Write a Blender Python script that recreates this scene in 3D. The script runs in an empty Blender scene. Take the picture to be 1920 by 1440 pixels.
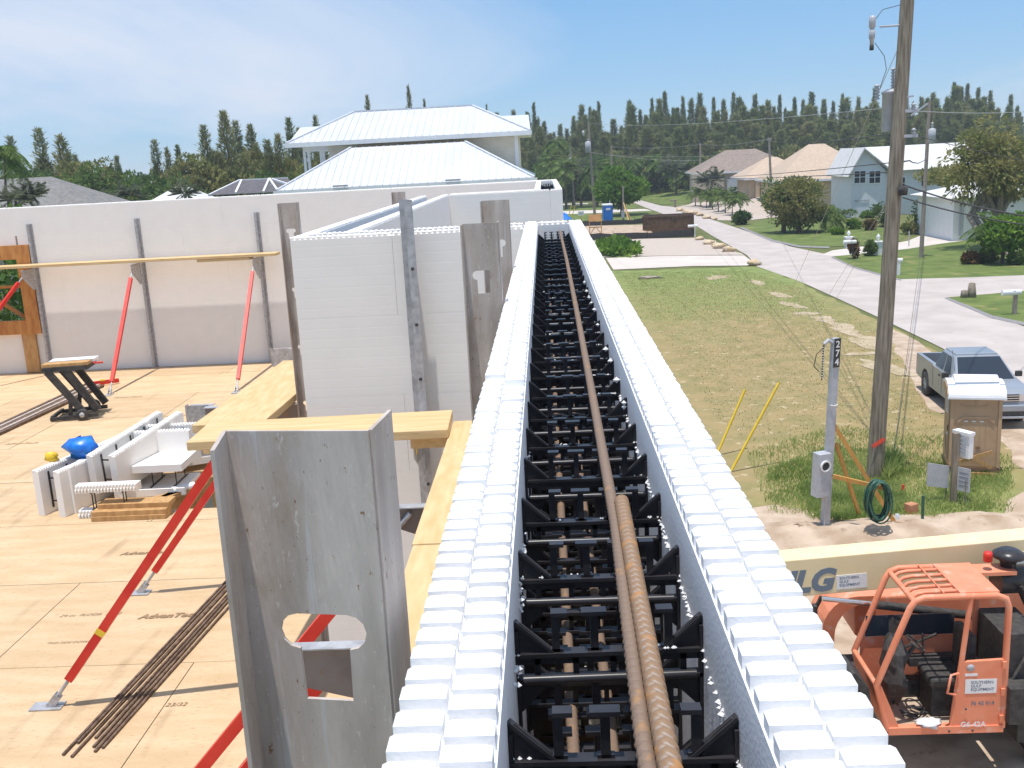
import bpy, bmesh, math, random
import numpy as np
from mathutils import Vector, Matrix
from mathutils.geometry import tessellate_polygon
R_ = math.radians
rnd = random.Random(7)
S = bpy.context.scene
COL = S.collection

# ------------------------------------------------------------------ camera
HC = 8.3                      # eye height above the street
FPX, ROLL, VPX, VPY = 1900.0, 0.053, 1018.0, 294.0
def _axes():
    d = np.array([(VPX-960)/FPX, (VPY-720)/FPX, 1.0]); d /= np.linalg.norm(d)
    p2 = np.array([(VPX+1000-960)/FPX, (VPY-ROLL*1000-720)/FPX, 1.0])
    n = np.cross(d, p2); n /= np.linalg.norm(n)
    if n[1] < 0: n = -n
    up = -n
    X = np.cross(d, up); X /= np.linalg.norm(X)
    if X[0] < 0: X = -X
    return np.array([X, d, up])
RM = _axes()
def _ray(px, py): return RM @ np.array([(px-960)/FPX, (py-720)/FPX, 1.0])
def P(px, py, z=0.0):
    r = _ray(px, py); t = (z-HC)/r[2]; return Vector((r[0]*t, r[1]*t, z))
def PY(px, py, y):
    r = _ray(px, py); t = y/r[1]; return Vector((r[0]*t, y, HC+r[2]*t))
cd = bpy.data.cameras.new('camera'); cam = bpy.data.objects.new('camera', cd); COL.objects.link(cam)
cd.sensor_width = 36; cd.lens = 36*FPX/1920; cd.clip_start = 0.02; cd.clip_end = 4000
M = np.eye(4); M[:3,0] = RM@np.array([1,0,0]); M[:3,1] = RM@np.array([0,-1,0]); M[:3,2] = RM@np.array([0,0,-1]); M[2,3] = HC
cam.matrix_world = Matrix(M.tolist()); S.camera = cam

# ------------------------------------------------------------------ world, sun, exposure
SUN = Vector((-0.062, -0.13, 1.0)).normalized()
w = bpy.data.worlds.new('World'); S.world = w; w.use_nodes = True
nt = w.node_tree; nt.nodes.clear()
def N(t, **k):
    n = nt.nodes.new(t)
    for a, b in k.items(): setattr(n, a, b)
    return n
sky = N('ShaderNodeTexSky', sky_type='NISHITA', sun_disc=False)
sky.sun_elevation = math.asin(SUN.z); sky.sun_rotation = math.atan2(SUN.x, SUN.y)
sky.air_density = 1.0; sky.dust_density = 0.0; sky.ozone_density = 4.0; sky.altitude = 0
tc = N('ShaderNodeTexCoord')
sep = N('ShaderNodeSeparateXYZ'); nt.links.new(tc.outputs['Generated'], sep.inputs[0])
# project the view direction on a cloud sheet: (x/z, y/z)
zc = N('ShaderNodeMath', operation='MAXIMUM'); zc.inputs[1].default_value = 0.0; nt.links.new(sep.outputs['Z'], zc.inputs[0])
za = N('ShaderNodeMath', operation='ADD'); za.inputs[1].default_value = 0.22; nt.links.new(zc.outputs[0], za.inputs[0])
dx = N('ShaderNodeMath', operation='DIVIDE'); nt.links.new(sep.outputs['X'], dx.inputs[0]); nt.links.new(za.outputs[0], dx.inputs[1])
dy = N('ShaderNodeMath', operation='DIVIDE'); nt.links.new(sep.outputs['Y'], dy.inputs[0]); nt.links.new(za.outputs[0], dy.inputs[1])
cb = N('ShaderNodeCombineXYZ'); nt.links.new(dx.outputs[0], cb.inputs[0]); nt.links.new(dy.outputs[0], cb.inputs[1])
n1 = N('ShaderNodeTexNoise'); n1.inputs['Scale'].default_value = 0.42; n1.inputs['Detail'].default_value = 7; n1.inputs['Roughness'].default_value = 0.55; n1.inputs['Distortion'].default_value = 0.7
mp = N('ShaderNodeMapping'); mp.inputs['Location'].default_value = (2.6, -6.05, 0); mp.inputs['Rotation'].default_value = (0,0,0.5); mp.inputs['Scale'].default_value = (1.0, 0.75, 1)
nt.links.new(cb.outputs[0], mp.inputs[0]); nt.links.new(mp.outputs[0], n1.inputs['Vector'])
rp = N('ShaderNodeValToRGB'); rp.color_ramp.elements[0].position = 0.43; rp.color_ramp.elements[1].position = 0.60
nt.links.new(n1.outputs['Fac'], rp.inputs[0])
cm = N('ShaderNodeMath', operation='MULTIPLY'); cm.inputs[1].default_value = 0.85; nt.links.new(rp.outputs[0], cm.inputs[0])
mx = N('ShaderNodeMix', data_type='RGBA'); nt.links.new(cm.outputs[0], mx.inputs['Factor'])
mb_ = N('ShaderNodeMix', data_type='RGBA'); mb_.inputs['Factor'].default_value = 0.62; nt.links.new(sky.outputs[0], mb_.inputs['A']); mb_.inputs['B'].default_value = (0.95, 2.65, 5.1, 1)   # a cleaner, deeper blue all round
nt.links.new(mb_.outputs['Result'], mx.inputs['A']); mx.inputs['B'].default_value = (5.2, 5.5, 6.2, 1)
bg = N('ShaderNodeBackground'); bg.inputs['Strength'].default_value = 0.12
nt.links.new(mx.outputs['Result'], bg.inputs[0])
wo = N('ShaderNodeOutputWorld'); nt.links.new(bg.outputs[0], wo.inputs[0])
sd = bpy.data.lights.new('sun', 'SUN'); sd.energy = 3.5; sd.angle = R_(0.53); sd.color = (1.0, 0.955, 0.9)
so = bpy.data.objects.new('sun', sd); COL.objects.link(so); so.rotation_euler = SUN.to_track_quat('Z', 'Y').to_euler()
S.view_settings.view_transform = 'Standard'; S.view_settings.look = 'None'
S.view_settings.exposure = 0.40; S.view_settings.gamma = 1.0; S.view_settings.use_curve_mapping = False

# ------------------------------------------------------------------ materials
def mat(name, c1, c2=None, scale=5.0, rough=0.6, metal=0.0, bump=0.0, bscale=None, stretch=(1,1,1), detail=5, lo=0.35, hi=0.65,
        c3=None, s3=40, t3=0.66, coord='P', transl=0.0, spec=0.4):
    m = bpy.data.materials.new(name); m.use_nodes = True
    t = m.node_tree; b = t.nodes['Principled BSDF']
    b.inputs['Roughness'].default_value = rough; b.inputs['Metallic'].default_value = metal
    b.inputs['Specular IOR Level'].default_value = spec
    def vec(st):
        if coord == 'P':
            g = t.nodes.new('ShaderNodeNewGeometry'); o = g.outputs['Position']
        else:
            g = t.nodes.new('ShaderNodeTexCoord'); o = g.outputs['Object']
        mp = t.nodes.new('ShaderNodeMapping'); mp.inputs['Scale'].default_value = st
        t.links.new(o, mp.inputs[0]); return mp.outputs[0]
    def noise(sc, st=(1,1,1), det=detail):
        n = t.nodes.new('ShaderNodeTexNoise'); n.inputs['Scale'].default_value = sc; n.inputs['Detail'].default_value = det
        t.links.new(vec(st), n.inputs['Vector']); return n.outputs['Fac']
    out = None
    if c2 is not None:
        r = t.nodes.new('ShaderNodeValToRGB'); e = r.color_ramp.elements
        e[0].position = lo; e[1].position = hi; e[0].color = (*c1, 1); e[1].color = (*c2, 1)
        t.links.new(noise(scale, stretch), r.inputs[0]); out = r.outputs[0]
        if c3 is not None:
            r2 = t.nodes.new('ShaderNodeValToRGB'); e2 = r2.color_ramp.elements
            e2[0].position = t3; e2[1].position = min(1, t3+0.08); e2[0].color = (0,0,0,1); e2[1].color = (1,1,1,1)
            t.links.new(noise(s3, stretch), r2.inputs[0])
            mx = t.nodes.new('ShaderNodeMix'); mx.data_type = 'RGBA'; mx.inputs['B'].default_value = (*c3, 1)
            t.links.new(r2.outputs[0], mx.inputs['Factor']); t.links.new(out, mx.inputs['A']); out = mx.outputs['Result']
        t.links.new(out, b.inputs['Base Color'])
    else:
        b.inputs['Base Color'].default_value = (*c1, 1)
    if bump:
        bn = t.nodes.new('ShaderNodeBump'); bn.inputs['Strength'].default_value = bump; bn.inputs['Distance'].default_value = 0.02
        t.links.new(noise(bscale or scale*4, stretch), bn.inputs['Height']); t.links.new(bn.outputs[0], b.inputs['Normal'])
    if transl:
        tr = t.nodes.new('ShaderNodeBsdfTranslucent'); ms = t.nodes.new('ShaderNodeMixShader'); ms.inputs[0].default_value = transl
        if out is not None: t.links.new(out, tr.inputs['Color'])
        else: tr.inputs['Color'].default_value = (*c1, 1)
        o = t.nodes['Material Output']
        t.links.new(b.outputs[0], ms.inputs[1]); t.links.new(tr.outputs[0], ms.inputs[2]); t.links.new(ms.outputs[0], o.inputs['Surface'])
    return m
MT = {}
def foam_mat(name, c, grooves):
    m = mat(name, tuple(x*0.97 for x in c), c, scale=6, rough=0.75, bump=0.0, spec=0.25)
    t = m.node_tree; b = t.nodes['Principled BSDF']
    g = t.nodes.new('ShaderNodeNewGeometry')
    v = t.nodes.new('ShaderNodeTexVoronoi'); v.inputs['Scale'].default_value = 260
    t.links.new(g.outputs['Position'], v.inputs['Vector'])
    bn = t.nodes.new('ShaderNodeBump'); bn.inputs['Strength'].default_value = 0.12; bn.inputs['Distance'].default_value = 0.002
    t.links.new(v.outputs['Distance'], bn.inputs['Height'])
    last = bn
    if grooves:
        sp = t.nodes.new('ShaderNodeSeparateXYZ'); t.links.new(g.outputs['Position'], sp.inputs[0])
        md = t.nodes.new('ShaderNodeMath'); md.operation = 'MODULO'; md.inputs[1].default_value = 0.0508; t.links.new(sp.outputs['Z'], md.inputs[0])
        lt = t.nodes.new('ShaderNodeMath'); lt.operation = 'GREATER_THAN'; lt.inputs[1].default_value = 0.006; t.links.new(md.outputs[0], lt.inputs[0])
        b2 = t.nodes.new('ShaderNodeBump'); b2.inputs['Strength'].default_value = 0.35; b2.inputs['Distance'].default_value = 0.004
        t.links.new(lt.outputs[0], b2.inputs['Height']); t.links.new(bn.outputs[0], b2.inputs['Normal']); last = b2
    t.links.new(last.outputs[0], b.inputs['Normal'])
    return m
MT['foam'] = foam_mat('white_foam', (0.84, 0.835, 0.835), False)
MT['foam_face'] = foam_mat('white_foam_grooved', (0.86, 0.83, 0.79), True)
MT['black'] = mat('black_plastic', (0.022,0.021,0.024), (0.042,0.039,0.042), scale=20, rough=0.33)
MT['black_rough'] = mat('black_rubber', (0.036,0.034,0.034), (0.07,0.066,0.062), scale=12, rough=0.75)
def steel_mat():
    m = mat('weathered_steel', (0.37,0.305,0.265), (0.60,0.52,0.46), scale=26, rough=0.55, metal=0.08, bump=0.10, bscale=150, stretch=(1,1,0.16), lo=0.32, hi=0.70, detail=9)
    t = m.node_tree; b = t.nodes['Principled BSDF']; src = b.inputs['Base Color'].links[0].from_socket
    g = t.nodes.new('ShaderNodeNewGeometry')
    def layer(src, scale, st, p0, p1, col, amt, det=6):
        mp = t.nodes.new('ShaderNodeMapping'); mp.inputs['Scale'].default_value = st; t.links.new(g.outputs['Position'], mp.inputs[0])
        n = t.nodes.new('ShaderNodeTexNoise'); n.inputs['Scale'].default_value = scale; n.inputs['Detail'].default_value = det; n.inputs['Roughness'].default_value = 0.7; t.links.new(mp.outputs[0], n.inputs['Vector'])
        r = t.nodes.new('ShaderNodeValToRGB'); e = r.color_ramp.elements; e[0].position = p0; e[1].position = p1; e[0].color = (0,0,0,1); e[1].color = (amt,amt,amt,1); t.links.new(n.outputs['Fac'], r.inputs[0])
        mx = t.nodes.new('ShaderNodeMix'); mx.data_type = 'RGBA'; t.links.new(r.outputs[0], mx.inputs['Factor']); t.links.new(src, mx.inputs['A']); mx.inputs['B'].default_value = (*col,1); return mx.outputs['Result']
    src = layer(src, 11, (1,1,0.5), 0.50, 0.74, (0.36,0.265,0.175), 0.9)      # brown bloom
    src = layer(src, 190, (1,1,0.45), 0.62, 0.68, (0.62,0.56,0.50), 0.8, 3)     # pale pits
    src = layer(src, 130, (1,1,0.6), 0.655, 0.70, (0.24,0.13,0.06), 0.9, 3)      # rust specks
    src = layer(src, 42, (1.4,1.4,0.07), 0.60, 0.66, (0.58,0.55,0.53), 0.6, 4)   # scratches
    t.links.new(src, b.inputs['Base Color']); return m
MT['steel'] = steel_mat()
MT['steel_light'] = mat('galvanised_steel', (0.34,0.34,0.35), (0.5,0.5,0.52), scale=25, rough=0.45, metal=0.3, bump=0.05, bscale=80)
MT['rust'] = mat('rusty_steel', (0.21,0.12,0.065), (0.30,0.255,0.22), scale=70, rough=0.7, bump=0.15, bscale=300, c3=(0.44,0.20,0.055), s3=85, t3=0.60, lo=0.40, hi=0.60, stretch=(1.6,0.6,1))
MT['rebar_top'] = mat('brown_grey_steel', (0.17,0.115,0.08), (0.27,0.225,0.19), scale=70, rough=0.7, bump=0.15, bscale=300, c3=(0.38,0.18,0.07), s3=60, t3=0.66, lo=0.40, hi=0.60, stretch=(1.6,0.6,1))
MT['rebar_old'] = mat('dull_brown_steel', (0.09,0.05,0.032), (0.21,0.14,0.10), scale=30, rough=0.7, bump=0.2, bscale=120)
MT['plank'] = mat('pine_plank', (0.57,0.40,0.19), (0.67,0.49,0.27), scale=6, rough=0.7, stretch=(5,1,9), bump=0.1, bscale=40, c3=(0.40,0.23,0.08), s3=9, t3=0.68)
MT['plank_x'] = mat('pine_plank_crosswise', (0.57,0.40,0.19), (0.67,0.49,0.27), scale=6, rough=0.7, stretch=(0.6,7,9), bump=0.1, bscale=40, c3=(0.40,0.23,0.08), s3=9, t3=0.68)
MT['lumber'] = mat('raw_lumber', (0.42,0.23,0.09), (0.55,0.33,0.14), scale=7, rough=0.75, stretch=(4,4,1), bump=0.08, bscale=50)
MT['buck'] = mat('orange_brown_lumber', (0.42,0.17,0.05), (0.56,0.27,0.085), scale=5, rough=0.75, stretch=(3,3,1), c3=(0.27,0.10,0.03), s3=12, t3=0.68)
MT['red'] = mat('red_paint', (0.60,0.022,0.016), (0.70,0.045,0.03), scale=8, rough=0.4, c3=(0.45,0.10,0.06), s3=70, t3=0.70)
MT['white_paint'] = mat('white_paint', (0.76,0.76,0.77), (0.82,0.82,0.82), scale=3, rough=0.5)
MT['blue'] = mat('blue_plastic', (0.012,0.12,0.52), (0.02,0.22,0.70), scale=12, rough=0.35)
MT['yellow'] = mat('yellow_plastic', (0.72,0.48,0.03), (0.80,0.56,0.05), scale=6, rough=0.45)
MT['concrete'] = mat('pale_concrete', (0.43,0.375,0.345), (0.50,0.445,0.41), scale=0.6, rough=0.9, bump=0.15, bscale=30, c3=(0.39,0.345,0.315), s3=2.3, t3=0.64)
MT['concrete_light'] = mat('light_concrete', (0.54,0.48,0.43), (0.60,0.54,0.49), scale=0.5, rough=0.9, bump=0.1, bscale=20)
MT['gravel'] = mat('pale_gravel', (0.40,0.33,0.28), (0.55,0.47,0.41), scale=9, rough=0.95, bump=0.4, bscale=22, c3=(0.33,0.27,0.23), s3=3, t3=0.62)
MT['sand'] = mat('sandy_soil', (0.36,0.26,0.18), (0.53,0.42,0.32), scale=1.6, rough=1.0, bump=0.7, bscale=7, c3=(0.28,0.20,0.14), s3=5, t3=0.62, detail=9)
MT['asphalt_edge'] = mat('grey_edge_gravel', (0.20,0.19,0.19), (0.28,0.27,0.27), scale=9, rough=0.95)
MT['grass_far'] = mat('far_grass', (0.095,0.115,0.030), (0.16,0.165,0.055), scale=0.35, rough=0.95, c3=(0.22,0.17,0.07), s3=0.8, t3=0.63, detail=9, bump=0.5, bscale=14)
MT['lawn'] = mat('mown_lawn', (0.085,0.125,0.024), (0.15,0.19,0.045), scale=0.8, rough=0.95, c3=(0.22,0.21,0.07), s3=0.5, t3=0.60, detail=9, bump=0.5, bscale=16)
MT['lot'] = mat('dry_lot_grass', (0.29,0.23,0.105), (0.225,0.235,0.082), scale=0.22, rough=0.95, c3=(0.34,0.26,0.15), s3=1.3, t3=0.60, detail=12, bump=0.8, bscale=9, lo=0.42, hi=0.60)
def lot_mat():
    m = mat('dry_lot_grass', (0.315,0.235,0.108), (0.245,0.205,0.085), scale=1.1, rough=0.95, c3=(0.44,0.35,0.21), s3=2.6, t3=0.60, detail=12, bump=0.6, bscale=12, lo=0.40, hi=0.62)
    t = m.node_tree; b = t.nodes['Principled BSDF']; src = b.inputs['Base Color'].links[0].from_socket
    g = t.nodes.new('ShaderNodeNewGeometry'); sp = t.nodes.new('ShaderNodeSeparateXYZ'); t.links.new(g.outputs['Position'], sp.inputs[0])
    n = t.nodes.new('ShaderNodeTexNoise'); n.inputs['Scale'].default_value = 0.16; n.inputs['Detail'].default_value = 8; t.links.new(g.outputs['Position'], n.inputs['Vector'])
    n2 = t.nodes.new('ShaderNodeTexNoise'); n2.inputs['Scale'].default_value = 1.5; n2.inputs['Detail'].default_value = 9; t.links.new(g.outputs['Position'], n2.inputs['Vector'])
    def M_(op, a, b_):
        q = t.nodes.new('ShaderNodeMath'); q.operation = op
        for k, v in enumerate((a, b_)):
            if isinstance(v, (int, float)): q.inputs[k].default_value = v
            else: t.links.new(v, q.inputs[k])
        return q.outputs[0]
    # greener towards the far end of the lot and round the posts at the near end
    far = M_('DIVIDE', M_('ADD', M_('SUBTRACT', sp.outputs['Y'], 58.0), M_('MULTIPLY', n.outputs['Fac'], 32.0)), 26.0)
    near = M_('DIVIDE', M_('SUBTRACT', M_('MULTIPLY', n.outputs['Fac'], 10.0), M_('SUBTRACT', sp.outputs['Y'], 21.0)), 6.0)
    f = M_('MAXIMUM', far, near); f = M_('MULTIPLY', f, M_('ADD', M_('MULTIPLY', n2.outputs['Fac'], 1.3), 0.25))
    cl = t.nodes.new('ShaderNodeClamp'); t.links.new(f, cl.inputs[0]); cl.inputs['Max'].default_value = 0.92
    r = t.nodes.new('ShaderNodeValToRGB'); e = r.color_ramp.elements; e[0].position = 0.35; e[1].position = 0.65; e[0].color = (0.125,0.185,0.042,1); e[1].color = (0.23,0.275,0.085,1); t.links.new(n2.outputs['Fac'], r.inputs[0])
    mx = t.nodes.new('ShaderNodeMix'); mx.data_type = 'RGBA'; t.links.new(cl.outputs[0], mx.inputs['Factor']); t.links.new(src, mx.inputs['A']); t.links.new(r.outputs[0], mx.inputs['B']); t.links.new(mx.outputs['Result'], b.inputs['Base Color'])
    return m
MT['lot'] = lot_mat()
MT['bare'] = mat('bare_sandy_earth', (0.32,0.25,0.13), (0.47,0.38,0.27), scale=1.5, rough=1.0, detail=9, bump=0.4, bscale=8, lo=0.3, hi=0.6)
MT['roof_white'] = mat('white_metal_roof', (0.57,0.585,0.62), (0.62,0.635,0.665), scale=0.6, rough=0.4)
MT['siding'] = mat('cream_siding', (0.68,0.62,0.50), (0.74,0.68,0.56), scale=2, rough=0.7)
MT['roof_grey'] = mat('grey_shingle', (0.16,0.155,0.15), (0.24,0.23,0.22), scale=4, rough=0.9, bump=0.3, bscale=10)
MT['roof_brown'] = mat('brown_grey_shingle', (0.22,0.17,0.14), (0.30,0.24,0.20), scale=3, rough=0.9, bump=0.3, bscale=10)
MT['roof_peach'] = mat('peach_shingle', (0.46,0.35,0.26), (0.54,0.42,0.32), scale=3, rough=0.9, bump=0.3, bscale=10)
MT['roof_pale'] = mat('pale_roof', (0.58,0.57,0.56), (0.68,0.67,0.66), scale=2, rough=0.6)
MT['stucco_peach'] = mat('peach_stucco', (0.60,0.46,0.31), (0.66,0.52,0.36), scale=3, rough=0.9)
MT['stucco_white'] = mat('bluish_white_stucco', (0.66,0.68,0.70), (0.71,0.73,0.75), scale=3, rough=0.8)
MT['stucco_tan'] = mat('tan_stucco', (0.40,0.35,0.27), (0.46,0.40,0.31), scale=3, rough=0.9)
MT['glass'] = mat('dark_glass', (0.02,0.03,0.045), rough=0.08, spec=0.6)
MT['pole'] = mat('weathered_pole_wood', (0.17,0.138,0.10), (0.33,0.28,0.215), scale=7, rough=0.9, stretch=(3,3,0.25), bump=0.5, bscale=22)
MT['pole_far'] = mat('bleached_pole_wood', (0.26,0.21,0.17), (0.36,0.30,0.25), scale=7, rough=0.9, stretch=(3,3,0.3))
MT['porcelain'] = mat('grey_porcelain', (0.42,0.42,0.44), (0.52,0.52,0.54), scale=6, rough=0.25)
MT['grey_metal'] = mat('grey_painted_metal', (0.40,0.41,0.44), (0.47,0.48,0.51), scale=7, rough=0.45)
MT['wire'] = mat('aged_cable', (0.06,0.06,0.065), rough=0.6)
MT['wire_pale'] = mat('bare_steel_cable', (0.42,0.42,0.42), rough=0.45, metal=0.4)
MT['orange'] = mat('faded_orange_paint', (0.74,0.235,0.125), (0.79,0.30,0.175), scale=3, rough=0.45, c3=(0.76,0.38,0.27), s3=6, t3=0.6)
MT['cream'] = mat('cream_paint', (0.76,0.62,0.36), (0.80,0.67,0.42), scale=3, rough=0.5)
MT['letter'] = mat('slate_grey_print', (0.16,0.20,0.25), rough=0.6)
MT['ink'] = mat('dark_ink', (0.05,0.04,0.035), rough=0.8)
MT['ink_pale'] = mat('faded_brown_ink', (0.30,0.195,0.11), rough=0.9)
MT['paper'] = mat('white_label', (0.72,0.72,0.72), (0.78,0.78,0.78), scale=20, rough=0.6)
MT['tan'] = mat('tan_plastic', (0.46,0.30,0.18), (0.52,0.35,0.215), scale=3, rough=0.55)
MT['tan_dark'] = mat('dark_tan_plastic', (0.25,0.15,0.085), rough=0.6)
MT['silver'] = mat('silver_car_paint', (0.33,0.355,0.39), (0.37,0.395,0.43), scale=1, rough=0.28, metal=0.35)
MT['chrome'] = mat('bright_metal', (0.65,0.65,0.67), rough=0.2, metal=0.9)
MT['hose'] = mat('dark_green_rubber', (0.02,0.075,0.05), (0.04,0.12,0.085), scale=20, rough=0.45)
MT['olive'] = mat('rusty_dumpster', (0.10,0.055,0.028), (0.16,0.10,0.055), scale=2.5, rough=0.85, c3=(0.05,0.045,0.03), s3=3, t3=0.58)
MT['trunk'] = mat('grey_brown_bark', (0.10,0.075,0.055), (0.19,0.15,0.115), scale=4, rough=0.95, bump=0.4, bscale=16)
MT['trunk_pale'] = mat('pale_bark', (0.30,0.25,0.20), (0.40,0.34,0.28), scale=4, rough=0.95)
def leafm(name, a, b, sc=0.5, tr=0.25): return mat(name, a, b, scale=sc, rough=0.7, detail=3, lo=0.38, hi=0.62, transl=tr, spec=0.2)
MT['pine'] = leafm('pine_needles', (0.16,0.21,0.07), (0.28,0.30,0.115), 0.25, 0.45)
MT['pine_b'] = leafm('olive_needles', (0.185,0.215,0.08), (0.31,0.305,0.13), 0.25)
MT['leaf_bright'] = leafm('bright_leaves', (0.085,0.185,0.022), (0.19,0.31,0.045), 0.8, 0.4)
MT['leaf_mid'] = leafm('mid_green_leaves', (0.085,0.155,0.034), (0.17,0.245,0.062), 0.6, 0.4)
MT['leaf_dark'] = leafm('dark_green_leaves', (0.055,0.115,0.028), (0.12,0.185,0.048), 0.8, 0.4)
MT['leaf_olive'] = leafm('olive_leaves', (0.17,0.20,0.055), (0.34,0.31,0.115), 0.8, 0.45)
MT['leaf_red'] = leafm('reddish_leaves', (0.16,0.075,0.03), (0.15,0.13,0.04), 1.2)
MT['palm'] = leafm('palm_fronds', (0.10,0.165,0.042), (0.20,0.27,0.075), 0.7, 0.4)
MT['palm_grey'] = leafm('greyish_palm_fronds', (0.075,0.095,0.055), (0.14,0.155,0.09), 0.7)
MT['blade'] = leafm('green_grass_blades', (0.24,0.33,0.085), (0.44,0.50,0.18), 0.9, 0.5)
MT['blade_dry'] = leafm('dry_grass_blades', (0.36,0.29,0.135), (0.30,0.285,0.115), 0.35, 0.45)

def rebar_mat(name, crest, trough, orange, t3):
    m = mat(name, crest, crest, scale=20, rough=0.65, bump=0.1, bscale=300)
    t = m.node_tree; b = t.nodes['Principled BSDF']
    g = t.nodes.new('ShaderNodeNewGeometry'); r = t.nodes.new('ShaderNodeValToRGB'); e = r.color_ramp.elements
    e[0].position = 0.47; e[1].position = 0.54; e[0].color = (*trough,1); e[1].color = (*crest,1); t.links.new(g.outputs['Pointiness'], r.inputs[0])
    n = t.nodes.new('ShaderNodeTexNoise'); n.inputs['Scale'].default_value = 45; n.inputs['Detail'].default_value = 6; t.links.new(g.outputs['Position'], n.inputs['Vector'])
    r2 = t.nodes.new('ShaderNodeValToRGB'); e = r2.color_ramp.elements; e[0].position = t3; e[1].position = t3+0.1; e[0].color = (0,0,0,1); e[1].color = (1,1,1,1); t.links.new(n.outputs['Fac'], r2.inputs[0])
    mx = t.nodes.new('ShaderNodeMix'); mx.data_type = 'RGBA'; t.links.new(r2.outputs[0], mx.inputs['Factor']); t.links.new(r.outputs[0], mx.inputs['A']); mx.inputs['B'].default_value = (*orange,1)
    t.links.new(mx.outputs['Result'], b.inputs['Base Color']); return m
MT['rust'] = rebar_mat('rusty_steel', (0.38,0.355,0.335), (0.25,0.155,0.09), (0.38,0.19,0.075), 0.55)
MT['rebar_top'] = rebar_mat('brown_grey_steel', (0.34,0.30,0.27), (0.21,0.145,0.105), (0.34,0.19,0.09), 0.60)
# ------------------------------------------------------------------ object helpers
def tag(o, label=None, cat=None, group=None, kind=None):
    if label: o['label'] = label
    if cat: o['category'] = cat
    if group: o['group'] = group
    if kind: o['kind'] = kind
    return o
def thing(name, label, cat, loc=(0,0,0), rz=0.0, group=None):
    o = bpy.data.objects.new(name, None); COL.objects.link(o)
    o.location = loc; o.rotation_euler = (0,0,rz); o.empty_display_size = 0.2
    return tag(o, label, cat, group)
def put(name, me, parent=None, loc=(0,0,0), rot=(0,0,0)):
    o = bpy.data.objects.new(name, me); COL.objects.link(o)
    if parent is not None: o.parent = parent
    o.location = loc; o.rotation_euler = rot
    return o
def copy_tree(src, loc, rz=None, label=None, group=None, sc=None):
    r = src.copy(); COL.objects.link(r); r.location = loc
    if rz is not None: r.rotation_euler = (0,0,rz)
    if sc is not None: r.scale = sc if hasattr(sc, '__len__') else (sc,sc,sc)
    if label: r['label'] = label
    if group: r['group'] = group
    for ch in list(src.children):
        c = ch.copy(); COL.objects.link(c); c.parent = r
        for g in list(ch.children):
            d = g.copy(); COL.objects.link(d); d.parent = c
    return r
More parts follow.
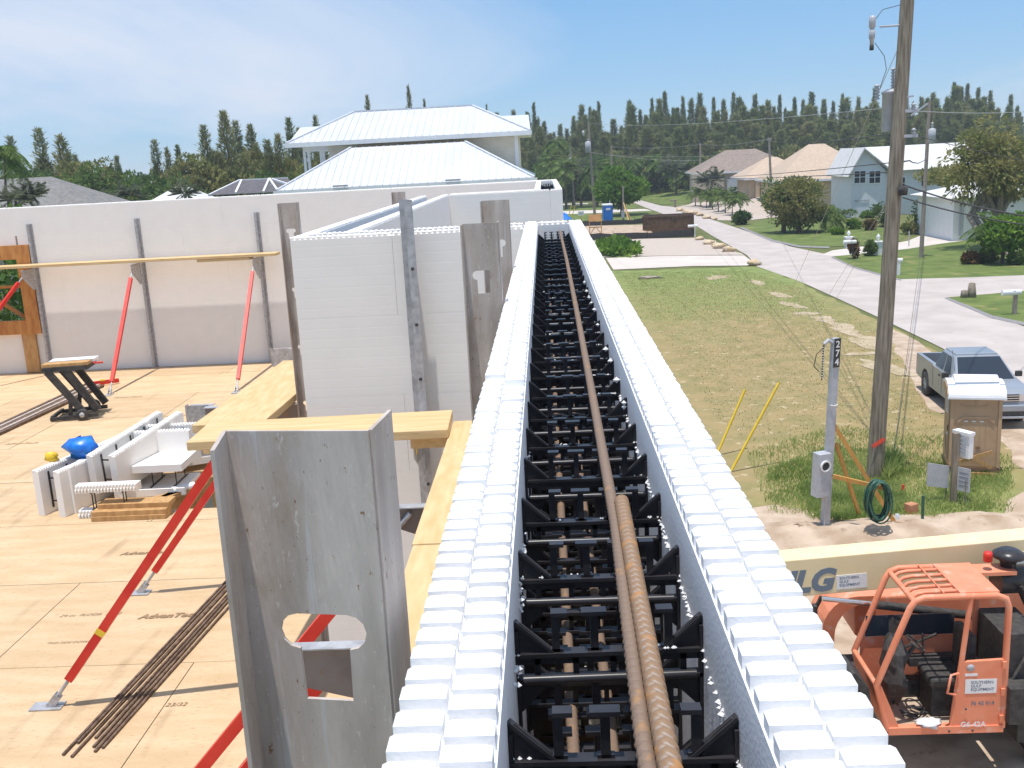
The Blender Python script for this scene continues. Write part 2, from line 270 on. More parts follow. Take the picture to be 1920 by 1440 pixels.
class MB:
    """collects shapes, then links them as one mesh object"""
    def __init__(s): s.v = []; s.f = []; s.sm = []
    def add(s, vs, fs, smooth=False):
        n = len(s.v); s.v += [tuple(v) for v in vs]; s.f += [tuple(i+n for i in f) for f in fs]; s.sm += [smooth]*len(fs); return s
    def box(s, c, d, rz=0, ax=None):
        c = Vector(c); hx, hy, hz = d[0]/2, d[1]/2, d[2]/2
        if ax is None: ax = (Vector((math.cos(rz), math.sin(rz), 0)), Vector((-math.sin(rz), math.cos(rz), 0)), Vector((0,0,1)))
        vs = [c+ax[0]*hx*i+ax[1]*hy*j+ax[2]*hz*k for k in (-1,1) for j in (-1,1) for i in (-1,1)]
        return s.add(vs, [(0,2,3,1),(4,5,7,6),(0,1,5,4),(2,6,7,3),(0,4,6,2),(1,3,7,5)])
    def bar(s, p, q, wd, ht, up=(0,0,1)):
        p, q = Vector(p), Vector(q); d = q-p; L = d.length; d.normalize(); u = Vector(up)
        if abs(d.dot(u)) > 0.99: u = Vector((0,1,0))
        x = d.cross(u).normalized(); y = x.cross(d).normalized()
        return s.box((p+q)/2, (wd, L, ht), ax=(x, d, y))
    def tube(s, pts, r, n=8, cap=True, smooth=True):
        pts = [Vector(p) for p in pts]; rs = r if hasattr(r, '__len__') else [r]*len(pts)
        vs = []; prev = None
        for i, p in enumerate(pts):
            d = (pts[min(i+1, len(pts)-1)]-pts[max(i-1, 0)]).normalized()
            u = prev if prev is not None else (Vector((0,0,1)) if abs(d.z) < 0.9 else Vector((1,0,0)))
            x = d.cross(u).normalized(); u = x.cross(d).normalized(); prev = u
            for k in range(n):
                a = 2*math.pi*k/n; vs.append(p+(x*math.cos(a)+u*math.sin(a))*rs[i])
        fs = [(i*n+k, i*n+(k+1)%n, (i+1)*n+(k+1)%n, (i+1)*n+k) for i in range(len(pts)-1) for k in range(n)]
        s.add(vs, fs, smooth)
        if cap:
            m = len(pts)-1
            s.add(vs[:n], [tuple(range(n))[::-1]]); s.add(vs[m*n:], [tuple(range(n))])
        return s
    def prism(s, poly, ext, org=(0,0,0), ax=None, smooth=False):
        """poly in (a,b); extruded along third axis by ext; ax=(A,B,C) world axes"""
        A, B, C = ax or (Vector((1,0,0)), Vector((0,0,1)), Vector((0,1,0)))
        o = Vector(org); n = len(poly)
        lo = [o+A*a+B*b for a, b in poly]; hi = [v+C*ext for v in lo]
        s.add(lo+hi, [tuple(range(n)), tuple(range(n, 2*n))[::-1]])
        s.add(lo+hi, [(i, n+i, n+(i+1)%n, (i+1)%n) for i in range(n)], smooth); return s
    def lathe(s, prof, c=(0,0,0), n=16, axis='Z', smooth=True):
        c = Vector(c); vs = []
        for r, h in prof:
            for k in range(n):
                a = 2*math.pi*k/n; x, y = r*math.cos(a), r*math.sin(a)
                vs.append(c+(Vector((x,y,h)) if axis == 'Z' else Vector((x,h,y)) if axis == 'Y' else Vector((h,x,y))))
        fs = [(i*n+k, i*n+(k+1)%n, (i+1)*n+(k+1)%n, (i+1)*n+k) for i in range(len(prof)-1) for k in range(n)]
        return s.add(vs, fs, smooth)
    def quad(s, *vs): return s.add(vs, [tuple(range(len(vs)))])
    def mesh(s, name, m):
        me = bpy.data.meshes.new(name); me.from_pydata(s.v, [], s.f); me.update()
        if any(s.sm): me.polygons.foreach_set('use_smooth', s.sm)
        bm = bmesh.new(); bm.from_mesh(me); bmesh.ops.recalc_face_normals(bm, faces=bm.faces); bm.to_mesh(me); bm.free()
        me.materials.append(MT[m] if isinstance(m, str) else m); return me
    def build(s, name, m, parent=None, loc=(0,0,0), rot=(0,0,0), world=False):
        if world and parent is not None:
            # vertices are in world space: move them into the parent's frame (location + z turn)
            l = Vector(parent.location); a = -parent.rotation_euler[2]; ca, sa = math.cos(a), math.sin(a)
            s.v = [((v[0]-l.x)*ca-(v[1]-l.y)*sa, (v[0]-l.x)*sa+(v[1]-l.y)*ca, v[2]-l.z) for v in s.v]
        return put(name, s.mesh(name, m), parent, loc, rot)
def bevel(o, wdt, seg=2):
    md = o.modifiers.new('bevel', 'BEVEL'); md.width = wdt; md.segments = seg; md.limit_method = 'ANGLE'; return o
def np_mesh(name, v, f, m, smooth=False):
    me = bpy.data.meshes.new(name); k = f.shape[1]
    me.vertices.add(len(v)); me.vertices.foreach_set('co', np.ascontiguousarray(v, dtype=np.float32).ravel())
    me.loops.add(f.size); me.loops.foreach_set('vertex_index', np.ascontiguousarray(f, dtype=np.int32).ravel())
    me.polygons.add(len(f)); me.polygons.foreach_set('loop_start', np.arange(0, f.size, k, dtype=np.int32))
    me.update(calc_edges=True); me.materials.append(MT[m]); return me
def leaves(name, C, D, L, W, m, rs):
    """diamond leaves: base C, direction D, length L, width W"""
    D = D/np.linalg.norm(D, axis=1, keepdims=True)
    U = rs.normal(size=D.shape); Sx = np.cross(D, U); Sx /= np.linalg.norm(Sx, axis=1, keepdims=True)+1e-9
    L = np.asarray(L).reshape(-1,1); W = np.asarray(W).reshape(-1,1)
    a = C; b = C+D*L*0.5+Sx*W*0.5; c = C+D*L; d = C+D*L*0.5-Sx*W*0.5
    v = np.stack([a,b,c,d], 1).reshape(-1,3); f = np.arange(len(v)).reshape(-1,4)
    return np_mesh(name, v, f, m)
def text(name, s, size, m, parent, mat4, ext=0.0005, bold=0.0, shear=0.0, align='CENTER'):
    cu = bpy.data.curves.new(name, 'FONT'); cu.body = s; cu.size = size; cu.extrude = ext; cu.offset = bold; cu.shear = shear
    cu.align_x = align; cu.align_y = 'CENTER'; cu.resolution_u = 3
    o = bpy.data.objects.new(name, cu); COL.objects.link(o); bpy.context.view_layer.update()
    me = bpy.data.meshes.new_from_object(o); bpy.data.objects.remove(o)
    me.materials.clear(); me.materials.append(MT[m])
    me.transform(mat4)
    return put(name, me, parent)
def frame4(o, x, y):
    """matrix: text x axis -> x, text up -> y, origin o"""
    x = Vector(x).normalized(); y = Vector(y).normalized(); z = x.cross(y).normalized()
    return Matrix(((x.x,y.x,z.x,o[0]),(x.y,y.y,z.y,o[1]),(x.z,y.z,z.z,o[2]),(0,0,0,1)))
def sheet(name, pts, m, z, thick=None, kind='structure', jag=0.0, sub=1.2):
    """flat ground polygon at height z, outline optionally roughened"""
    pts = [Vector((p[0], p[1], 0)) for p in pts]; out = []
    for i, p in enumerate(pts):
        q = pts[(i+1) % len(pts)]; n = max(1, int((q-p).length/sub)) if jag else 1
        for k in range(n):
            r = p.lerp(q, k/n)
            if jag: r = r+Vector((rnd.uniform(-jag,jag), rnd.uniform(-jag,jag), 0))
            out.append((r.x, r.y, z))
    tri = tessellate_polygon([[Vector(v) for v in out]]); fs = []
    for a, b, c in tri:
        A, B, C = out[a], out[b], out[c]; s = (B[0]-A[0])*(C[1]-A[1])-(B[1]-A[1])*(C[0]-A[0])
        if abs(s) > 1e-9: fs.append((a, b, c) if s > 0 else (a, c, b))
    me = bpy.data.meshes.new(name); me.from_pydata(out, [], fs); me.update(); me.materials.append(MT[m])
    o = put(name, me); tag(o, kind=kind); return o
def G(*pp, z=0.0): return [P(a, b, z) for a, b in pp]
# ================================================================== the building under construction
T = HC-0.32; FL = HC-2.73; PL = HC-1.15          # top of the foam walls, floor deck, walkway planks
XA, XB, XC, XD = -0.105, -0.041, 0.114, 0.180    # main wall: outer / inner faces of the two foam leaves
KP, KH = 0.027, 0.0145                           # interlocking knobs: pitch and height
_pm = {}
def panel_mesh(along, L, H, th, knobs, phase=0.0):
    key = (along, round(L,3), round(H,3), round(th,3), knobs, round(phase,4))
    if key in _pm: return _pm[key]
    b = MB(); hb = H-KH if knobs else H; e = 0.0035
    def pt(l, t, z): return (l, t, z) if along == 'X' else (t, l, z)
    def frus(l0, l1, t0, t1, z0, z1, e):
        vs = [pt(l0,t0,z0),pt(l1,t0,z0),pt(l1,t1,z0),pt(l0,t1,z0), pt(l0,t0,z1-e),pt(l1,t0,z1-e),pt(l1,t1,z1-e),pt(l0,t1,z1-e),
              pt(l0+e,t0+e,z1),pt(l1-e,t0+e,z1),pt(l1-e,t1-e,z1),pt(l0+e,t1-e,z1)]
        fs = []
        for a, c in ((0,4),(4,8)): fs += [(a+i, a+(i+1)%4, c+(i+1)%4, c+i) for i in range(4)]
        b.add(vs, fs+[(8,9,10,11)])
    g = 0.0006
    b.box(pt(L/2, th/2, hb/2), (L-2*g, th, hb-0.0004) if along == 'X' else (th, L-2*g, hb-0.0004))
    if knobs:
        for r in range(2):
            t0 = 0.0012 if r == 0 else th/2+0.0008; t1 = th/2-0.0008 if r == 0 else th-0.0012
            l = (phase + r*KP/2) % KP
            while l+0.0165 < L:
                frus(l+rnd.uniform(-0.0007,0.0007), l+0.0150+rnd.uniform(-0.0008,0.0008), t0, t1-rnd.uniform(0,0.0008), hb-0.001, H+rnd.uniform(-0.0009,0.0005)-(0.004 if rnd.random() < 0.012 else 0), e*rnd.uniform(0.8,1.5)); l += KP
    _pm[key] = b.mesh('foam_panel', 'foam' if (knobs and along == 'Y') or th > 0.2 else 'foam_face'); return _pm[key]
def cut(rect, hole):
    """rectangle minus rectangle -> up to four rectangles (x0,z0,x1,z1)"""
    x0,z0,x1,z1 = rect; a0,c0,a1,c1 = hole
    if a0 >= x1 or a1 <= x0 or c0 >= z1 or c1 <= z0: return [rect]
    out = []
    if a0 > x0: out.append((x0,z0,a0,z1))
    if a1 < x1: out.append((a1,z0,x1,z1))
    m0, m1 = max(x0,a0), min(x1,a1)
    if c0 > z0: out.append((m0,z0,m1,c0))
    if c1 < z1: out.append((m0,c1,m1,z1))
    return out
def leaf(root, along, s0, s1, t0, th, z1=T, z0=None, hole=None, first=0.0, courses=True):
    """one leaf of a foam wall, panel by panel, in the wall's own frame (its empty is unrotated)"""
    o = Vector(root.location); z0 = FL if z0 is None else z0
    CH = 0.4017; k = 0; top = z1
    while top > z0+0.02:
        bot = max(z0, top-CH)
        if not courses and k: bot = z0
        s = s0-(first+0.61*(k % 2)) % 1.22
        while s < s1-0.02:
            a, c = max(s, s0), min(s+1.22, s1)
            rects = [(a, bot, c, top)]
            if hole: rects = cut(rects[0], hole)
            for r in rects:
                if r[2]-r[0] < 0.03: continue
                me = panel_mesh(along, r[2]-r[0], r[3]-r[1], th, k == 0 and r[3] > top-0.01, r[0]-s0)
                lp = (r[0]-o.x, t0-o.y, r[1]-o.z) if along == 'X' else (t0-o.x, r[0]-o.y, r[1]-o.z)
                put('foam_panel', me, root, lp)
            s += 1.22
        top = bot; k += 1
TH = XB-XA
# --- main wall, running away from the viewer
mw = thing('foam_form_wall', 'long open white foam wall running away from the viewer with black webs and a rusty bar inside', 'wall', (XA, 0, FL))
leaf(mw, 'Y', -0.6, 5.22, XA, TH, first=0.38)
leaf(mw, 'Y', -0.6, 5.22, XC, XD-XC, first=0.75)
put('end_panel', panel_mesh('X', XC-XB, 2.41, TH, True), mw, (XB-XA, 5.22-TH-0.0, T-2.41-FL))
# --- web connectors in the core
def web_mesh(levels):
    W = XC-XB; b = MB(); AX = (Vector((1,0,0)), Vector((0,0,1)), Vector((0,1,0)))
    for i, dz in enumerate(levels):
        z = -dz
        for sgn in (0, 1):
            f = (lambda x: x) if sgn == 0 else (lambda x: W-x)
            tri = [(f(0.0), z-0.052), (f(0.005), z-0.053), (f(0.032), z-0.079), (f(0.032), z-0.084), (f(0), z-0.084)]
            b.prism(tri, 0.003, (0,-0.0015,0), AX)
            b.bar((f(0.001), 0, z-0.052), (f(0.032), 0, z-0.081), 0.007, 0.0026)
            tr2 = [(f(0.0), z-0.106), (f(0.030), z-0.106), (f(0.026), z-0.111), (f(0.004), z-0.134), (f(0), z-0.134)]
            b.prism(tr2, 0.003, (0,-0.0015,0), AX)
        b.box((W/2, 0, z-0.0815), (W, 0.011, 0.0035)); b.box((W/2, 0, z-0.0865), (W, 0.0025, 0.009)); [b.box((xx, 0, z-0.095), (0.005, 0.0025, 0.018)) for xx in (0.018, 0.05, 0.081, 0.112, W-0.016)]
        if i == 0: b.tube([(0.006, -0.004, z-0.1035), (W-0.006, -0.004, z-0.1035)], 0.0042, 8)
        b.box((W/2, 0, z-0.1045), (W, 0.010, 0.0035))
        for x, l, r in ((0.034, 0, 1), (0.066, 1, 1), (0.097, 1, 1), (0.127, 1, 0)):
            b.box((x, 0, z-0.063), (0.0065, 0.005, 0.036))
            a, c = x-0.0033-0.007*l, x+0.0033+0.007*r
            b.box(((a+c)/2, 0, z-0.0455), (c-a, 0.010, 0.0035))
            b.box((x, 0, z-0.079), (0.012, 0.005, 0.004))
            if i == 0:
                b.box((x, 0, z-0.121), (0.0065, 0.005, 0.030)); b.box((x, 0, z-0.1375), (0.018, 0.010, 0.0035))
    b.box((0.0016, 0, -0.56), (0.003, 0.010, 1.0)); b.box((W-0.0016, 0, -0.56), (0.003, 0.010, 1.0))
    for zz in (-0.27, -0.46, -0.66): b.box((W/2, 0, zz), (W, 0.012, 0.006))
    return b.mesh('web', 'black')
wm = web_mesh((0.0, 0.11, 0.22, 0.36, 0.53))
y = 0.62-0.1525*4
while y < 5.1:
    put('web', wm, mw, (XB-XA, y+rnd.uniform(-0.0025,0.0025), T-FL+rnd.uniform(-0.0012,0.0008)), (rnd.uniform(-0.02,0.02), 0, rnd.uniform(-0.018,0.018))); y += 0.1525
# --- reinforcing bars, ribbed
def ribbed_bar(name, path, r, m, pitch=0.0105, n=12, amp=0.10, step=None):
    path = [Vector(p) for p in path]; seg = [(path[i+1]-path[i]).length for i in range(len(path)-1)]; L = sum(seg)
    step = step or pitch/5; k = int(L/step); ss = np.linspace(0, L, k); cum = np.concatenate([[0], np.cumsum(seg)])
    pts = np.stack([np.interp(ss, cum, [p[i] for p in path]) for i in range(3)], 1)
    d = np.gradient(pts, axis=0); d /= np.linalg.norm(d, axis=1, keepdims=True)
    x = np.cross(d, [0,0,1.0]); x /= np.linalg.norm(x, axis=1, keepdims=True); u = np.cross(x, d)
    th = np.arange(n)*2*math.pi/n
    ph = ss[:,None]/pitch + np.abs(((th/(2*math.pi)+0.25) % 1)-0.5)[None]*1.6
    rr = r*(1+amp*np.clip(np.cos(2*math.pi*ph)*2.0, -0.3, 1))
    v = pts[:,None,:]+rr[:,:,None]*(np.cos(th)[None,:,None]*x[:,None,:]+np.sin(th)[None,:,None]*u[:,None,:])
    i = np.arange(k-1)[:,None]*n; j = np.arange(n)[None]; jn = (j+1) % n
    f = np.stack([i+j, i+jn, i+n+jn, i+n+j], -1).reshape(-1,4)
    c0, c1 = len(v.reshape(-1,3)), len(v.reshape(-1,3))+1
    v = np.concatenate([v.reshape(-1,3), pts[:1], pts[-1:]])
    caps = [(c0, (q+1) % n, q, q) for q in range(n)]+[(c1, (k-1)*n+q, (k-1)*n+(q+1) % n, (k-1)*n+(q+1) % n) for q in range(n)]
    caps = [(a,b,c) for a,b,c,_ in caps]
    me = bpy.data.meshes.new(name); me.from_pydata(v.tolist(), [], f.tolist()+caps); me.polygons.foreach_set('use_smooth', [True]*len(f)+[False]*len(caps))
    me.materials.append(MT[m]); return put(name, me)
zb = T-0.033
o = ribbed_bar('reinforcing_bar', [(0.041,-0.5,zb-0.006), (0.0468,0.57,zb-0.006), (0.0560,0.95,zb-0.005), (0.0600,1.6,zb-0.006), (0.064,2.4,zb-0.008), (0.068,3.6,zb-0.008), (0.068,5.02,zb-0.008)], 0.0054, 'rebar_top', n=10, amp=0.17)
tag(o, 'longer rusty reinforcing bar running the whole length of the open foam wall', 'steel bar')
o = ribbed_bar('reinforcing_bar', [(0.054,-0.5,zb+0.002), (0.0585,0.56,zb+0.002), (0.0655,1.0,zb+0.001)], 0.0064, 'rust', n=16, amp=0.20)
tag(o, 'shorter thick rusty reinforcing bar lapped beside the long one, ending mid wall in the foreground', 'steel bar')
for i, (x, z, lb) in enumerate(((0.004, T-0.22, 'left of the two grey ribbed bars deep inside the near end of the foam wall'), (0.043, T-0.25, 'right of the two grey ribbed bars deep inside the near end of the foam wall'))):
    o = ribbed_bar('reinforcing_bar', [(x, -0.3, z), (x, 5.0, z)], 0.0058, 'rebar_top', n=8, step=0.0035); tag(o, lb, 'steel bar')
b = MB(); b.box((0.03, 0.55, T-0.60), (0.145, 1.0, 0.04)); o = b.build('wood_blocking', 'lumber'); tag(o, 'orange timber blocking deep down inside the near end of the foam wall', 'timber')
# --- foam crumbs on the webs and along the ragged inner joint
rs = np.random.RandomState(3); b = MB()
def crumb(c, r):
    c = Vector(c); q = [c+Vector(d)*r*rnd.uniform(0.7,1.2) for d in ((1,0,0),(-1,0,0),(0,1,0),(0,-1,0),(0,0,1),(0,0,-1))]
    b.add(q, [(0,2,4),(2,1,4),(1,3,4),(3,0,4),(2,0,5),(1,2,5),(3,1,5),(0,3,5)])
for i in range(520):
    yy = rnd.uniform(0.3, 2.2)**1.0; crumb((XC-rnd.uniform(0.0,0.003), yy, T-0.083+rnd.gauss(0,0.0015)), rnd.uniform(0.0008,0.0028))
for i in range(90):
    k = rnd.randint(0, 20); yy = 0.62+0.1525*(k-2)+rnd.uniform(-0.006,0.006)
    if rnd.random() < 0.4: xx = XC-abs(rnd.gauss(0,0.012))
    else: xx = rnd.uniform(XB+0.01, XC-0.004)
    for q in range(rnd.randint(1,5)): crumb((xx+rnd.gauss(0,0.004), yy, T-0.0785), rnd.uniform(0.0008,0.0022))
for i in range(160):
    yy = rnd.choice((0.46,0.78,0.93,0.98,1.4))+rnd.gauss(0,0.03); crumb((XB+rnd.uniform(0,0.004), yy, T-0.085+rnd.gauss(0,0.006)), rnd.uniform(0.001,0.003))
for i in range(14):
    k = rnd.randint(6, 16); yy = 0.62+0.1525*k; crumb((XC-0.006, yy-0.006, T-0.058+rnd.gauss(0,0.004)), rnd.uniform(0.003,0.006))
o = b.build('foam_crumbs', 'foam'); tag(o, 'tiny white foam beads scattered along the black webs', 'foam beads', kind='stuff')

# --- cross wall, side wall, recessed wall and far wall
w2 = thing('foam_form_wall', 'near white foam cross wall facing the viewer left of the long open wall', 'wall', (-1.25, 4.94, FL))
leaf(w2, 'X', -1.25, XA-0.002, 4.94, TH, first=0.72)
leaf(w2, 'X', -1.25+0.064, XA-0.002, 4.94+0.22, TH, first=0.3, courses=False)
leaf(w2, 'X', XA+0.0, XB, 5.222, TH, courses=False)
w3 = thing('foam_form_wall', 'white foam side wall with open channel top running back from the near cross wall corner', 'wall', (-1.25, 5.006, FL))
leaf(w3, 'Y', 5.006, 10.36, -1.25, TH, courses=False)
leaf(w3, 'Y', 5.226, 10.36, -1.25+0.22, TH, first=0.4)
w4 = thing('foam_form_wall', 'recessed pale foam wall behind the near cross wall, below the white metal roof', 'wall', (-0.99, 10.36, FL))
leaf(w4, 'X', -0.965, XD, 10.36, TH, first=0.2)
leaf(w4, 'X', -0.965, XB, 10.36+0.22, TH, courses=False)
w6 = thing('foam_form_wall', 'short foam wall with an open core joining the recessed wall to the far wall', 'wall', (XA, 10.43, FL))
leaf(w6, 'Y', 10.645, 14.5, XA, TH, courses=False)
leaf(w6, 'Y', 10.427, 14.5, XC, XD-XC, courses=False)
y = 10.75
while y < 14.4:
    put('web', wm, w6, (XB-XA, y-10.43, T-FL)); y += 0.1525
w5 = thing('foam_form_wall', 'long far white foam wall across the back of the floor deck with a window hole', 'wall', (-10.2, 14.5, FL))
WIN = (-8.75, HC-2.02, -7.62, HC-0.98)
leaf(w5, 'X', -10.2, XD, 14.5, TH, hole=WIN, first=0.5)
leaf(w5, 'X', -10.2, XD, 14.5+0.22, TH, hole=WIN, courses=False)
w7 = tag(MB().box((-10.3, 8.0, FL+1.2), (0.28, 13.0, 2.41)).build('foam_form_wall', 'foam_face'), 'white foam wall closing the deck on the far left', 'wall')
# storey below (plain foam faces down to the ground)
low = MB(); low.box((0.0375, 2.4, FL/2-0.002), (0.285, 6.2, FL-0.006)); o = low.build('lower_wall', 'foam_face'); tag(o, 'lower storey of the long foam wall beside the orange machine', 'wall')
o = MB().box((0.0375, 12.5, FL/2-0.002), (0.285, 4.4, FL-0.006)).build('lower_wall', 'foam_face'); tag(o, 'lower storey wall under the short foam wall with open core', 'wall')
o = MB().box((-5.0, 14.65, FL/2-0.002), (9.8, 0.28, FL-0.006)).build('lower_wall', 'foam_face'); tag(o, 'lower storey wall under the long far foam wall', 'wall')

# --- floor deck of plywood sheets, with the stair opening cut out
deck = bpy.data.objects.new('floor', None); COL.objects.link(deck); deck.location = (0,0,FL); tag(deck, kind='structure')
HO = [(-4.35, 9.35, -1.4, 10.45), (-3.32, 8.0, -1.4, 9.36)]
NOTCH = (-0.96, 5.2, 0.2, 10.36)
def ply_mat():
    m = mat('plywood', (0.545,0.385,0.22), (0.63,0.46,0.285), scale=3.0, rough=0.8, stretch=(0.8,3.2,1), bump=0.05, bscale=40, c3=(0.47,0.295,0.165), s3=30, t3=0.60, detail=9)
    t = m.node_tree; b = t.nodes['Principled BSDF']; src = b.inputs['Base Color'].links[0].from_socket
    oi = t.nodes.new('ShaderNodeObjectInfo'); hs = t.nodes.new('ShaderNodeHueSaturation')
    mr = t.nodes.new('ShaderNodeMapRange'); mr.inputs['To Min'].default_value = 0.90; mr.inputs['To Max'].default_value = 1.06
    t.links.new(oi.outputs['Random'], mr.inputs['Value']); t.links.new(mr.outputs[0], hs.inputs['Value'])
    # boot and steel smudges: darker streaky patches
    g = t.nodes.new('ShaderNodeNewGeometry'); mp = t.nodes.new('ShaderNodeMapping'); mp.inputs['Rotation'].default_value = (0,0,-0.35); mp.inputs['Scale'].default_value = (6,0.9,1)
    n = t.nodes.new('ShaderNodeTexNoise'); n.inputs['Scale'].default_value = 1.1; n.inputs['Detail'].default_value = 6
    t.links.new(g.outputs['Position'], mp.inputs[0]); t.links.new(mp.outputs[0], n.inputs['Vector'])
    r = t.nodes.new('ShaderNodeValToRGB'); r.color_ramp.elements[0].position = 0.60; r.color_ramp.elements[1].position = 0.78
    r.color_ramp.elements[1].color = (0.55,0.55,0.55,1); t.links.new(n.outputs['Fac'], r.inputs[0])
    mx = t.nodes.new('ShaderNodeMix'); mx.data_type = 'RGBA'; mx.inputs['B'].default_value = (0.22,0.13,0.075,1)
    t.links.new(r.outputs[0], mx.inputs['Factor']); t.links.new(src, hs.inputs['Color']); t.links.new(hs.outputs[0], mx.inputs['A']); t.links.new(mx.outputs['Result'], b.inputs['Base Color'])
    return m
MT['ply'] = ply_mat()
_ply = {}
ry = 0.4; row = 0
while ry < 14.5:
    x = -10.2-1.22*(row % 2)-0.47
    while x < XA:
        rects = [(max(x,-10.16), ry, min(x+2.44, XA-0.004), min(ry+1.22, 14.495))]
        for h in HO+[NOTCH]: rects = [q for r in rects for q in cut(r, h)]
        for a, c, d, e in rects:
            if d-a < 0.02 or e-c < 0.02: continue
            k = (round(d-a,3), round(e-c,3))
            if k not in _ply: _ply[k] = MB().box((0,0,-0.0095), (k[0]-0.006, k[1]-0.006, 0.019)).mesh('plywood_sheet', 'ply')
            put('plywood_sheet', _ply[k], deck, ((a+d)/2, (c+e)/2, rnd.uniform(-0.001,0.001)))
        x += 2.44
    ry += 1.22; row += 1
b = MB()
for xx in np.arange(-10, -0.3, 0.61):
    if -4.4 < xx < -1.3: b.box((xx, 4.2, -0.14), (0.04, 7.5, 0.23)); b.box((xx, 12.5, -0.14), (0.04, 3.8, 0.23))
    else: b.box((xx, 7.5, -0.14), (0.04, 14.0, 0.23))
b.build('joists', 'lumber', deck)
for a, c in (((-4.38,10.47),(-1.4,10.47)), ((-4.37,9.33),(-4.37,10.45)), ((-3.34,8.0),(-3.34,9.33)), ((-3.34,7.98),(-1.4,7.98)), ((-4.38,9.33),(-3.36,9.33)), ((-1.38,8.0),(-1.38,10.45))):
    MB().bar((*c,-0.15), (*a,-0.15), 0.038, 0.26).build('rim_board', 'lumber', deck)
for px_, py_ in ((-4.1,10.40),(-3.72,10.40),(-3.55,10.36),(-3.1,10.40),(-2.7,10.40),(-3.2,9.1),(-3.05,8.7),(-2.9,8.35),(-2.6,8.1),(-2.2,8.1),(-1.8,9.5),(-2.4,9.8)):
    MB().box((px_, py_, -1.45), (0.04, 0.09, 2.3)).build('stud', 'lumber', deck)
MB().box((-2.9, 9.2, -2.9), (3.6, 3.0, 0.1)).build('lower_landing', 'lumber', deck)
# stamped lettering on the sheets
for s, px, py, sz, bold, im in (('AdvanTech', 275, 1037, 0.085, 0.002, 'ink_pale'), ('AdvanTech', 318, 1155, 0.085, 0.003, 'ink_pale'), ('24 oc  FLOOR  23/32', 170, 1153, 0.045, 0, 'ink_pale'),
                 ('AdvanTech', 330, 780, 0.08, 0, 'ink_pale'), ('AdvanTech', 240, 745, 0.08, 0, 'ink_pale'), ('AdvanTech', 40, 832, 0.08, 0, 'ink_pale'), ('THIS SIDE DOWN', 130, 1205, 0.035, 0, 'ink_pale'), ('23/32', 330, 1322, 0.05, 0, 'ink_pale')):
    q = P(px, py, FL); text('printed_lettering', s, sz, im, deck, frame4((q.x, q.y, 0.0035), (1,0.02,0), (-0.02,1,0)), ext=0.0002, bold=bold, shear=0.25)

# --- Z-section steel uprights (web square to the wall, keyhole slots)
def plate(b, outer, holes, thick, org, A, B, C):
    A, B, C, org = Vector(A), Vector(B), Vector(C), Vector(org)
    loops = [outer]+holes
    vv = [Vector((p[0], p[1], 0)) for lp in loops for p in lp]
    ff = [f for f in tessellate_polygon([[Vector((p[0], p[1], 0)) for p in lp] for lp in loops])]
    W_ = lambda p, t: org+A*p[0]+B*p[1]+C*t
    b.add([W_(p,0) for p in vv], ff); b.add([W_(p,thick) for p in vv], [f[::-1] for f in ff])
    for lp in loops:
        n = len(lp); b.add([W_(p,0) for p in lp]+[W_(p,thick) for p in lp], [(i, (i+1) % n, n+(i+1) % n, n+i) for i in range(n)])
def keyhole(cx, cz, wd, ht, sw, sh):
    pts = []; r = ht/2
    def arc(x, a0, a1):
        for k in range(7):
            a = R_(a0+(a1-a0)*k/6); pts.append((x+r*math.cos(a), cz+r*math.sin(a)))
    arc(cx+wd/2-r, -90, 90); arc(cx-wd/2+r, 90, 270)
    pts += [(cx-sw/2, cz-r), (cx-sw/2*0.95, cz-r-sh), (cx+sw/2*0.95, cz-r-sh), (cx+sw/2, cz-r)]
    return pts
def upright(label, top, wd, foot, org, out, side, holes=True, kw=0.062, fl=0.046, slot0=None, m='steel', pitch=0.30, fl2=None, ret=None):
    fl2 = fl2 or fl
    """org: point on the wall face at deck level; out: unit away from the wall; side: unit along the wall (flange direction)"""
    out, side = Vector(out), Vector(side); H = top-foot
    t = thing('steel_upright', label, 'steel upright', (org[0], org[1], foot), group='slotted steel uprights of the wall bracing')
    b = MB(); hs = []
    if holes:
        z = slot0-foot if slot0 else H-0.17
        while z > 0.15:
            hs.append(keyhole(wd*(0.455 if ret else 0.50), z, kw, kw*0.42, kw*0.58, kw*0.62)); z -= pitch
    plate(b, [(0.002,0),(wd,0),(wd,H),(0.002,H)], hs, 0.003, (0,0,0), out, (0,0,1), -side)
    b.build('web_plate', m, t)
    # folded edges: small radius strip then the flange
    b = MB(); b.box(side*(fl/2)+out*0.0015+Vector((0,0,H/2)), (fl, 0.003, H), ax=(side, out, Vector((0,0,1)))); b.build('wall_flange', m, t)
    rv = -side if ret is None else Vector(ret).normalized(); rn = Vector((rv.y,-rv.x,0)); b = MB(); b.box(rv*(fl2/2+0.001)+out*(wd+0.0015)+Vector((0,0,H/2)), (fl2, 0.003, H), ax=(rv, rn, Vector((0,0,1)))); b.build('outer_flange', m, t)
    return t
upright('nearest grey steel upright with a big keyhole slot beside the long foam wall', HC-0.178, 0.108, FL, (-0.1265, 0.674, 0), (-0.989,0.150,0), (0.10,0.995,0), kw=0.066, slot0=HC-0.330, fl=0.056, fl2=0.052, ret=(0.15,-0.989,0))
upright('second grey steel upright along the left face of the long wall', HC-0.138, 0.080, FL, (XA-0.002, 2.30, 0), (-1,0,0), (0,1,0), kw=0.050, slot0=HC-0.255)
upright('third grey steel upright along the long wall, close to its far end', HC-0.118, 0.080, FL, (XA-0.002, 3.05, 0), (-1,0,0), (0,1,0), kw=0.050, slot0=HC-0.245)
upright('pale grey steel upright in the middle of the near foam cross wall', HC-0.165, 0.10, FL, (-0.665, 4.938, 0), (0,-1,0), (-1,0,0), holes=False, fl=0.038, m='steel_light')
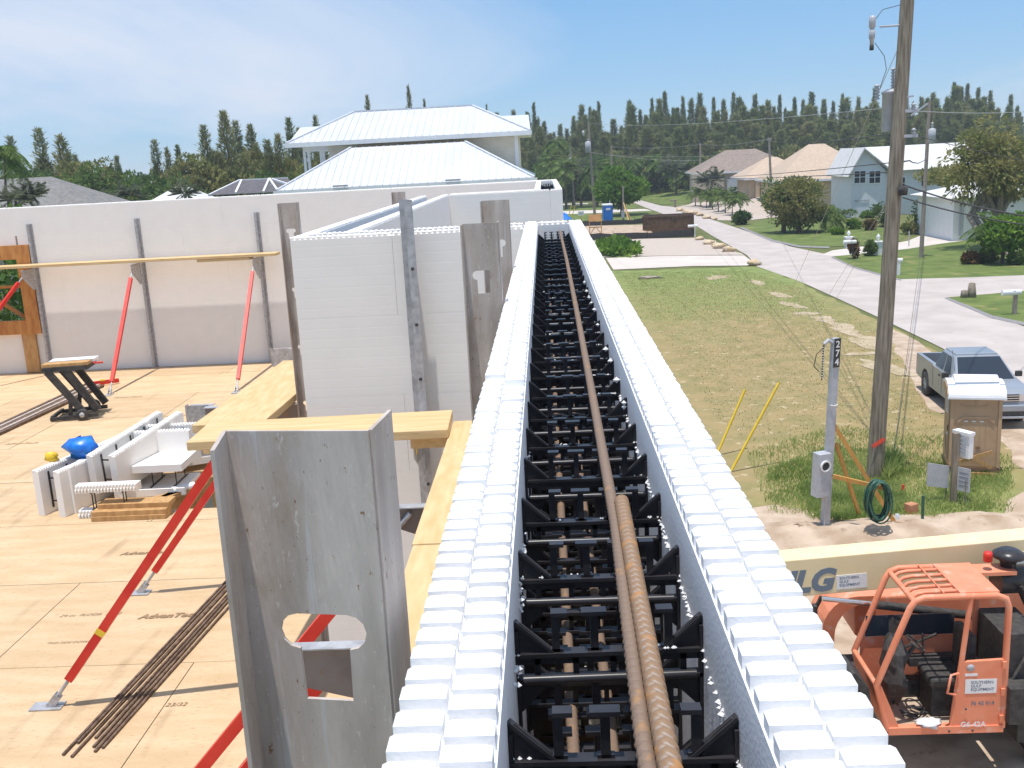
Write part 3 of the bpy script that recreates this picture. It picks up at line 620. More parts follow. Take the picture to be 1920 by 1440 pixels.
upright('grey steel upright at the left corner of the near foam cross wall', HC-0.16, 0.085, FL, (-1.252, 5.16, 0), (-1,0,0), (0,1,0), kw=0.050, slot0=HC-0.30)
upright('short looking steel upright rising above the recessed foam wall', HC-0.24, 0.11, FL, (-1.252, 9.2, 0), (-1,0,0), (0,1,0), kw=0.050, slot0=HC-0.42)
for x, lb in ((-7.40, 'leftmost'), (-5.83, 'middle'), (-4.10, 'rightmost')):
    upright(lb+' of the three thin steel uprights on the far foam wall', HC-0.56, 0.06, FL, (x, 14.498, 0), (0,-1,0), (1,0,0), holes=False, fl=0.03, m='steel_light')
# bolts on the cross wall upright
up = [o for o in bpy.data.objects if o.get('label','').startswith('pale grey steel upright in the middle')][0]
for k in range(8):
    MB().lathe([(0.0,-0.006),(0.008,-0.005),(0.008,0),(0,0)], (0.019, -0.1035, 0.35+k*0.27), 8, 'Y').build('bolt', 'black_rough', up)

# --- brackets that carry the walkway planks
def bracket(label, p_wall, out, side, reach, drop, m, top_m, holes=False):
    t = thing('walkway_bracket', label, 'bracket', p_wall, group='brackets under the walkway planks')
    out, side = Vector(out), Vector(side); b = MB()
    hs = []
    if holes:
        for i in range(5):
            for j in range(5):
                cx, cz = 0.05+i*0.065, -0.035-j*0.042
                if cz > -drop+cx*drop*0.75/reach+0.02: hs.append([(cx+0.013*math.cos(a), cz+0.010*math.sin(a)) for a in np.linspace(0, 2*math.pi, 7)[:-1]])
    plate(b, [(0,0),(0,-drop),(reach*0.2,-drop),(reach,-drop*0.35),(reach,0)], hs, 0.004, (0,0,0), out, (0,0,1), side)
    b.build('gusset_plate', m, t)
    MB().box(out*reach/2+Vector((0,0,0.0025)), (reach, 0.045, 0.004), ax=(out, side, Vector((0,0,1)))).build('top_flange', top_m, t)
    return t
MT['plate'] = mat('brownish_steel_plate', (0.20,0.165,0.155), (0.28,0.235,0.22), scale=8, rough=0.6, metal=0.2, c3=(0.30,0.20,0.13), s3=30, t3=0.64)
zbk = PL-0.05
bracket('brown steel bracket under the walkway seen through the keyhole of the nearest upright', (XA-0.055, 2.55, zbk-0.085), (-1,0,0), (0,1,0), 0.70, 0.24, 'plate', 'steel_light')
bracket('brown steel bracket visible to the right of the nearest upright under the planks', (XA-0.055, 3.44, zbk+0.00), (-1,0,0), (0,1,0), 0.44, 0.21, 'plate', 'steel_light')
bracket('steel bracket at the left end of the crossing plank where a red brace ends', (-1.34, 5.14, zbk), (-1,0,0), (0,1,0), 0.50, 0.2, 'plate', 'steel_light')
for x, lb in ((-7.42, 'perforated grey bracket over the window hole on the far wall'), (-5.85, 'perforated grey bracket on the middle thin upright of the far wall'), (-4.12, 'perforated grey bracket on the rightmost thin upright of the far wall')):
    bracket(lb, (x, 14.412, zbk+0.01), (0,-1,0), (1,0,0), 0.33, 0.30, 'steel_light', 'steel_light', holes=True)
bk = bracket('pale ribbed bracket with a yellow sticker below the crossing plank', (-0.655, 4.83, zbk-0.03), (0,-1,0), (1,0,0), 0.36, 0.27, 'steel_light', 'white_paint')
st = MB().box((0.0055, -0.30, -0.07), (0.002, 0.05, 0.045)).build('sticker', 'yellow', bk)
for k in range(7): MB().box((0.006, -0.05-k*0.036, -0.10), (0.005, 0.012, 0.13-k*0.008)).build('rib', 'steel_light', bk)

# --- red adjustable braces
def brace(label, foot, top, wd=0.045, group='red adjustable wall braces'):
    f = Vector(foot); t = Vector(top); th_ = thing('wall_brace', label, 'wall brace', f, group=group)
    d = (t-f); L = d.length; d.normalize(); a = d*0.20; h = Vector((d.x, d.y, 0)).normalized()
    MB().bar(a, d*(L-0.10), wd, wd).build('tube', 'red', th_)
    MB().tube([d*0.05, a], 0.010, 8).build('screw_end', 'steel_light', th_)
    MB().tube([d*(L-0.11), d*L], 0.010, 8).build('top_screw', 'steel_light', th_)
    b = MB(); b.bar(-h*0.10+Vector((0,0,0.004)), h*0.07+Vector((0,0,0.004)), 0.085, 0.006)
    b.build('foot_plate', 'steel_light', th_)
    sd_ = Vector((-h.y, h.x, 0)); b = MB()
    for s in (-1, 1): b.bar(sd_*0.018*s+Vector((0,0,0.006)), sd_*0.018*s+d*0.085, 0.004, 0.04)
    b.build('clevis', 'steel_light', th_)
    c = MB(); c.bar(d*0.52, d*0.555, wd+0.003, wd+0.003); c.build('collar', 'yellow' if label.startswith('longest') else 'red', th_)
    return th_
fz = FL+0.001
def at(px, py): return P(px, py, fz)
brace('longest red brace in the foreground, left of the nearest steel upright', at(95,1325), (-1.62, 4.86, PL-0.14))
brace('shorter red brace behind the longest one, its foot near the rod bundle', at(262,1112), (-1.70, 6.29, PL-0.16))
brace('red brace seen through the keyhole of the nearest upright, running down to the bottom edge', (-1.86, 3.43, fz), (-0.53, 3.43, PL-0.07))
brace('red brace at the very bottom left of the nearest steel upright', (-1.82, 2.62, fz), (-0.63, 2.62, PL-0.19))
brace('leftmost red brace on the far wall, in front of the window frame', (-8.2, 12.75, fz), (-7.42, 14.10, PL-0.13))
brace('middle red brace leaning on the far wall', at(205,740), (-5.85, 14.10, PL-0.14))
brace('right red brace leaning on the far wall', at(443,735), (-4.12, 14.10, PL-0.14))

# --- walkway planks
def plank(label, c, d, m='plank', rz=0.0, nb=0):
    o = MB().box((0,0,0), d).build('walkway_plank', m, None, c, (0,0,rz)); bevel(o, 0.004)
    return tag(o, label, 'plank', 'walkway planks on the brackets')
plank('pine walkway plank lying along the left face of the long foam wall, far half', (-0.325, 3.70, PL-0.02), (0.27, 1.5, 0.04))
plank('pine walkway plank lying along the left face of the long foam wall, near half', (-0.320, 1.66, PL-0.02), (0.27, 2.56, 0.04))
plank('pine plank crossing behind the nearest upright, in front of the cross wall', (-1.02, 4.31, PL+0.021), (1.12, 0.34, 0.04), 'plank_x', rz=0.03)
plank('wide pine plank running back along the left side of the cross wall corner', (-1.52, 5.35, PL-0.02), (0.34, 1.55, 0.04), rz=-0.03)
plank('long thin plank along the far foam wall', (-6.3, 14.27, PL+0.01), (5.0, 0.27, 0.038), 'plank_x')
plank('short plank piece tucked under the right end of the far plank', (-4.55, 14.25, PL-0.03), (0.75, 0.22, 0.035), 'plank_x')
o = MB().box((-0.55, 4.28, PL-0.03), (0.16, 0.10, 0.06)).build('wood_block', 'plank'); tag(o, 'short wood block under the right end of the crossing plank', 'timber')
o = MB().box((-1.55, 4.45, PL-0.05), (0.12, 0.09, 0.09)).build('wood_block', 'plank'); tag(o, 'short wood block under the left end of the crossing plank', 'timber')

# --- window frame in the far wall
wf = thing('window_buck', 'brown timber window frame set in the far foam wall at the left edge', 'window frame', (-8.18, 14.44, HC-2.02))
def wfb(n, c, d): return MB().box(c, d).build(n, 'buck', wf)
X0, X1, Z0, Z1 = -8.75+8.18, -7.62+8.18, 0.0, 1.04
wfb('jamb', (X1+0.075, 0.02, 0.52), (0.20, 0.07, 1.04)); wfb('jamb', (X0-0.075, 0.02, 0.52), (0.20, 0.07, 1.04))
wfb('head', (0.0, 0.02, Z1+0.03), (1.48, 0.068, 0.20)); wfb('sill', (0.0, 0.02, -0.02), (1.48, 0.074, 0.20))
wfb('lining', (X1-0.02, 0.22, 0.52), (0.04, 0.30, 0.84)); wfb('lining', (X0+0.02, 0.22, 0.52), (0.04, 0.30, 0.84))
wfb('cross_bar', (0, 0.2, 0.56), (1.05, 0.04, 0.04))
MB().bar((-0.15,0.2,0.52), (0.45,0.2,0.08), 0.04, 0.05).build('diagonal_brace', 'buck', wf); MB().bar((0.42,0.22,0.10), (0.52,0.22,0.42), 0.04, 0.05).build('diagonal_brace', 'buck', wf)
o = MB().box((-7.655, 14.47, FL+0.38), (0.20, 0.045, 0.74)).build('upright_board', 'lumber'); tag(o, 'upright board standing on the deck under the right side of the window frame', 'board')

# --- loose foam blocks by the stair opening
_lb = {}
def loose_block(label, loc, L, axes, H=0.40, fill=True, cat='foam block'):
    """axes: three unit vectors for block length, block thickness, block height"""
    t = thing('loose_foam_block', label, cat, loc, group='loose foam blocks by the stair opening')
    A, B, C = [Vector(a) for a in axes]
    M4 = Matrix((( A.x,B.x,C.x,0),(A.y,B.y,C.y,0),(A.z,B.z,C.z,0),(0,0,0,1)))
    k = (round(L,2), round(H,2))
    def mk(t0):
        me = panel_mesh('X', L, H, 0.064, True).copy(); me.transform(Matrix.Translation((0,t0,0))); me.transform(M4); return put('foam_panel', me, t)
    mk(0.0); mk(0.216)
    n = max(2, int(L/0.19))
    for i in range(n):
        b = MB(); x = (i+0.5)*L/n
        for z in (0.10, 0.30):
            b.box((x, 0.14, z*H/0.4), (0.006, 0.16, 0.012))
        for q in (0.068, 0.212): b.box((x, q, H/2), (0.02, 0.004, H*0.8))
        me = b.mesh('web', 'black'); me.transform(M4); put('web', me, t)
    return t
ca, sa = math.cos(R_(74)), math.sin(R_(74))
loose_block('leftmost loose foam block standing on the deck with its open end towards the viewer', (-4.38, 7.98, FL), 1.30, ((ca,sa,0),(sa,-ca,0),(0,0,1)), H=0.40)
loose_block('low foam block with its toothed edge forward in front of the pile', (-3.98, 7.95, FL), 0.52, ((1,0.02,0),(0,0,1),(0,-1,0)), H=0.10)
loose_block('toothed upright foam corner block right behind the leftmost loose block', (-4.06, 7.99, FL), 0.40, ((0,0,1),(0.15,0.98,0),(-0.98,0.15,0)), H=0.09)
loose_block('foam block lying flat with a smooth white top in the middle of the pile', (-3.86, 8.30, FL+0.02), 0.62, ((1,0.02,0),(0,0,1),(-0.02,1,0)), H=0.46)
loose_block('long foam block rising diagonally behind the flat one', (-4.0, 8.2, FL+0.10), 1.10, ((0.20,0.975,0.10),(0.975,-0.20,0),(0.02,-0.1,1)), H=0.36)
loose_block('upright white foam block standing behind the flat one', (-3.80, 8.72, FL+0.16), 0.50, ((1,0.03,0),(-0.03,1,0),(0,0,1)), H=0.34)
loose_block('foam block lying flat at the back right of the pile beside the stair opening', (-3.55, 9.02, FL+0.06), 0.42, ((0.9,0.43,0),(0,0,1),(-0.43,0.9,0)), H=0.5)
def lump(b, c, d, seed, n=10, m=7):
    r2 = random.Random(seed); vs = []; c = Vector(c)
    for i in range(m+1):
        for k in range(n):
            a = math.pi*i/m; q = 2*math.pi*k/n; s = 0.55+0.8*r2.random()
            vs.append(c+Vector((math.sin(a)*math.cos(q)*d[0]*s, math.sin(a)*math.sin(q)*d[1]*s, math.cos(a)*d[2]*(0.8+0.35*r2.random()))))
    b.add(vs, [(i*n+k, i*n+(k+1) % n, (i+1)*n+(k+1) % n, (i+1)*n+k) for i in range(m) for k in range(n)], True); return b
o = lump(MB(), (-4.10, 8.35, FL+0.47), (0.15, 0.11, 0.11), 4, 7, 5).build('tool_bag', 'blue'); tag(o, 'bright blue bag lying on top of the loose foam blocks', 'bag')
o = lump(MB(), (-4.32, 8.22, FL+0.44), (0.075, 0.05, 0.045), 9, 6, 4).build('work_gloves', 'yellow'); tag(o, 'small yellow bundle beside the blue bag on the foam blocks', 'gloves')
for c, d, rz, lb in (((-3.52,7.83,FL+0.02),(0.62,0.14,0.038),0.0,'bottom board of the small timber stack in front of the foam pile'), ((-3.52,7.84,FL+0.059),(0.62,0.13,0.038),0.01,'middle board of the small timber stack in front of the foam pile'), ((-3.50,7.92,FL+0.098),(0.60,0.16,0.038),-0.01,'top board of the small timber stack in front of the foam pile'),
                     ((-3.22,8.62,FL+0.03),(0.10,0.9,0.04),-0.35,'board lying at an angle on the edge of the stair opening'), ((-3.30,8.35,FL+0.03),(0.09,0.5,0.04),-0.7,'short offcut beside the angled board at the stair opening')):
    o = MB().box((0,0,0), d).build('board', 'lumber', None, c, (0,0,rz)); tag(o, lb, 'board', 'timber offcuts by the stair opening')
o = MB().tube([(-3.35,8.32,FL+0.06),(-3.2,8.45,FL+0.06)], 0.035, 10).build('paper_roll', 'white_paint'); tag(o, 'small white roll lying between the boards and the flat foam block', 'roll')
# steel stubs standing on the deck
for q, lb, s in (((-3.98,10.72), 'grey steel stub standing on the deck at the far edge of the stair opening', 1.0), ((-3.93,14.1), 'grey steel clip at the foot of the far wall near the corner upright', 1.0)):
    t = thing('steel_stub', lb, 'steel stub', (q[0], q[1], FL)); MB().box((0.06,0,0.13), (0.26,0.004,0.26)).build('face_plate', 'steel_light', t)
    MB().box((-0.075,0.05,0.13), (0.004,0.10,0.26)).build('side_plate', 'steel_light', t); MB().box((0.08,0.09,0.24), (0.28,0.12,0.004)).build('top_plate', 'steel_light', t)

# --- folding workbench
wb = thing('folding_workbench', 'black folding workbench with a pale worn top on the deck by the far wall', 'workbench', (-5.68, 11.55, FL), rz=0.15)
MB().box((0,-0.10,0.66), (0.52,0.17,0.035)).build('front_jaw', 'lumber', wb); MB().box((0.02,0.12,0.66), (0.52,0.19,0.035)).build('rear_jaw', 'white_paint', wb)
MB().box((0,0,0.615), (0.50,0.40,0.05)).build('top_frame', 'black_rough', wb)
for s in (-1, 1):
    MB().bar((-0.20,0.20*s,0.60), (0.16,0.20*s,0.06), 0.05, 0.075).build('slanted_leg', 'black_rough', wb)
    MB().bar((0.0,0.17*s,0.60), (0.30,0.17*s,0.10), 0.05, 0.075).build('slanted_leg', 'black_rough', wb)
    MB().bar((0.02,0.18*s,0.30), (-0.02,0.18*s,0.04), 0.03, 0.04).build('strut', 'black_rough', wb)
    MB().bar((-0.24,0.20*s,0.03), (0.30,0.20*s,0.05), 0.04, 0.04).build('base_bar', 'black_rough', wb)
    w_ = MB().lathe([(0,-0.02),(0.055,-0.02),(0.07,-0.012),(0.07,0.012),(0.055,0.02),(0,0.02)], (0.14,-0.25*s if s>0 else 0.25,0.07), 16, 'Y').build('wheel', 'black_rough', wb)
MB().lathe([(0,-0.026),(0.03,-0.026),(0.03,0.026),(0,0.026)], (0.14,-0.25,0.07), 12, 'Y').build('wheel_hub', 'porcelain', wb)
MB().bar((-0.22,-0.2,0.05), (-0.22,0.2,0.05), 0.035, 0.035).build('cross_bar', 'black_rough', wb)
MB().tube([(0.27,0.0,0.63),(0.38,0.0,0.63)], 0.012, 8).build('vice_handle', 'red', wb)
# --- steel lying on the deck
for i in range(5):
    x = -6.46+i*0.05; o = MB().bar((x+0.32*0.0-0.05, 9.2, FL+0.02), (x+0.10+0.02*i, 13.45-0.25*(i % 3), FL+0.02), 0.042, 0.03).build('steel_angle', 'steel' if i % 2 else 'rebar_old')
    tag(o, ('leftmost','second','middle','fourth','rightmost')[i]+' of the five dark steel lengths lying on the deck behind the workbench', 'steel length', 'dark steel lengths on the deck')
rl = thing('spirit_level', 'short red level lying on the dark steel lengths behind the workbench', 'level', (-6.12, 13.3, FL+0.045), rz=0.5)
MB().box((0,0,0), (0.42,0.03,0.055)).build('body', 'red', rl); MB().box((0.0,0,0.03), (0.06,0.032,0.02)).build('vial', 'yellow', rl)
RODL = ('first rod','second rod','third rod','fifth rod','sixth rod','seventh rod','last rod','fourth rod')
for i, (dxx, dy0) in enumerate(((0,0),(0.028,0.10),(0.052,-0.02),(0.10,0.14),(0.125,0.06),(0.15,0.02),(0.175,0.05),(0.07,0.2))):
    p = Vector((-2.465+dxx, 4.36+dy0, FL+0.009)); q = p+Vector((0.245+rnd.uniform(-0.015,0.015), 2.9, 0))
    o = ribbed_bar('steel_rod', [p, q], 0.0075, 'rebar_old', n=6, step=0.02, amp=0.0); tag(o, RODL[i]+' from the left in the brown bundle beside the nearest upright', 'steel rod', 'brown steel rods in the bundle on the deck')
# ================================================================== ground, road, lawns
o = MB().quad((-370,-45,-0.02),(370,-45,-0.02),(370,365,-0.02),(-370,365,-0.02)).build('ground', 'grass_far'); tag(o, kind='structure')
bsd = MT['grass_far']
sheet('lot_grass', [P(1150,508), P(1420,500), P(1500,528), P(1560,560), P(1640,596), P(1730,645), P(1800,690), (13.6,33.5,0), (12.2,27,0), (12.2,22.5,0), P(1930,905), P(1860,985), P(1700,990), P(1450,950), (0.25,22.5,0), (0.25,78,0)], 'lot', 0.004, jag=0.2)
sheet('sandy_ground', [(0.2,-6,0), (44,-6,0), (44,24,0), (14,30,0), (3.2,30,0), (0.2,90,0)], 'sand', 0.000)
sheet('sandy_apron', [P(1655,607), P(1740,652), (13.9,33,0), (14.4,28,0), (14.4,17,0), (10.8,18,0), P(1905,868), P(1880,820), P(1745,768), P(1700,700)], 'sand', 0.008, jag=0.12)
road = [P(1420,500), P(1500,528), P(1560,555), P(1640,592), P(1740,640), P(1840,690), (14.2,31,0), (14.5,20,0), (14.5,-2,0), (20.6,-2,0), (20.6,40,0), P(1880,598), P(1800,566), P(1775,558), (21.5,58.0,0), (21.4,75,0), P(1480,462), P(1410,437), P(1350,417), P(1290,397), P(1262,388), P(1240,386), P(1196,374), P(1188,380), P(1210,389), P(1240,400), P(1262,408), P(1300,420), P(1340,445), P(1400,478)]
sheet('road', road, 'concrete', 0.012)
sheet('driveway', G((1560,470),(1620,462),(1668,458),(1702,452),(1740,436),(1790,433),(1836,448),(1700,468),(1620,480),(1572,482),(1540,478)), 'concrete_light', 0.016)
sheet('driveway', G((1688,523),(1800,519),(1935,513),(1935,546),(1860,551),(1790,560),(1740,580),(1660,548)), 'concrete', 0.016)
sheet('lawn', G((1392,426),(1440,410),(1500,405),(1560,412),(1640,425),(1700,437),(1690,452),(1620,461),(1555,463),(1500,461),(1450,450)), 'lawn', 0.016, jag=0.05)
sheet('lawn', G((1562,481),(1620,476),(1700,467),(1760,458),(1840,447),(1935,440),(1935,516),(1800,521),(1690,524),(1640,511),(1600,500)), 'lawn', 0.02, jag=0.05)
sheet('lawn', G((1776,558),(1800,556),(1935,545),(1935,608),(1860,592),(1820,575)), 'lawn', 0.02, jag=0.04)
for nm, pp in (('road_edge', ((1562,481),(1600,500),(1640,511),(1690,524),(1690,527),(1640,514),(1600,503),(1558,483))), ('road_edge', ((1392,426),(1450,450),(1500,461),(1555,463),(1555,466),(1498,464),(1446,453),(1386,427))), ('road_edge', ((1776,558),(1820,575),(1860,592),(1935,608),(1935,614),(1858,597),(1816,579),(1770,560)))):
    sheet(nm, G(*pp), 'asphalt_edge', 0.024)
sheet('driveway', G((1136,484),(1250,480),(1395,479),(1420,498),(1300,499),(1150,506)), 'concrete_light', 0.016)
sheet('gravel_yard', G((1085,452),(1200,448),(1310,446),(1340,452),(1392,478),(1250,479.5),(1120,483)), 'gravel', 0.014, jag=0.15)
sheet('building_lot', G((1085,424),(1230,421),(1262,417),(1300,432),(1300,444),(1200,447),(1085,450)), 'sand', 0.012, jag=0.15)
sheet('lawn', G((1050,402),(1130,400),(1222,395),(1225,404),(1240,414),(1140,421),(1050,422)), 'lawn', 0.014, jag=0.1)
sheet('lawn', G((1040,385),(1110,384),(1200,385),(1190,391),(1120,394),(1040,396)), 'lawn', 0.014, jag=0.1)
sheet('path', G((1050,396),(1120,394),(1210,392),(1222,395),(1130,399.5),(1050,402)), 'concrete_light', 0.018)
sheet('path', G((1040,383),(1103,381),(1103,383.5),(1040,386)), 'concrete_light', 0.018)
sheet('lawn', G((1200,370),(1240,357),(1290,350),(1340,352),(1340,372),(1290,381),(1240,384),(1212,378)), 'lawn', 0.02, jag=0.2)
sheet('gravel_yard', G((1265,389),(1290,384),(1310,376),(1400,376),(1500,365),(1512,395),(1500,403),(1440,409),(1395,414),(1345,413)), 'gravel', 0.016, jag=0.15)
# stony bank in the gravel yard (a low mound)
def mound(name, c, rx, ry, h, m, seed, n=22, label=None, cat=None, kind='structure'):
    r2 = random.Random(seed); vs = []; fs = []; rings = 7
    for i in range(rings+1):
        f = i/rings
        for k in range(n):
            a = 2*math.pi*k/n; s = f*(1+0.12*math.sin(3*a+seed)+0.06*r2.uniform(-1,1))
            vs.append((c[0]+rx*s*math.cos(a), c[1]+ry*s*math.sin(a), c[2]+h*(1-f*f)**1.2*(1+0.2*r2.uniform(-1,1))))
    fs = [(i*n+k, i*n+(k+1) % n, (i+1)*n+(k+1) % n, (i+1)*n+k) for i in range(rings) for k in range(n)]
    o = MB().add(vs, fs, True).build(name, m); tag(o, label, cat, kind=kind); return o
mound('stone_bank', P(1455,385), 9, 14, 1.6, 'gravel', 3)
mound('lawn_rise', P(1272,366), 9, 30, 1.0, 'lawn', 5)
mound('sand_heap', (7.2,21.0,-0.03), 2.2, 1.0, 0.22, 'sand', 4); mound('sand_heap', (5.2,21.1,-0.03), 1.6, 0.7, 0.20, 'sand', 8); mound('sand_heap', (9.2,21.2,-0.03), 1.8, 0.8, 0.20, 'sand', 9)
# bare patches in the lot
def blob(cx, cy, rx, ry, m, z, seed, rot=0, n=26):
    r2 = random.Random(seed); pts = []
    for k in range(n):
        a = 2*math.pi*k/n; s = 1+0.30*math.sin(2*a+seed)+0.15*math.sin(5*a+seed*2)+0.14*r2.uniform(-1,1)
        x, y = rx*s*math.cos(a), ry*s*math.sin(a); pts.append((cx+x*math.cos(rot)-y*math.sin(rot), cy+x*math.sin(rot)+y*math.cos(rot)))
    sheet('bare_patch', pts, m, z)
for i, (px, py, rx, ry) in enumerate(((1345,520,0.8,0.9),(1420,530,0.3,1.6),(1462,553,0.3,1.7),(1486,572,0.35,1.4),(1510,588,0.8,0.4),(1545,599,0.6,0.8),(1582,616,0.55,1.5),(1625,640,0.6,1.8),(1618,664,0.6,0.4),(1660,690,0.5,1.6))):
    q = P(px,py); blob(q.x, q.y, rx, ry, 'bare', 0.010+0.0012*i, i, 0.1)
q = P(1218,522); o = lump(MB(), (q.x,q.y,0.06), (0.9,0.5,0.10), 12).build('dead_brush', 'trunk_pale'); tag(o, 'small grey heap of dead brush in the dry lot near its far end', 'brush')
# grass blades: dry over the lot, green and tall by the posts
def in_poly(x, y, poly):
    c = np.zeros(len(x), bool); n = len(poly)
    for i in range(n):
        x0, y0 = poly[i][:2]; x1, y1 = poly[(i+1) % n][:2]
        c ^= ((y0 > y) != (y1 > y)) & (x < (x1-x0)*(y-y0)/(y1-y0+1e-12)+x0)
    return c
def blades(name, poly, n, h, wdt, m, seed, label, zc=0.0, clump=0):
    rs = np.random.RandomState(seed); xs = [p[0] for p in poly]; ys = [p[1] for p in poly]
    x = rs.uniform(min(xs), max(xs), n*3); y = rs.uniform(min(ys), max(ys), n*3)
    if clump:
        cx = rs.uniform(min(xs), max(xs), clump); cy = rs.uniform(min(ys), max(ys), clump); k = rs.randint(0, clump, n*3)
        s = rs.uniform(0.15, 0.6, clump)[k]; x = cx[k]+rs.normal(size=n*3)*s; y = cy[k]+rs.normal(size=n*3)*s
    ok = in_poly(x, y, poly); x, y = x[ok][:n], y[ok][:n]; n = len(x)
    C = np.stack([x, y, np.full(n, zc)], 1); D = rs.normal(size=(n,3))*0.45; D[:,2] = 1.0
    me = leaves(name, C, D, h*rs.uniform(0.5,1.3,n), wdt*rs.uniform(0.7,1.3,n), m, rs)
    o = put(name, me); tag(o, label, 'grass', kind='stuff'); return o
lotp = [tuple(p) for p in G((1165,512),(1400,508),(1500,540),(1640,615),(1700,690),(1740,760),(1760,800),(1740,870),(1600,850),(1420,850),(1340,780))]
blades('dry_grass', lotp, 14000, 0.05, 0.03, 'blade_dry', 1, 'short dry grass over the empty lot', 0.0)
blades('green_tufts', [tuple(p) for p in G((1165,512),(1400,508),(1500,540),(1560,580),(1400,600),(1200,600))], 5000, 0.06, 0.04, 'blade', 2, 'green grass in the far part of the dry lot', 0.0)
blades('green_tufts', [tuple(p) for p in G((1400,850),(1560,800),(1760,820),(1900,860),(1900,960),(1640,990),(1440,960))], 9000, 0.12, 0.022, 'blade', 12, 'sparse green grass fading out round the meter post', 0.0)
near = [tuple(p) for p in G((1440,880),(1560,840),(1700,850),(1760,870),(1850,885),(1900,880),(1890,915),(1850,965),(1750,985),(1640,985),(1520,972),(1440,940))]
blades('tall_grass', near, 14000, 0.13, 0.024, 'blade', 3, 'tall green grass round the meter post and the toilet', 0.0, clump=130)
blades('tall_grass', [tuple(p) for p in G((1500,900),(1700,890),(1690,985),(1520,975))], 7000, 0.15, 0.022, 'blade', 4, 'green grass growing under the timber braces', 0.0, clump=60)
blades('tall_grass', [tuple(p) for p in G((1648,890),(1672,862),(1685,880),(1664,905))], 700, 0.45, 0.03, 'blade', 6, 'dense dark weeds at the foot of the near power pole', 0.0)

# ================================================================== far white house
def roof_slope(root, A, B, C, D, n, m='roof_white', th=0.05, rib=0.05):
    """A,B eave ends; D,C ridge ends above them. Standing seam panels, each its own object with an upturned seam."""
    A, B, C, D = [Vector(v) for v in (A,B,C,D)]
    eave = (B-A); L = eave.length; ex = eave.normalized(); nrm = ex.cross(D-A).normalized()
    if nrm.z < 0: nrm = -nrm
    up = nrm.cross(ex).normalized()
    if up.z < 0: up = -up
    to2 = lambda v: ((v-A).dot(ex), (v-A).dot(up))
    d2, c2 = to2(D), to2(C); o = Vector(root.location)
    def hgt(x):
        h = 1e9
        if d2[0] > 1e-4 and x < d2[0]: h = min(h, d2[1]*x/d2[0])
        if c2[0] < L-1e-4 and x > c2[0]: h = min(h, c2[1]*(L-x)/(L-c2[0]))
        if h > 1e8:
            t = (x-d2[0])/max(1e-6, c2[0]-d2[0]); h = d2[1]+(c2[1]-d2[1])*t
        return max(0, h)
    for i in range(n):
        x0, x1 = L*i/n+0.012, L*(i+1)/n-0.012
        brk = [x for x in (d2[0], c2[0]) if x0 < x < x1]
        poly = [(x0,0),(x1,0)]+[(x, hgt(x)) for x in [x1]+sorted(brk, reverse=True)+[x0]]
        b = MB(); b.prism(poly, th, A-o, (ex, up, nrm))
        if hgt(x0) > 0.1: b.prism([(x0-0.022,0),(x0+0.016,0),(x0+0.016,hgt(x0)),(x0-0.022,hgt(x0))], rib, A-o+nrm*th, (ex, up, nrm))
        b.build('roof_panel', m, root)
    return ex, up, nrm
def hip(root, A, B, C, m, th=0.06): # plain slope (any polygon)
    o = Vector(root.location); n = (Vector(B)-Vector(A)).cross(Vector(C[0])-Vector(A)).normalized()
    if n.z < 0: n = -n
    vs = [Vector(A), Vector(B)]+[Vector(c) for c in C]; vs = [v-o for v in vs]; k = len(vs)
    b = MB(); b.add(vs+[v-n*th for v in vs], [tuple(range(k)), tuple(range(k,2*k))[::-1]]+[(i, k+i, k+(i+1) % k, (i+1) % k) for i in range(k)])
    return b.build('roof', m, root)
YL, YU = 60.0, 65.0
wh = thing('white_house', 'tall cream house with white standing seam metal roofs beyond the far foam wall', 'house', (-5.0, 68.0, 0))
a, b_ = PY(520,361,YL), PY(1001,331,YL); zE = (a.z+b_.z)/2; a.z = b_.z = zE
d, c = PY(658,280,YU-0.3), PY(872,266,YU-0.3); zR = (c.z+d.z)/2; c.z = d.z = zR
roof_slope(wh, a, b_, c, d, 34)
MB().bar(Vector(a)-wh.location+Vector((-0.2,-0.08,-0.1)), Vector(b_)-wh.location+Vector((0.2,-0.08,-0.1)), 0.16, 0.22).build('gutter', 'white_paint', wh)
hip(wh, b_, (b_.x, YL+14, zE), [(c.x, YU+3, zR), c], 'roof_white'); hip(wh, (a.x, YL+14, zE), a, [d, (d.x, YU+3, zR)], 'roof_white')
for q, r in ((a, d), (b_, c)): MB().bar(Vector(q)-wh.location+Vector((0,0,0.08)), Vector(r)-wh.location+Vector((0,0,0.08)), 0.18, 0.08).build('hip_cap', 'roof_white', wh)
for px in (640, 850): q = PY(px, 355-(px-640)*0.06, YL); MB().box(Vector((q.x, q.y-0.2, zE+0.12))-wh.location, (0.9,0.06,0.10)).build('snow_stop', 'grey_metal', wh)
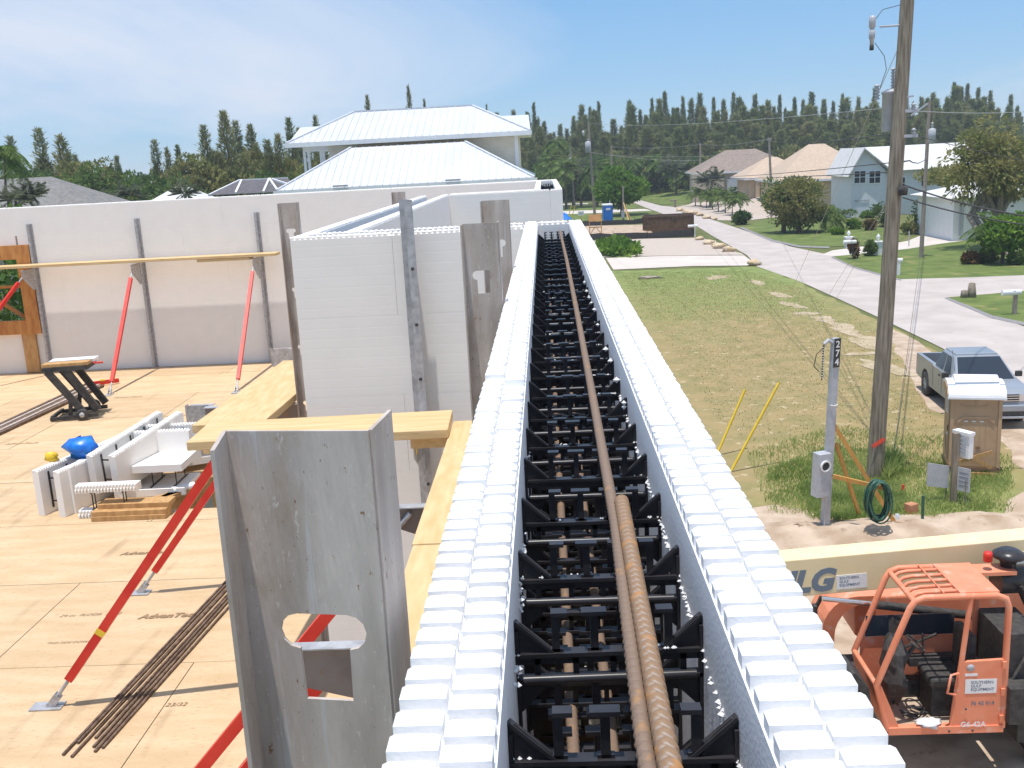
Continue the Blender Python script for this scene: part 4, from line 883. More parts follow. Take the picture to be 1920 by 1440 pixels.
# upper roof
a2, b2 = PY(537,270,YU), PY(994,246,YU); zE2 = (a2.z+b2.z)/2; a2.z = b2.z = zE2
d2_, c2_ = PY(664,212,YU+5), PY(885,199,YU+5); zR2 = (c2_.z+d2_.z)/2; d2_.z = c2_.z = zR2
roof_slope(wh, a2, b2, c2_, d2_, 34)
MB().bar(Vector(a2)-wh.location+Vector((-0.1,-0.08,-0.1)), Vector(b2)-wh.location+Vector((0.1,-0.08,-0.1)), 0.18, 0.26).build('gutter', 'white_paint', wh)
hip(wh, b2, (b2.x, YU+10, zE2), [(c2_.x, YU+5.1, zR2), c2_], 'roof_white'); hip(wh, (a2.x, YU+10, zE2), a2, [d2_, (d2_.x, YU+5.1, zR2)], 'roof_white')
hip(wh, (b2.x, YU+10, zE2), (a2.x, YU+10, zE2), [d2_, c2_], 'roof_white')
for q, r in ((a2, d2_), (b2, c2_), (d2_, c2_)): MB().bar(Vector(q)-wh.location+Vector((0,0,0.08)), Vector(r)-wh.location+Vector((0,0,0.08)), 0.2, 0.08).build('hip_cap', 'roof_white', wh)
# side wings of the upper roof
for e, f, g, h in ((PY(545,263,YU+8), PY(600,260,YU+8), PY(610,236,YU+11), PY(563,239,YU+11)), (PY(940,236,YU+8), PY(995,246,YU+8), PY(991,215,YU+11), PY(932,218,YU+11))):
    hip(wh, e, f, [g, h], 'roof_white')
soff = MB().box(Vector(((a2.x+b2.x)/2, YU+5, zE2-0.16))-wh.location, (b2.x-a2.x-0.1, 9.9, 0.08)).build('soffit', 'white_paint', wh)
# walls
wl, wr = PY(618,300,YU+1.0).x, PY(972,300,YU+1.0).x
MB().box(Vector(((wl+wr)/2, YU+5, (zE2-0.2)/2))-wh.location, (wr-wl, 8.0, zE2-0.2)).build('wall', 'siding', wh)
bo = MB()
for k in range(14): bo.box(Vector(((wl+wr)/2, YU+0.985, zE2-0.35-k*0.22))-wh.location, (wr-wl-0.3, 0.03, 0.20), )
bo.build('siding_boards', 'siding', wh)
MB().box(Vector((wr-0.08, YU+0.96, zE2-2.2))-wh.location, (0.22,0.1,4.0)).build('corner_board', 'white_paint', wh)
MB().box(Vector(((a.x+b_.x)/2, YL+6, (zE-0.3)/2))-wh.location, (b_.x-a.x-1.2, 11.0, zE-0.3)).build('lower_wall', 'siding', wh)
for px in (572, 580, 603, 608): q = PY(px, 300, YU+1.2); MB().box(Vector((q.x, q.y, zE2-1.9))-wh.location, (0.16,0.16,3.6)).build('porch_post', 'white_paint', wh)
q, r = PY(572,278,YU+1.2), PY(618,275,YU+1.2); MB().box(Vector(((q.x+r.x)/2, q.y, zE2-0.35))-wh.location, (r.x-q.x+0.2, 0.2, 0.35)).build('porch_beam', 'white_paint', wh)
for px in (669, 857): q = PY(px, 275-(px-669)*0.055, YU+0.3); MB().tube([Vector((q.x,q.y,zE2-0.15))-wh.location, Vector((q.x,q.y+0.5,zE2-0.5))-wh.location, Vector((q.x,q.y+0.6,zE2-0.9))-wh.location], 0.06, 6).build('downpipe', 'white_paint', wh)

# ================================================================== other houses
def window(root, c, wd, ht, nx=1, nz=2, dirx=(1,0,0), out=(0,-1,0), arch=False, frame='white_paint'):
    X, O = Vector(dirx), Vector(out); Zv = Vector((0,0,1)); c = Vector(c); ax = (X, O, Zv)
    b = MB(); fw = 0.09
    for s in (-1, 1): b.box(c+X*s*(wd/2), (fw, 0.10, ht+fw), ax=ax)
    for s in (-1, 1): b.box(c+Zv*s*(ht/2), (wd-fw, 0.09, fw), ax=ax)
    for i in range(1, nx): b.box(c+X*(-wd/2+wd*i/nx), (0.07,0.085,ht-fw), ax=ax)
    for j in range(1, nz): b.box(c+Zv*(-ht/2+ht*j/nz), (wd-fw,0.08,0.06), ax=ax)
    if arch:
        pts = [(wd/2*math.cos(t), wd/2*math.sin(t)) for t in np.linspace(0, math.pi, 9)]
        ip = [(p[0]*0.8, p[1]*0.8) for p in pts]
        for i in range(8): b.prism([pts[i], pts[i+1], ip[i+1], ip[i]], 0.10, c+Zv*ht/2-O*0.0, (X, Zv, O))
    f = b.build('window', frame, root)
    g = MB().box(c+O*0.01, (wd-0.05, 0.03, ht-0.05), ax=ax)
    if arch: g.prism([(wd*0.45*math.cos(t), wd*0.45*math.sin(t)) for t in np.linspace(0, math.pi, 9)], 0.03, c+Zv*ht/2, (X, Zv, O))
    g.build('pane', 'glass', f)
def house(name, label, c, w_, dpt, h, rh, wall, roofm, rz=0.0, over=0.5, ridge=None, gable=False, cat='house', group=None):
    """hip (or gable) roofed house; c = centre on the ground; local x = width"""
    t = thing(name, label, cat, c, rz, group)
    MB().box((0,0,h/2), (w_, dpt, h)).build('wall', wall, t)
    ridge = w_-dpt if ridge is None else ridge; ridge = max(ridge, 0.3)
    W2, D2 = w_/2+over, dpt/2+over; r = W2-0.02 if gable else ridge/2
    A,B_,C_,D_ = Vector((-W2,-D2,h)), Vector((W2,-D2,h)), Vector((W2,D2,h)), Vector((-W2,D2,h)); R0, R1 = Vector((-r,0,h+rh)), Vector((r,0,h+rh))
    def slab(vs, nm='roof'):
        n = (vs[1]-vs[0]).cross(vs[2]-vs[0]).normalized(); n = n if n.z > 0 else -n; k = len(vs)
        MB().add(vs+[v-n*0.12 for v in vs], [tuple(range(k)), tuple(range(k,2*k))[::-1]]+[(i,k+i,k+(i+1) % k,(i+1) % k) for i in range(k)]).build(nm, roofm, t)
    slab([A,B_,R1,R0]); slab([C_,D_,R0,R1])
    if not gable: slab([B_,C_,R1]); slab([D_,A,R0])
    else:
        for s in (-1, 1): MB().prism([(-dpt/2,h),(dpt/2,h),(0,h+rh-0.1)], 0.12, (s*(w_/2-0.06)-0.06,0,0), (Vector((0,1,0)),Vector((0,0,1)),Vector((1,0,0)))).build('gable_wall', wall, t)
    b = MB()
    for p, q in ((A,B_),(B_,C_),(C_,D_),(D_,A)): b.bar(p-Vector((0,0,0.12)), q-Vector((0,0,0.12)), 0.10, 0.26)
    if not gable: b.build('fascia', 'white_paint', t)
    return t
hw = HC
# left of the white house
p_ = PY(60,345,62); t = house('bungalow', 'grey roofed bungalow at the far left edge behind the far foam wall', (p_.x-3.0, 66, 0), 13.5, 9, 6.0, 2.7, 'stucco_tan', 'roof_grey', rz=0.06, over=0.7)
window(t, (3.2,-4.52,5.2), 2.6, 1.1, 4, 1); window(t, (5.7,-4.52,5.2), 0.8, 1.0, 1, 1, arch=True)
p_ = PY(188,372,90); house('bungalow', 'low peach roofed bungalow between the grey roof and the pale roof', (p_.x-0.5, 95, 0), 6, 8, 4.9, 1.4, 'stucco_peach', 'roof_peach', over=0.5)
p_ = PY(297,360,85); house('bungalow', 'pale roofed bungalow seen just over the far foam wall', (p_.x+0.2, 90, 0), 6.5, 7, 5.3, 2.1, 'stucco_white', 'roof_pale', ridge=1.0, over=0.5)
en = thing('screen_enclosure', 'dark mesh pool enclosure with white frame left of the white roofed house', 'pool enclosure', (PY(480,350,72).x, 75, 0))
MT['mesh'] = mat('dark_insect_mesh', (0.09,0.085,0.09), (0.13,0.12,0.13), scale=3, rough=0.8)
e0, e1, e2, e3 = PY(392,366,72), PY(560,358,72), PY(540,334,76), PY(450,338,76)
hip(en, e0, e1, [e2, e3], 'mesh', 0.03)
L_ = Vector(en.location)
for p, q in ((PY(442,362,71.9), PY(453,338,75.9)), (PY(494,360,71.9), PY(505,335,75.9)), (PY(505,335,75.9), PY(520,357,71.9)), (PY(510,336,75.9), PY(560,352,72)), (e3, e2), (e0, e3)):
    MB().bar(Vector(p)-L_, Vector(q)-L_, 0.14, 0.14).build('frame_bar', 'white_paint', en)
MB().box((0,0,2.8), (7.0,4.0,5.6)).build('mesh_walls', 'mesh', en)
# right side of the street
q = P(1395,352); t = house('bungalow', 'brown grey roofed bungalow behind the little palms across the street', (PY(1402,330,165).x, 171, 0), 15, 12, 4.5, 3.3, 'stucco_tan', 'roof_brown', rz=0.0, over=0.6, ridge=5)
MB().box((-6.5,-6.6,2.2), (5.0,2.0,4.4)).build('garage_block', 'stucco_tan', t)
window(t, (3.2,-6.03,2.3), 1.6, 1.3, 2, 2); window(t, (6.0,-6.03,2.3), 1.2, 1.3, 1, 2)
gx = MB().box((-1.5,-6.05,2.0), (3.6,0.12,2.6)).build('garage_door', 'white_paint', t)
q = PY(1545,330,128); t = house('bungalow', 'peach roofed bungalow with an arched window left of the white two storey house', (q.x+0.6, 134, 0), 11.5, 12, 3.9, 4.2, 'stucco_peach', 'roof_peach', over=0.7, ridge=2)
q2 = PY(1573,345,128); window(t, (q2.x-t.location.x, -6.02, 2.5), 1.3, 1.7, 2, 2, arch=True)
q2 = PY(1525,345,128); window(t, (q2.x-t.location.x, -6.02, 2.5), 1.3, 1.5, 2, 2)
q = PY(1462,330,142); t2 = house('bungalow', 'lower peach roofed wing with square columns beside the larger peach roof', (q.x, 147, 0), 8, 9, 4.0, 2.6, 'stucco_peach', 'roof_peach', over=0.8, ridge=1.5)
for dx in (-3.0, 0.2, 2.4): MB().box((dx,-5.0,2.0), (0.5,0.5,4.0)).build('column', 'stucco_peach', t2)
# white two storey gabled house
yw = 114.0; gl, gr = PY(1597,330,yw), PY(1660,330,yw); apex = PY(1618,277,yw); rr_ = PY(1845,275,yw); ev = PY(1662,318,yw)
ww = thing('two_storey_house', 'white two storey house with a long pale metal roof across the street', 'house', (gl.x, yw, 0))
L_ = Vector(ww.location); zev, zap = ev.z, apex.z; gw = gr.x-gl.x; xl = rr_.x-gl.x
zev = PY(1600,322,yw).z
MB().box((gw/2, 4.0, zev/2), (gw, 8.0, zev)).build('front_wall', 'stucco_white', ww)
MB().box((gw+ (xl-gw)/2, 4.6, zev/2), (xl-gw, 7.0, zev)).build('long_wall', 'stucco_white', ww)
xa = apex.x-gl.x
MB().prism([(0,zev),(gw,zev),(xa+0.1,zap-0.12)], 0.15, (0,0,0), (Vector((1,0,0)),Vector((0,0,1)),Vector((0,1,0)))).build('gable_wall', 'stucco_white', ww)
def slab(vs, root, m, nm='roof', th=0.12):
    vs = [Vector(v) for v in vs]; n = (vs[1]-vs[0]).cross(vs[2]-vs[0]).normalized(); n = n if n.z > 0 else -n; k = len(vs)
    return MB().add(vs+[v-n*th for v in vs], [tuple(range(k)), tuple(range(k,2*k))[::-1]]+[(i,k+i,k+(i+1) % k,(i+1) % k) for i in range(k)]).build(nm, m, root)
slab([(-0.6,-0.6,zev-0.5),(-0.6,8.5,zev-0.5),(xa,8.5,zap),(xa,-0.6,zap)], ww, 'roof_pale')
slab([(gw+0.7,-0.6,zev-0.15),(xa,-0.6,zap),(xa+0.6,3.5,zap+0.02),(gw+0.7,1.2,zev-0.1)], ww, 'roof_pale')
slab([(gw+0.1,0.4,zev-0.1),(xl+0.5,0.4,zev-0.1),(xl-0.2,4.4,zap),(xa,4.4,zap)], ww, 'roof_pale')
for px in (1612, 1640):
    w0 = PY(px, 332, yw); window(ww, (w0.x-gl.x, -0.03, w0.z), 1.25, 1.35, 2, 2)
w0 = PY(1743,338,yw); window(ww, (w0.x-gl.x, 1.07, w0.z), 1.1, 1.3, 1, 2)
w0 = PY(1694,344,yw); window(ww, (w0.x-gl.x, 1.07, w0.z), 1.1, 1.3, 1, 2)
w0 = PY(1614,377,yw); b = MB()
for k in range(5): b.tube([(w0.x-gl.x-0.7+k*0.33, -0.06, w0.z), (w0.x-gl.x-0.55+k*0.33, -0.06, w0.z+0.14), (w0.x-gl.x-0.42+k*0.33, -0.06, w0.z-0.03)], 0.035, 5)
b.build('house_sign', 'letter', ww)
# white garage on the right
yg = 83.0; g0 = PY(1788,395,yg); g1 = PY(1940,395,yg)
gg = thing('garage', 'white garage with a pale hipped roof half hidden by the trees at the right edge', 'garage', (g0.x, yg, 0)); zt = PY(1795,371,yg).z; za = PY(1870,337,yg+4).z
MB().box(((g1.x-g0.x)/2, 4.0, zt/2), (g1.x-g0.x, 8.0, zt)).build('wall', 'white_paint', gg)
W_ = g1.x-g0.x
slab([(-0.5,-0.6,zt),(W_+0.5,-0.6,zt),(W_,4,za),(3.4,4,za)], gg, 'roof_pale'); slab([(-0.5,8.6,zt),(-0.5,-0.6,zt),(3.4,4,za)], gg, 'roof_pale')
MB().box((2.9,-0.05,zt-1.9), (4.2,0.10,2.6)).build('garage_door', 'white_paint', gg)
for k in range(8): MB().box((1.4+k*0.45,-0.11,zt-0.85), (0.22,0.03,0.13)).build('door_window', 'glass', gg)
MB().box((0.55,-0.1,zt-1.7), (0.10,0.1,2.6)).build('downpipe', 'grey_metal', gg)
q0, q1 = P(1752,421), P(1790,423); fe = thing('board_fence', 'grey wooden fence between the two storey house and the garage', 'fence', (q0.x, q0.y, 0))
for k in range(9): MB().box((k*0.24, 0, 1.1+0.02*(k % 2)), (0.22, 0.04, 2.2)).build('fence_board', 'pole_far', fe)
q0 = P(1900,470); fe = thing('picket_fence', 'short white picket fence at the right edge behind the bushes', 'fence', (q0.x, q0.y+1, 0))
for k in range(10): MB().box((k*0.16, 0, 0.5), (0.09, 0.03, 1.0)).build('picket', 'white_paint', fe)
MB().box((0.7,0.04,0.75), (1.7,0.04,0.08)).build('rail', 'white_paint', fe)

# ================================================================== trees and shrubs
rsT = np.random.RandomState(11)
def plumes(name, pl, n, m, seed, leafl, leafw):
    """feathery crown made of tapering upright plumes (x, y, z0, z1, radius)"""
    rs = np.random.RandomState(seed); C = []; D = []; Z = []
    wts = np.array([(p[3]-p[2])*p[4] for p in pl]); cnt = (n*wts/wts.sum()).astype(int)+20
    for (x, y, z0, z1, R), k in zip(pl, cnt):
        t = rs.uniform(0, 1, k)**0.9; a = rs.uniform(0, 6.28, k)
        tb = rs.uniform(0.25, 1.25, (40, 8)); lay = tb[np.minimum(39, (t*max(6, (z1-z0)*2.2)).astype(int) % 40), (a/6.29*8).astype(int)]   # layered branches: clumps and gaps
        r = R*np.minimum(1, (1-t)**1.0+0.02)*np.minimum(1, 0.35+t*5)*lay*np.sqrt(rs.uniform(0.05, 1, k))
        z = z0+(z1-z0)*t+r*0.35
        lx, ly = x*0.55*t, y*0.55*t
        C.append(np.stack([x+lx+r*np.cos(a)+rs.normal(size=k)*0.04*R, y+ly+r*np.sin(a)+rs.normal(size=k)*0.04*R, z-leafl*0.4], 1))
        D.append(np.stack([np.cos(a)*0.55, np.sin(a)*0.55, np.full(k, 0.8)], 1)+rs.normal(size=(k,3))*0.28); Z.append(t)
    C = np.concatenate(C); D = np.concatenate(D); t = np.concatenate(Z); k = len(C); sz = 1-0.45*t
    return leaves(name, C, D, leafl*rs.uniform(0.6,1.3,k)*sz, leafw*rs.uniform(0.6,1.3,k)*sz, m, rs)
def spire(name, h, R, n, m, seed):
    r = random.Random(seed); pl = [(0,0,h*0.10,h,R)]
    for i in range(r.randint(2,4)):
        a = r.uniform(0,6.28); d = R*r.uniform(0.35,0.75); pl.append((d*math.cos(a), d*math.sin(a), h*r.uniform(0.12,0.4), h*r.uniform(0.62,0.9), R*r.uniform(0.45,0.7)))
    return plumes(name, pl, n, m, seed, 1.25, 0.20)
def loose(name, h, R, n, m, seed, k=15):
    r = random.Random(seed); pl = [(0,0,h*0.2,h,R*0.55)]
    for i in range(k):
        a = r.uniform(0,6.28); d = R*r.uniform(0.25,0.95); f = 1-0.5*d/R
        pl.append((d*math.cos(a), d*math.sin(a), h*r.uniform(0.08,0.40), h*f*r.uniform(0.75,1.02), R*r.uniform(0.35,0.62)))
    return plumes(name, pl, n, m, seed, 0.62, 0.11)
def trunk_mesh(h, r, m='trunk', lean=0.0, seed=0, limbs=0, spread=0.4):
    rs = random.Random(seed); b = MB(); pts = []; 
    for i in range(6): f = i/5; pts.append((lean*h*f*f+rs.uniform(-0.03,0.03)*h*f*0.5, rs.uniform(-0.02,0.02)*h*f, h*f))
    b.tube(pts, [r*(1-0.8*i/5)*(1.25 if i == 0 else 1) for i in range(6)], 7)
    for k in range(limbs):
        f = rs.uniform(0.3,0.8); a = rs.uniform(0,6.28); p = Vector(pts[2]).lerp(Vector(pts[4]), rs.random()); L = h*spread*rs.uniform(0.6,1.1)
        b.tube([p, p+Vector((math.cos(a)*L*0.5, math.sin(a)*L*0.5, L*0.35)), p+Vector((math.cos(a)*L, math.sin(a)*L, L*0.8))], [r*0.4, r*0.28, r*0.1], 5)
    return b.mesh('trunk', m)
def make_tree(name, label, cat, loc, crown, trunk, group=None, rz=0.0, sc=1.0):
    t = thing(name, label, cat, loc, rz, group); t.scale = sc if hasattr(sc,'__len__') else (sc,sc,sc)
    put('trunk', trunk, t); put('crown', crown, t); return t
H0 = 17.0
crowns = [spire('pine_crown', H0, 1.95+0.28*(i % 4), 4600, 'pine' if i % 3 else 'pine_b', 20+i) for i in range(8)]
ptrunk = trunk_mesh(H0*0.93, 0.22, seed=2)
tops = [(900,216),(930,205),(962,200),(1000,186),(1020,222),(1050,228),(1075,212),(1090,190),(1122,184),(1150,218),(1180,182),(1200,200),(1222,178),(1246,164),(1262,196),(1280,174),(1312,168),(1338,176),(1375,166),(1392,184),(1416,170),(1440,182),(1462,172),(1490,176),(1522,166),(1545,180),(1580,170),(1610,176),(1640,158),(1672,172),(1700,166),(1728,176),(1750,168),(1790,148),(1815,150),(1835,158),(1858,164),(1870,200),(1896,172),(1915,215)]
LBL_PINE = 'tall feathery dark green pine in the dense row along the skyline behind the street'
GP = 'pines in the dense skyline row'
src = None; k = 0
for row, (Yd, jit, drop) in enumerate(((228,2,0),(220,6,16),(214,6,34),(208,5,55))):
    for i in range(len(tops)*2-1):
        f = i/2; a0 = tops[int(f)]; a1 = tops[min(len(tops)-1, int(f)+1)]
        if i % 2 == 0: px, py = a0
        else:
            if row == 0 and i % 4 == 1: continue
            px, py = (a0[0]+a1[0])/2, max(a0[1],a1[1])+rnd.uniform(2,22)
        if row: px += rnd.uniform(-12,12); py += drop+rnd.uniform(-10,22)
        if row == 3 and i % 2: continue
        if row >= 2 and px > 1870: continue
        q = PY(px, py, Yd+rnd.uniform(-jit,jit)); s = q.z/(H0*1.03); wdx = rnd.uniform(0.65,1.25)*(1.0 if row == 0 else 1.4)
        if src is None: src = make_tree('pine_tree', LBL_PINE, 'pine tree', (q.x,q.y,0), crowns[0], ptrunk, GP, rnd.uniform(0,6.28), (wdx,wdx,s))
        else:
            t = copy_tree(src, (q.x,q.y,0), rnd.uniform(0,6.28), sc=(wdx,wdx,s))
            for ch in t.children:
                if ch.name.startswith('crown'): ch.data = crowns[k % 8]
        k += 1
# looser trees on the left
lcr = [loose('loose_crown', 11.0, 2.9, 14000, 'pine_b' if i != 1 else 'leaf_olive', 60+i) for i in range(5)]
ltr = trunk_mesh(9.6, 0.2, seed=5)
for i, (px, py, wd, lb) in enumerate(((70,240,1.0,'leftmost feathery pine over the grey bungalow roof'), (112,252,1.1,'second feathery pine from the left over the grey bungalow roof'), (18,256,0.9,'feathery tree at the very left edge of the picture'), (140,290,0.7,'small leaning pine right of the grey bungalow roof'),
        (218,292,0.55,'thin wispy sapling above the round bushes left of centre'), (288,262,0.75,'slender pine left of the pair behind the pale roof'), (312,276,0.6,'narrow pine between the slender one and the tall clump'), (332,272,0.6,'narrow pine on the right of the pair behind the pale roof'),
        (380,234,0.85,'left tree of the tall clump beside the white house'), (418,208,1.0,'tallest loose tree in the clump left of the white house'), (440,226,0.9,'slightly shorter loose tree right of the tallest one'), (468,232,0.85,'right tree of the tall clump beside the white house'), (500,262,0.8,'dark pine between the tall clump and the white house'),
        (540,220,0.75,'pine peeping up just left of the white upper roof'), (560,240,0.8,'pine partly hidden by the left end of the white upper roof'), (590,216,0.6,'thin pine top left of the white upper roof'), (520,250,0.7,'pine in front of the dark one left of the white house'), (603,262,0.9,'pine seen through the open porch of the white house'))):
    q = PY(px, py, 104+3*(i % 4)); make_tree('pine_tree', lb, 'pine tree', (q.x, q.y, 0), lcr[i % 5], ltr, 'loose pines on the left skyline', rnd.uniform(0,6.28), (wd*1.7, wd*1.7, q.z/10.9))
for px, py, lb, wd in ((688,178,'bushy pine tip showing above the left part of the white ridge',0.55), (765,160,'forked pine tip standing tall above the middle of the white ridge',0.5), (795,186,'small side tip right of the forked pine above the white ridge',0.35), (912,196,'tiny pine tip over the right part of the white ridge',0.3)):
    q = PY(px, py, 120); make_tree('pine_tree', lb, 'pine tree', (q.x, q.y, 0), lcr[(px//10) % 5], ltr, 'loose pines on the left skyline', px, (wd*1.5, wd*1.5, q.z/10.9))
# broadleaf crowns
def broad(name, rx, ry, rz_, n, m, seed, L=0.3, W=0.16, clumps=14, droop=0.0, hollow=0.5):
    rs = np.random.RandomState(seed); cc = rs.normal(size=(clumps,3)); cc /= np.linalg.norm(cc,axis=1,keepdims=True); cc *= rs.uniform(hollow,0.85,(clumps,1))
    cr = rs.uniform(0.26,0.48,clumps); k = rs.randint(0,clumps,n)
    d = rs.normal(size=(n,3)); d /= np.linalg.norm(d,axis=1,keepdims=True)
    p = cc[k]+d*cr[k][:,None]*rs.uniform(0.55,1.0,(n,1))**0.5
    C = p*np.array([rx,ry,rz_]); D = d*0.8+rs.normal(size=(n,3))*0.5+np.array([0,0,0.2-droop])
    return leaves(name, C, D, L*rs.uniform(0.6,1.3,n), W*rs.uniform(0.6,1.3,n), m, rs)
def shrub(name, label, cat, base, rx, ry, h, m, n=1500, seed=1, L=0.3, W=0.17, stem=0.0, group=None, tr='trunk', clumps=14, droop=0.0):
    base = Vector(base); t = thing(name, label, cat, (base.x, base.y, 0), 0, group)
    rz_ = (h-stem)/2
    put('crown' if stem > 0.3 else 'foliage', broad('foliage', rx, ry, rz_, n, m, seed, L, W, clumps, droop), t, (0,0,stem+rz_*0.95))
    b = MB(); r2 = random.Random(seed)
    if stem > 0.3:
        b.tube([(0,0,-0.1),(0.05,0,stem*0.6),(0,0.05,stem+rz_*0.6)], [0.05*h, 0.04*h, 0.02*h], 7)
        for k in range(5): a = k*1.3+seed; b.tube([(0,0,stem*0.7),(math.cos(a)*rx*0.3,math.sin(a)*ry*0.3,stem+rz_*0.4),(math.cos(a)*rx*0.7,math.sin(a)*ry*0.7,stem+rz_*1.1)], [0.03*h,0.02*h,0.008*h], 5)
        b.build('trunk', tr, t)
    else:
        for k in range(4): a = k*1.6+seed; b.tube([(0,0,-0.05),(math.cos(a)*rx*0.25,math.sin(a)*ry*0.25,h*0.35),(math.cos(a)*rx*0.5,math.sin(a)*ry*0.5,h*0.7)], [0.03,0.022,0.01], 5)
        b.build('stems', tr, t)
    return t
def sizepx(px, y): return px*y/FPX
# big broadleaf tree by the bend
q = P(1166,404); w_ = sizepx(94, q.y); shrub('broadleaf_tree', 'round bright green tree beside the blue toilet at the bend of the street', 'tree', q, w_/2, w_/2, PY(1165,318,q.y).z, 'leaf_bright', 8000, 5, 0.6, 0.34, stem=1.5, clumps=26)
q = P(1418,377); w_ = sizepx(56, q.y); shrub('broadleaf_tree', 'dense dark round tree on the gravel slope in front of the brown grey roof', 'tree', q, w_/2, w_/2, PY(1418,322,q.y).z, 'leaf_dark', 6500, 8, 0.5, 0.3, stem=0.6, clumps=24)
q = P(1390,421); w_ = sizepx(32, q.y); shrub('shrub', 'low dark shrub at the lawn corner below the row of little palms', 'shrub', q, w_/2, w_/2, PY(1390,395,q.y).z, 'leaf_dark', 1400, 9, 0.32, 0.2)
q = P(1497,436); w_ = sizepx(104, q.y); shrub('shrub', 'large olive and reddish bush on the lawn left of the near power pole', 'shrub', q, w_/2, w_/2, PY(1500,332,q.y).z, 'leaf_olive', 9000, 13, 0.36, 0.18, stem=0.5, clumps=44)
q = P(1490,437); shrub('shrub', 'greener inner branches of the large olive bush', 'shrub', (q.x-0.8,q.y+1.2,0), 2.0, 1.6, PY(1490,328,q.y).z, 'leaf_mid', 1400, 14, 0.4, 0.2, stem=1.4, clumps=12)
for px, py, wp, top, m, lb, L in ((1612,398,44,392,'leaf_bright','',0.2),):
    pass
for i, (px, py, wp, top, m, lb) in enumerate(((1578,412,60,391,'leaf_mid','green hedge in front of the peach bungalow wall'), (1632,408,40,393,'leaf_bright','bright low hedge with red flowers under the sign of the white house'), (1603,430,30,411,'leaf_bright','small round bright bush on the lawn'),
        (1572,440,28,429,'leaf_bright','low yellow green cushion bush beside the small round bush'), (1632,432,24,410,'leaf_red','reddish brown small shrub left of the near pole'), (1655,425,44,376,'leaf_dark','dark bush with pink flowers directly left of the near pole'), (1725,437,48,378,'leaf_dark','large dark hedge bush right of the near pole'),
        (1708,439,44,420,'leaf_olive','low olive ground shrubs in front of the dark hedge bush'), (1790,440,32,425,'leaf_red','dry low shrub at the corner of the garage'), (1600,485,18,452,'leaf_red','reddish shrub beside the white mailbox'), (1630,480,24,452,'leaf_mid','green shrub left of the near pole on the lawn tip'),
        (1770,402,60,362,'leaf_mid','green bush behind the fence beside the garage'), (1600,378,32,355,'leaf_olive','pruned olive shrub under the arched window'), (1820,495,34,472,'leaf_red','dry brown shrub left of the yellow green bush'), (1850,493,30,470,'leaf_olive','olive shrub in the planting bed'), (1908,497,30,466,'leaf_mid','dark shrub at the right edge of the planting bed'))):
    q = P(px, py); w_ = sizepx(wp, q.y); shrub('shrub', lb, 'shrub', q, w_/2, w_*0.4, max(0.25, PY(px, top, q.y).z), m, 900, 30+i, 0.26, 0.15, clumps=10)
q = P(1158,470); w_ = sizepx(80, q.y); b = mound('plant_mound', (q.x,q.y,0), w_*0.42, 5.5, 0.35, 'lawn', 6); b['kind'] = 'structure'
shrub('ground_cover', 'bright yellow green mound of creeping plants beside the gravel yard', 'ground cover', q, w_/2, 6.5, 0.8, 'leaf_bright', 3200, 41, 0.5, 0.28, clumps=26)
# palms
def palm_crown(n, L, m, seed, droop=0.55, fan=False):
    rs = np.random.RandomState(seed); C = []; D = []; LL = []; WW = []
    for i in range(n):
        a = rs.uniform(0, 6.28); el = rs.uniform(-0.35, 1.25); fl = L*rs.uniform(0.75,1.1); k = 22
        s = np.linspace(0.08, 1, k); hx = fl*s*math.cos(el); hz = fl*s*math.sin(el)-droop*fl*s*s
        px_, py_ = hx*math.cos(a), hx*math.sin(a); base = np.stack([px_, py_, hz], 1)
        tg = np.gradient(base, axis=0); tg /= np.linalg.norm(tg,axis=1,keepdims=True); sd = np.cross(tg, [0,0,1.0]); sd /= np.linalg.norm(sd,axis=1,keepdims=True)+1e-9
        for sgn in (-1, 1):
            C.append(base); D.append(tg*0.7+sd*sgn*0.9+np.array([0,0,-0.35])); LL.append(fl*0.34*np.sin(np.clip(s*2.6+0.35,0,3.0))+0.05); WW.append(np.full(k, fl*0.05))
        C.append(base[:-1]); D.append(tg[:-1]); LL.append(np.full(k-1, fl/k*1.6)); WW.append(np.full(k-1, fl*0.022))
    return leaves('palm_crown', np.concatenate(C), np.concatenate(D), np.concatenate(LL), np.concatenate(WW), m, rs)
pc = {('palm',0): palm_crown(18,1.0,'palm',1), ('palm',1): palm_crown(22,1.0,'palm',2,0.75), ('grey',0): palm_crown(26,1.0,'palm_grey',3,0.15), ('palm',2): palm_crown(30,1.0,'leaf_mid',4,0.9)}
def palm(label, base, h, L, key, group=None, r=0.14, tm='trunk_pale', lean=0.0, seed=1):
    t = thing('palm_tree', label, 'palm tree', (base[0], base[1], 0), seed*1.7, group)
    put('trunk', trunk_mesh(h, r, tm, lean, seed), t); c = put('fronds', pc[key], t, (lean*h,0,h)); c.scale = (L,L,L); return t
GPm = 'little palms in a row on the gravel bank'
for i, (bx, by, tp) in enumerate(((1304,386,352),(1314,388,354),(1325,390,356),(1336,393,356),(1347,397,358),(1360,400,358),(1373,404,362),(1388,402,366),(1345,384,350),(1375,390,352))):
    q = P(bx, by); hh = PY(bx, tp+8, q.y).z
    palm(['first','second','third','fourth','fifth','sixth','seventh','eighth','ninth','tenth'][i]+' little palm of the row on the gravel bank'+(', counting from the far left end' if i < 8 else ', standing behind the others'), q, hh, 1.75, ('palm',0), GPm, 0.08, 'trunk', 0, i+2)
q = PY(1332,340,150); palm('greyish fan shaped palm in front of the brown grey roofed bungalow', (q.x, 150, 0), PY(1332,338,150).z, 2.6, ('grey',0), r=0.25)
q = P(1213,367); palm('stout tall palm with a pale trunk at the edge of the oval lawn', (q.x, q.y-4, 0), PY(1214,308,q.y-4).z, 5.2, ('palm',1), r=0.35, seed=4)
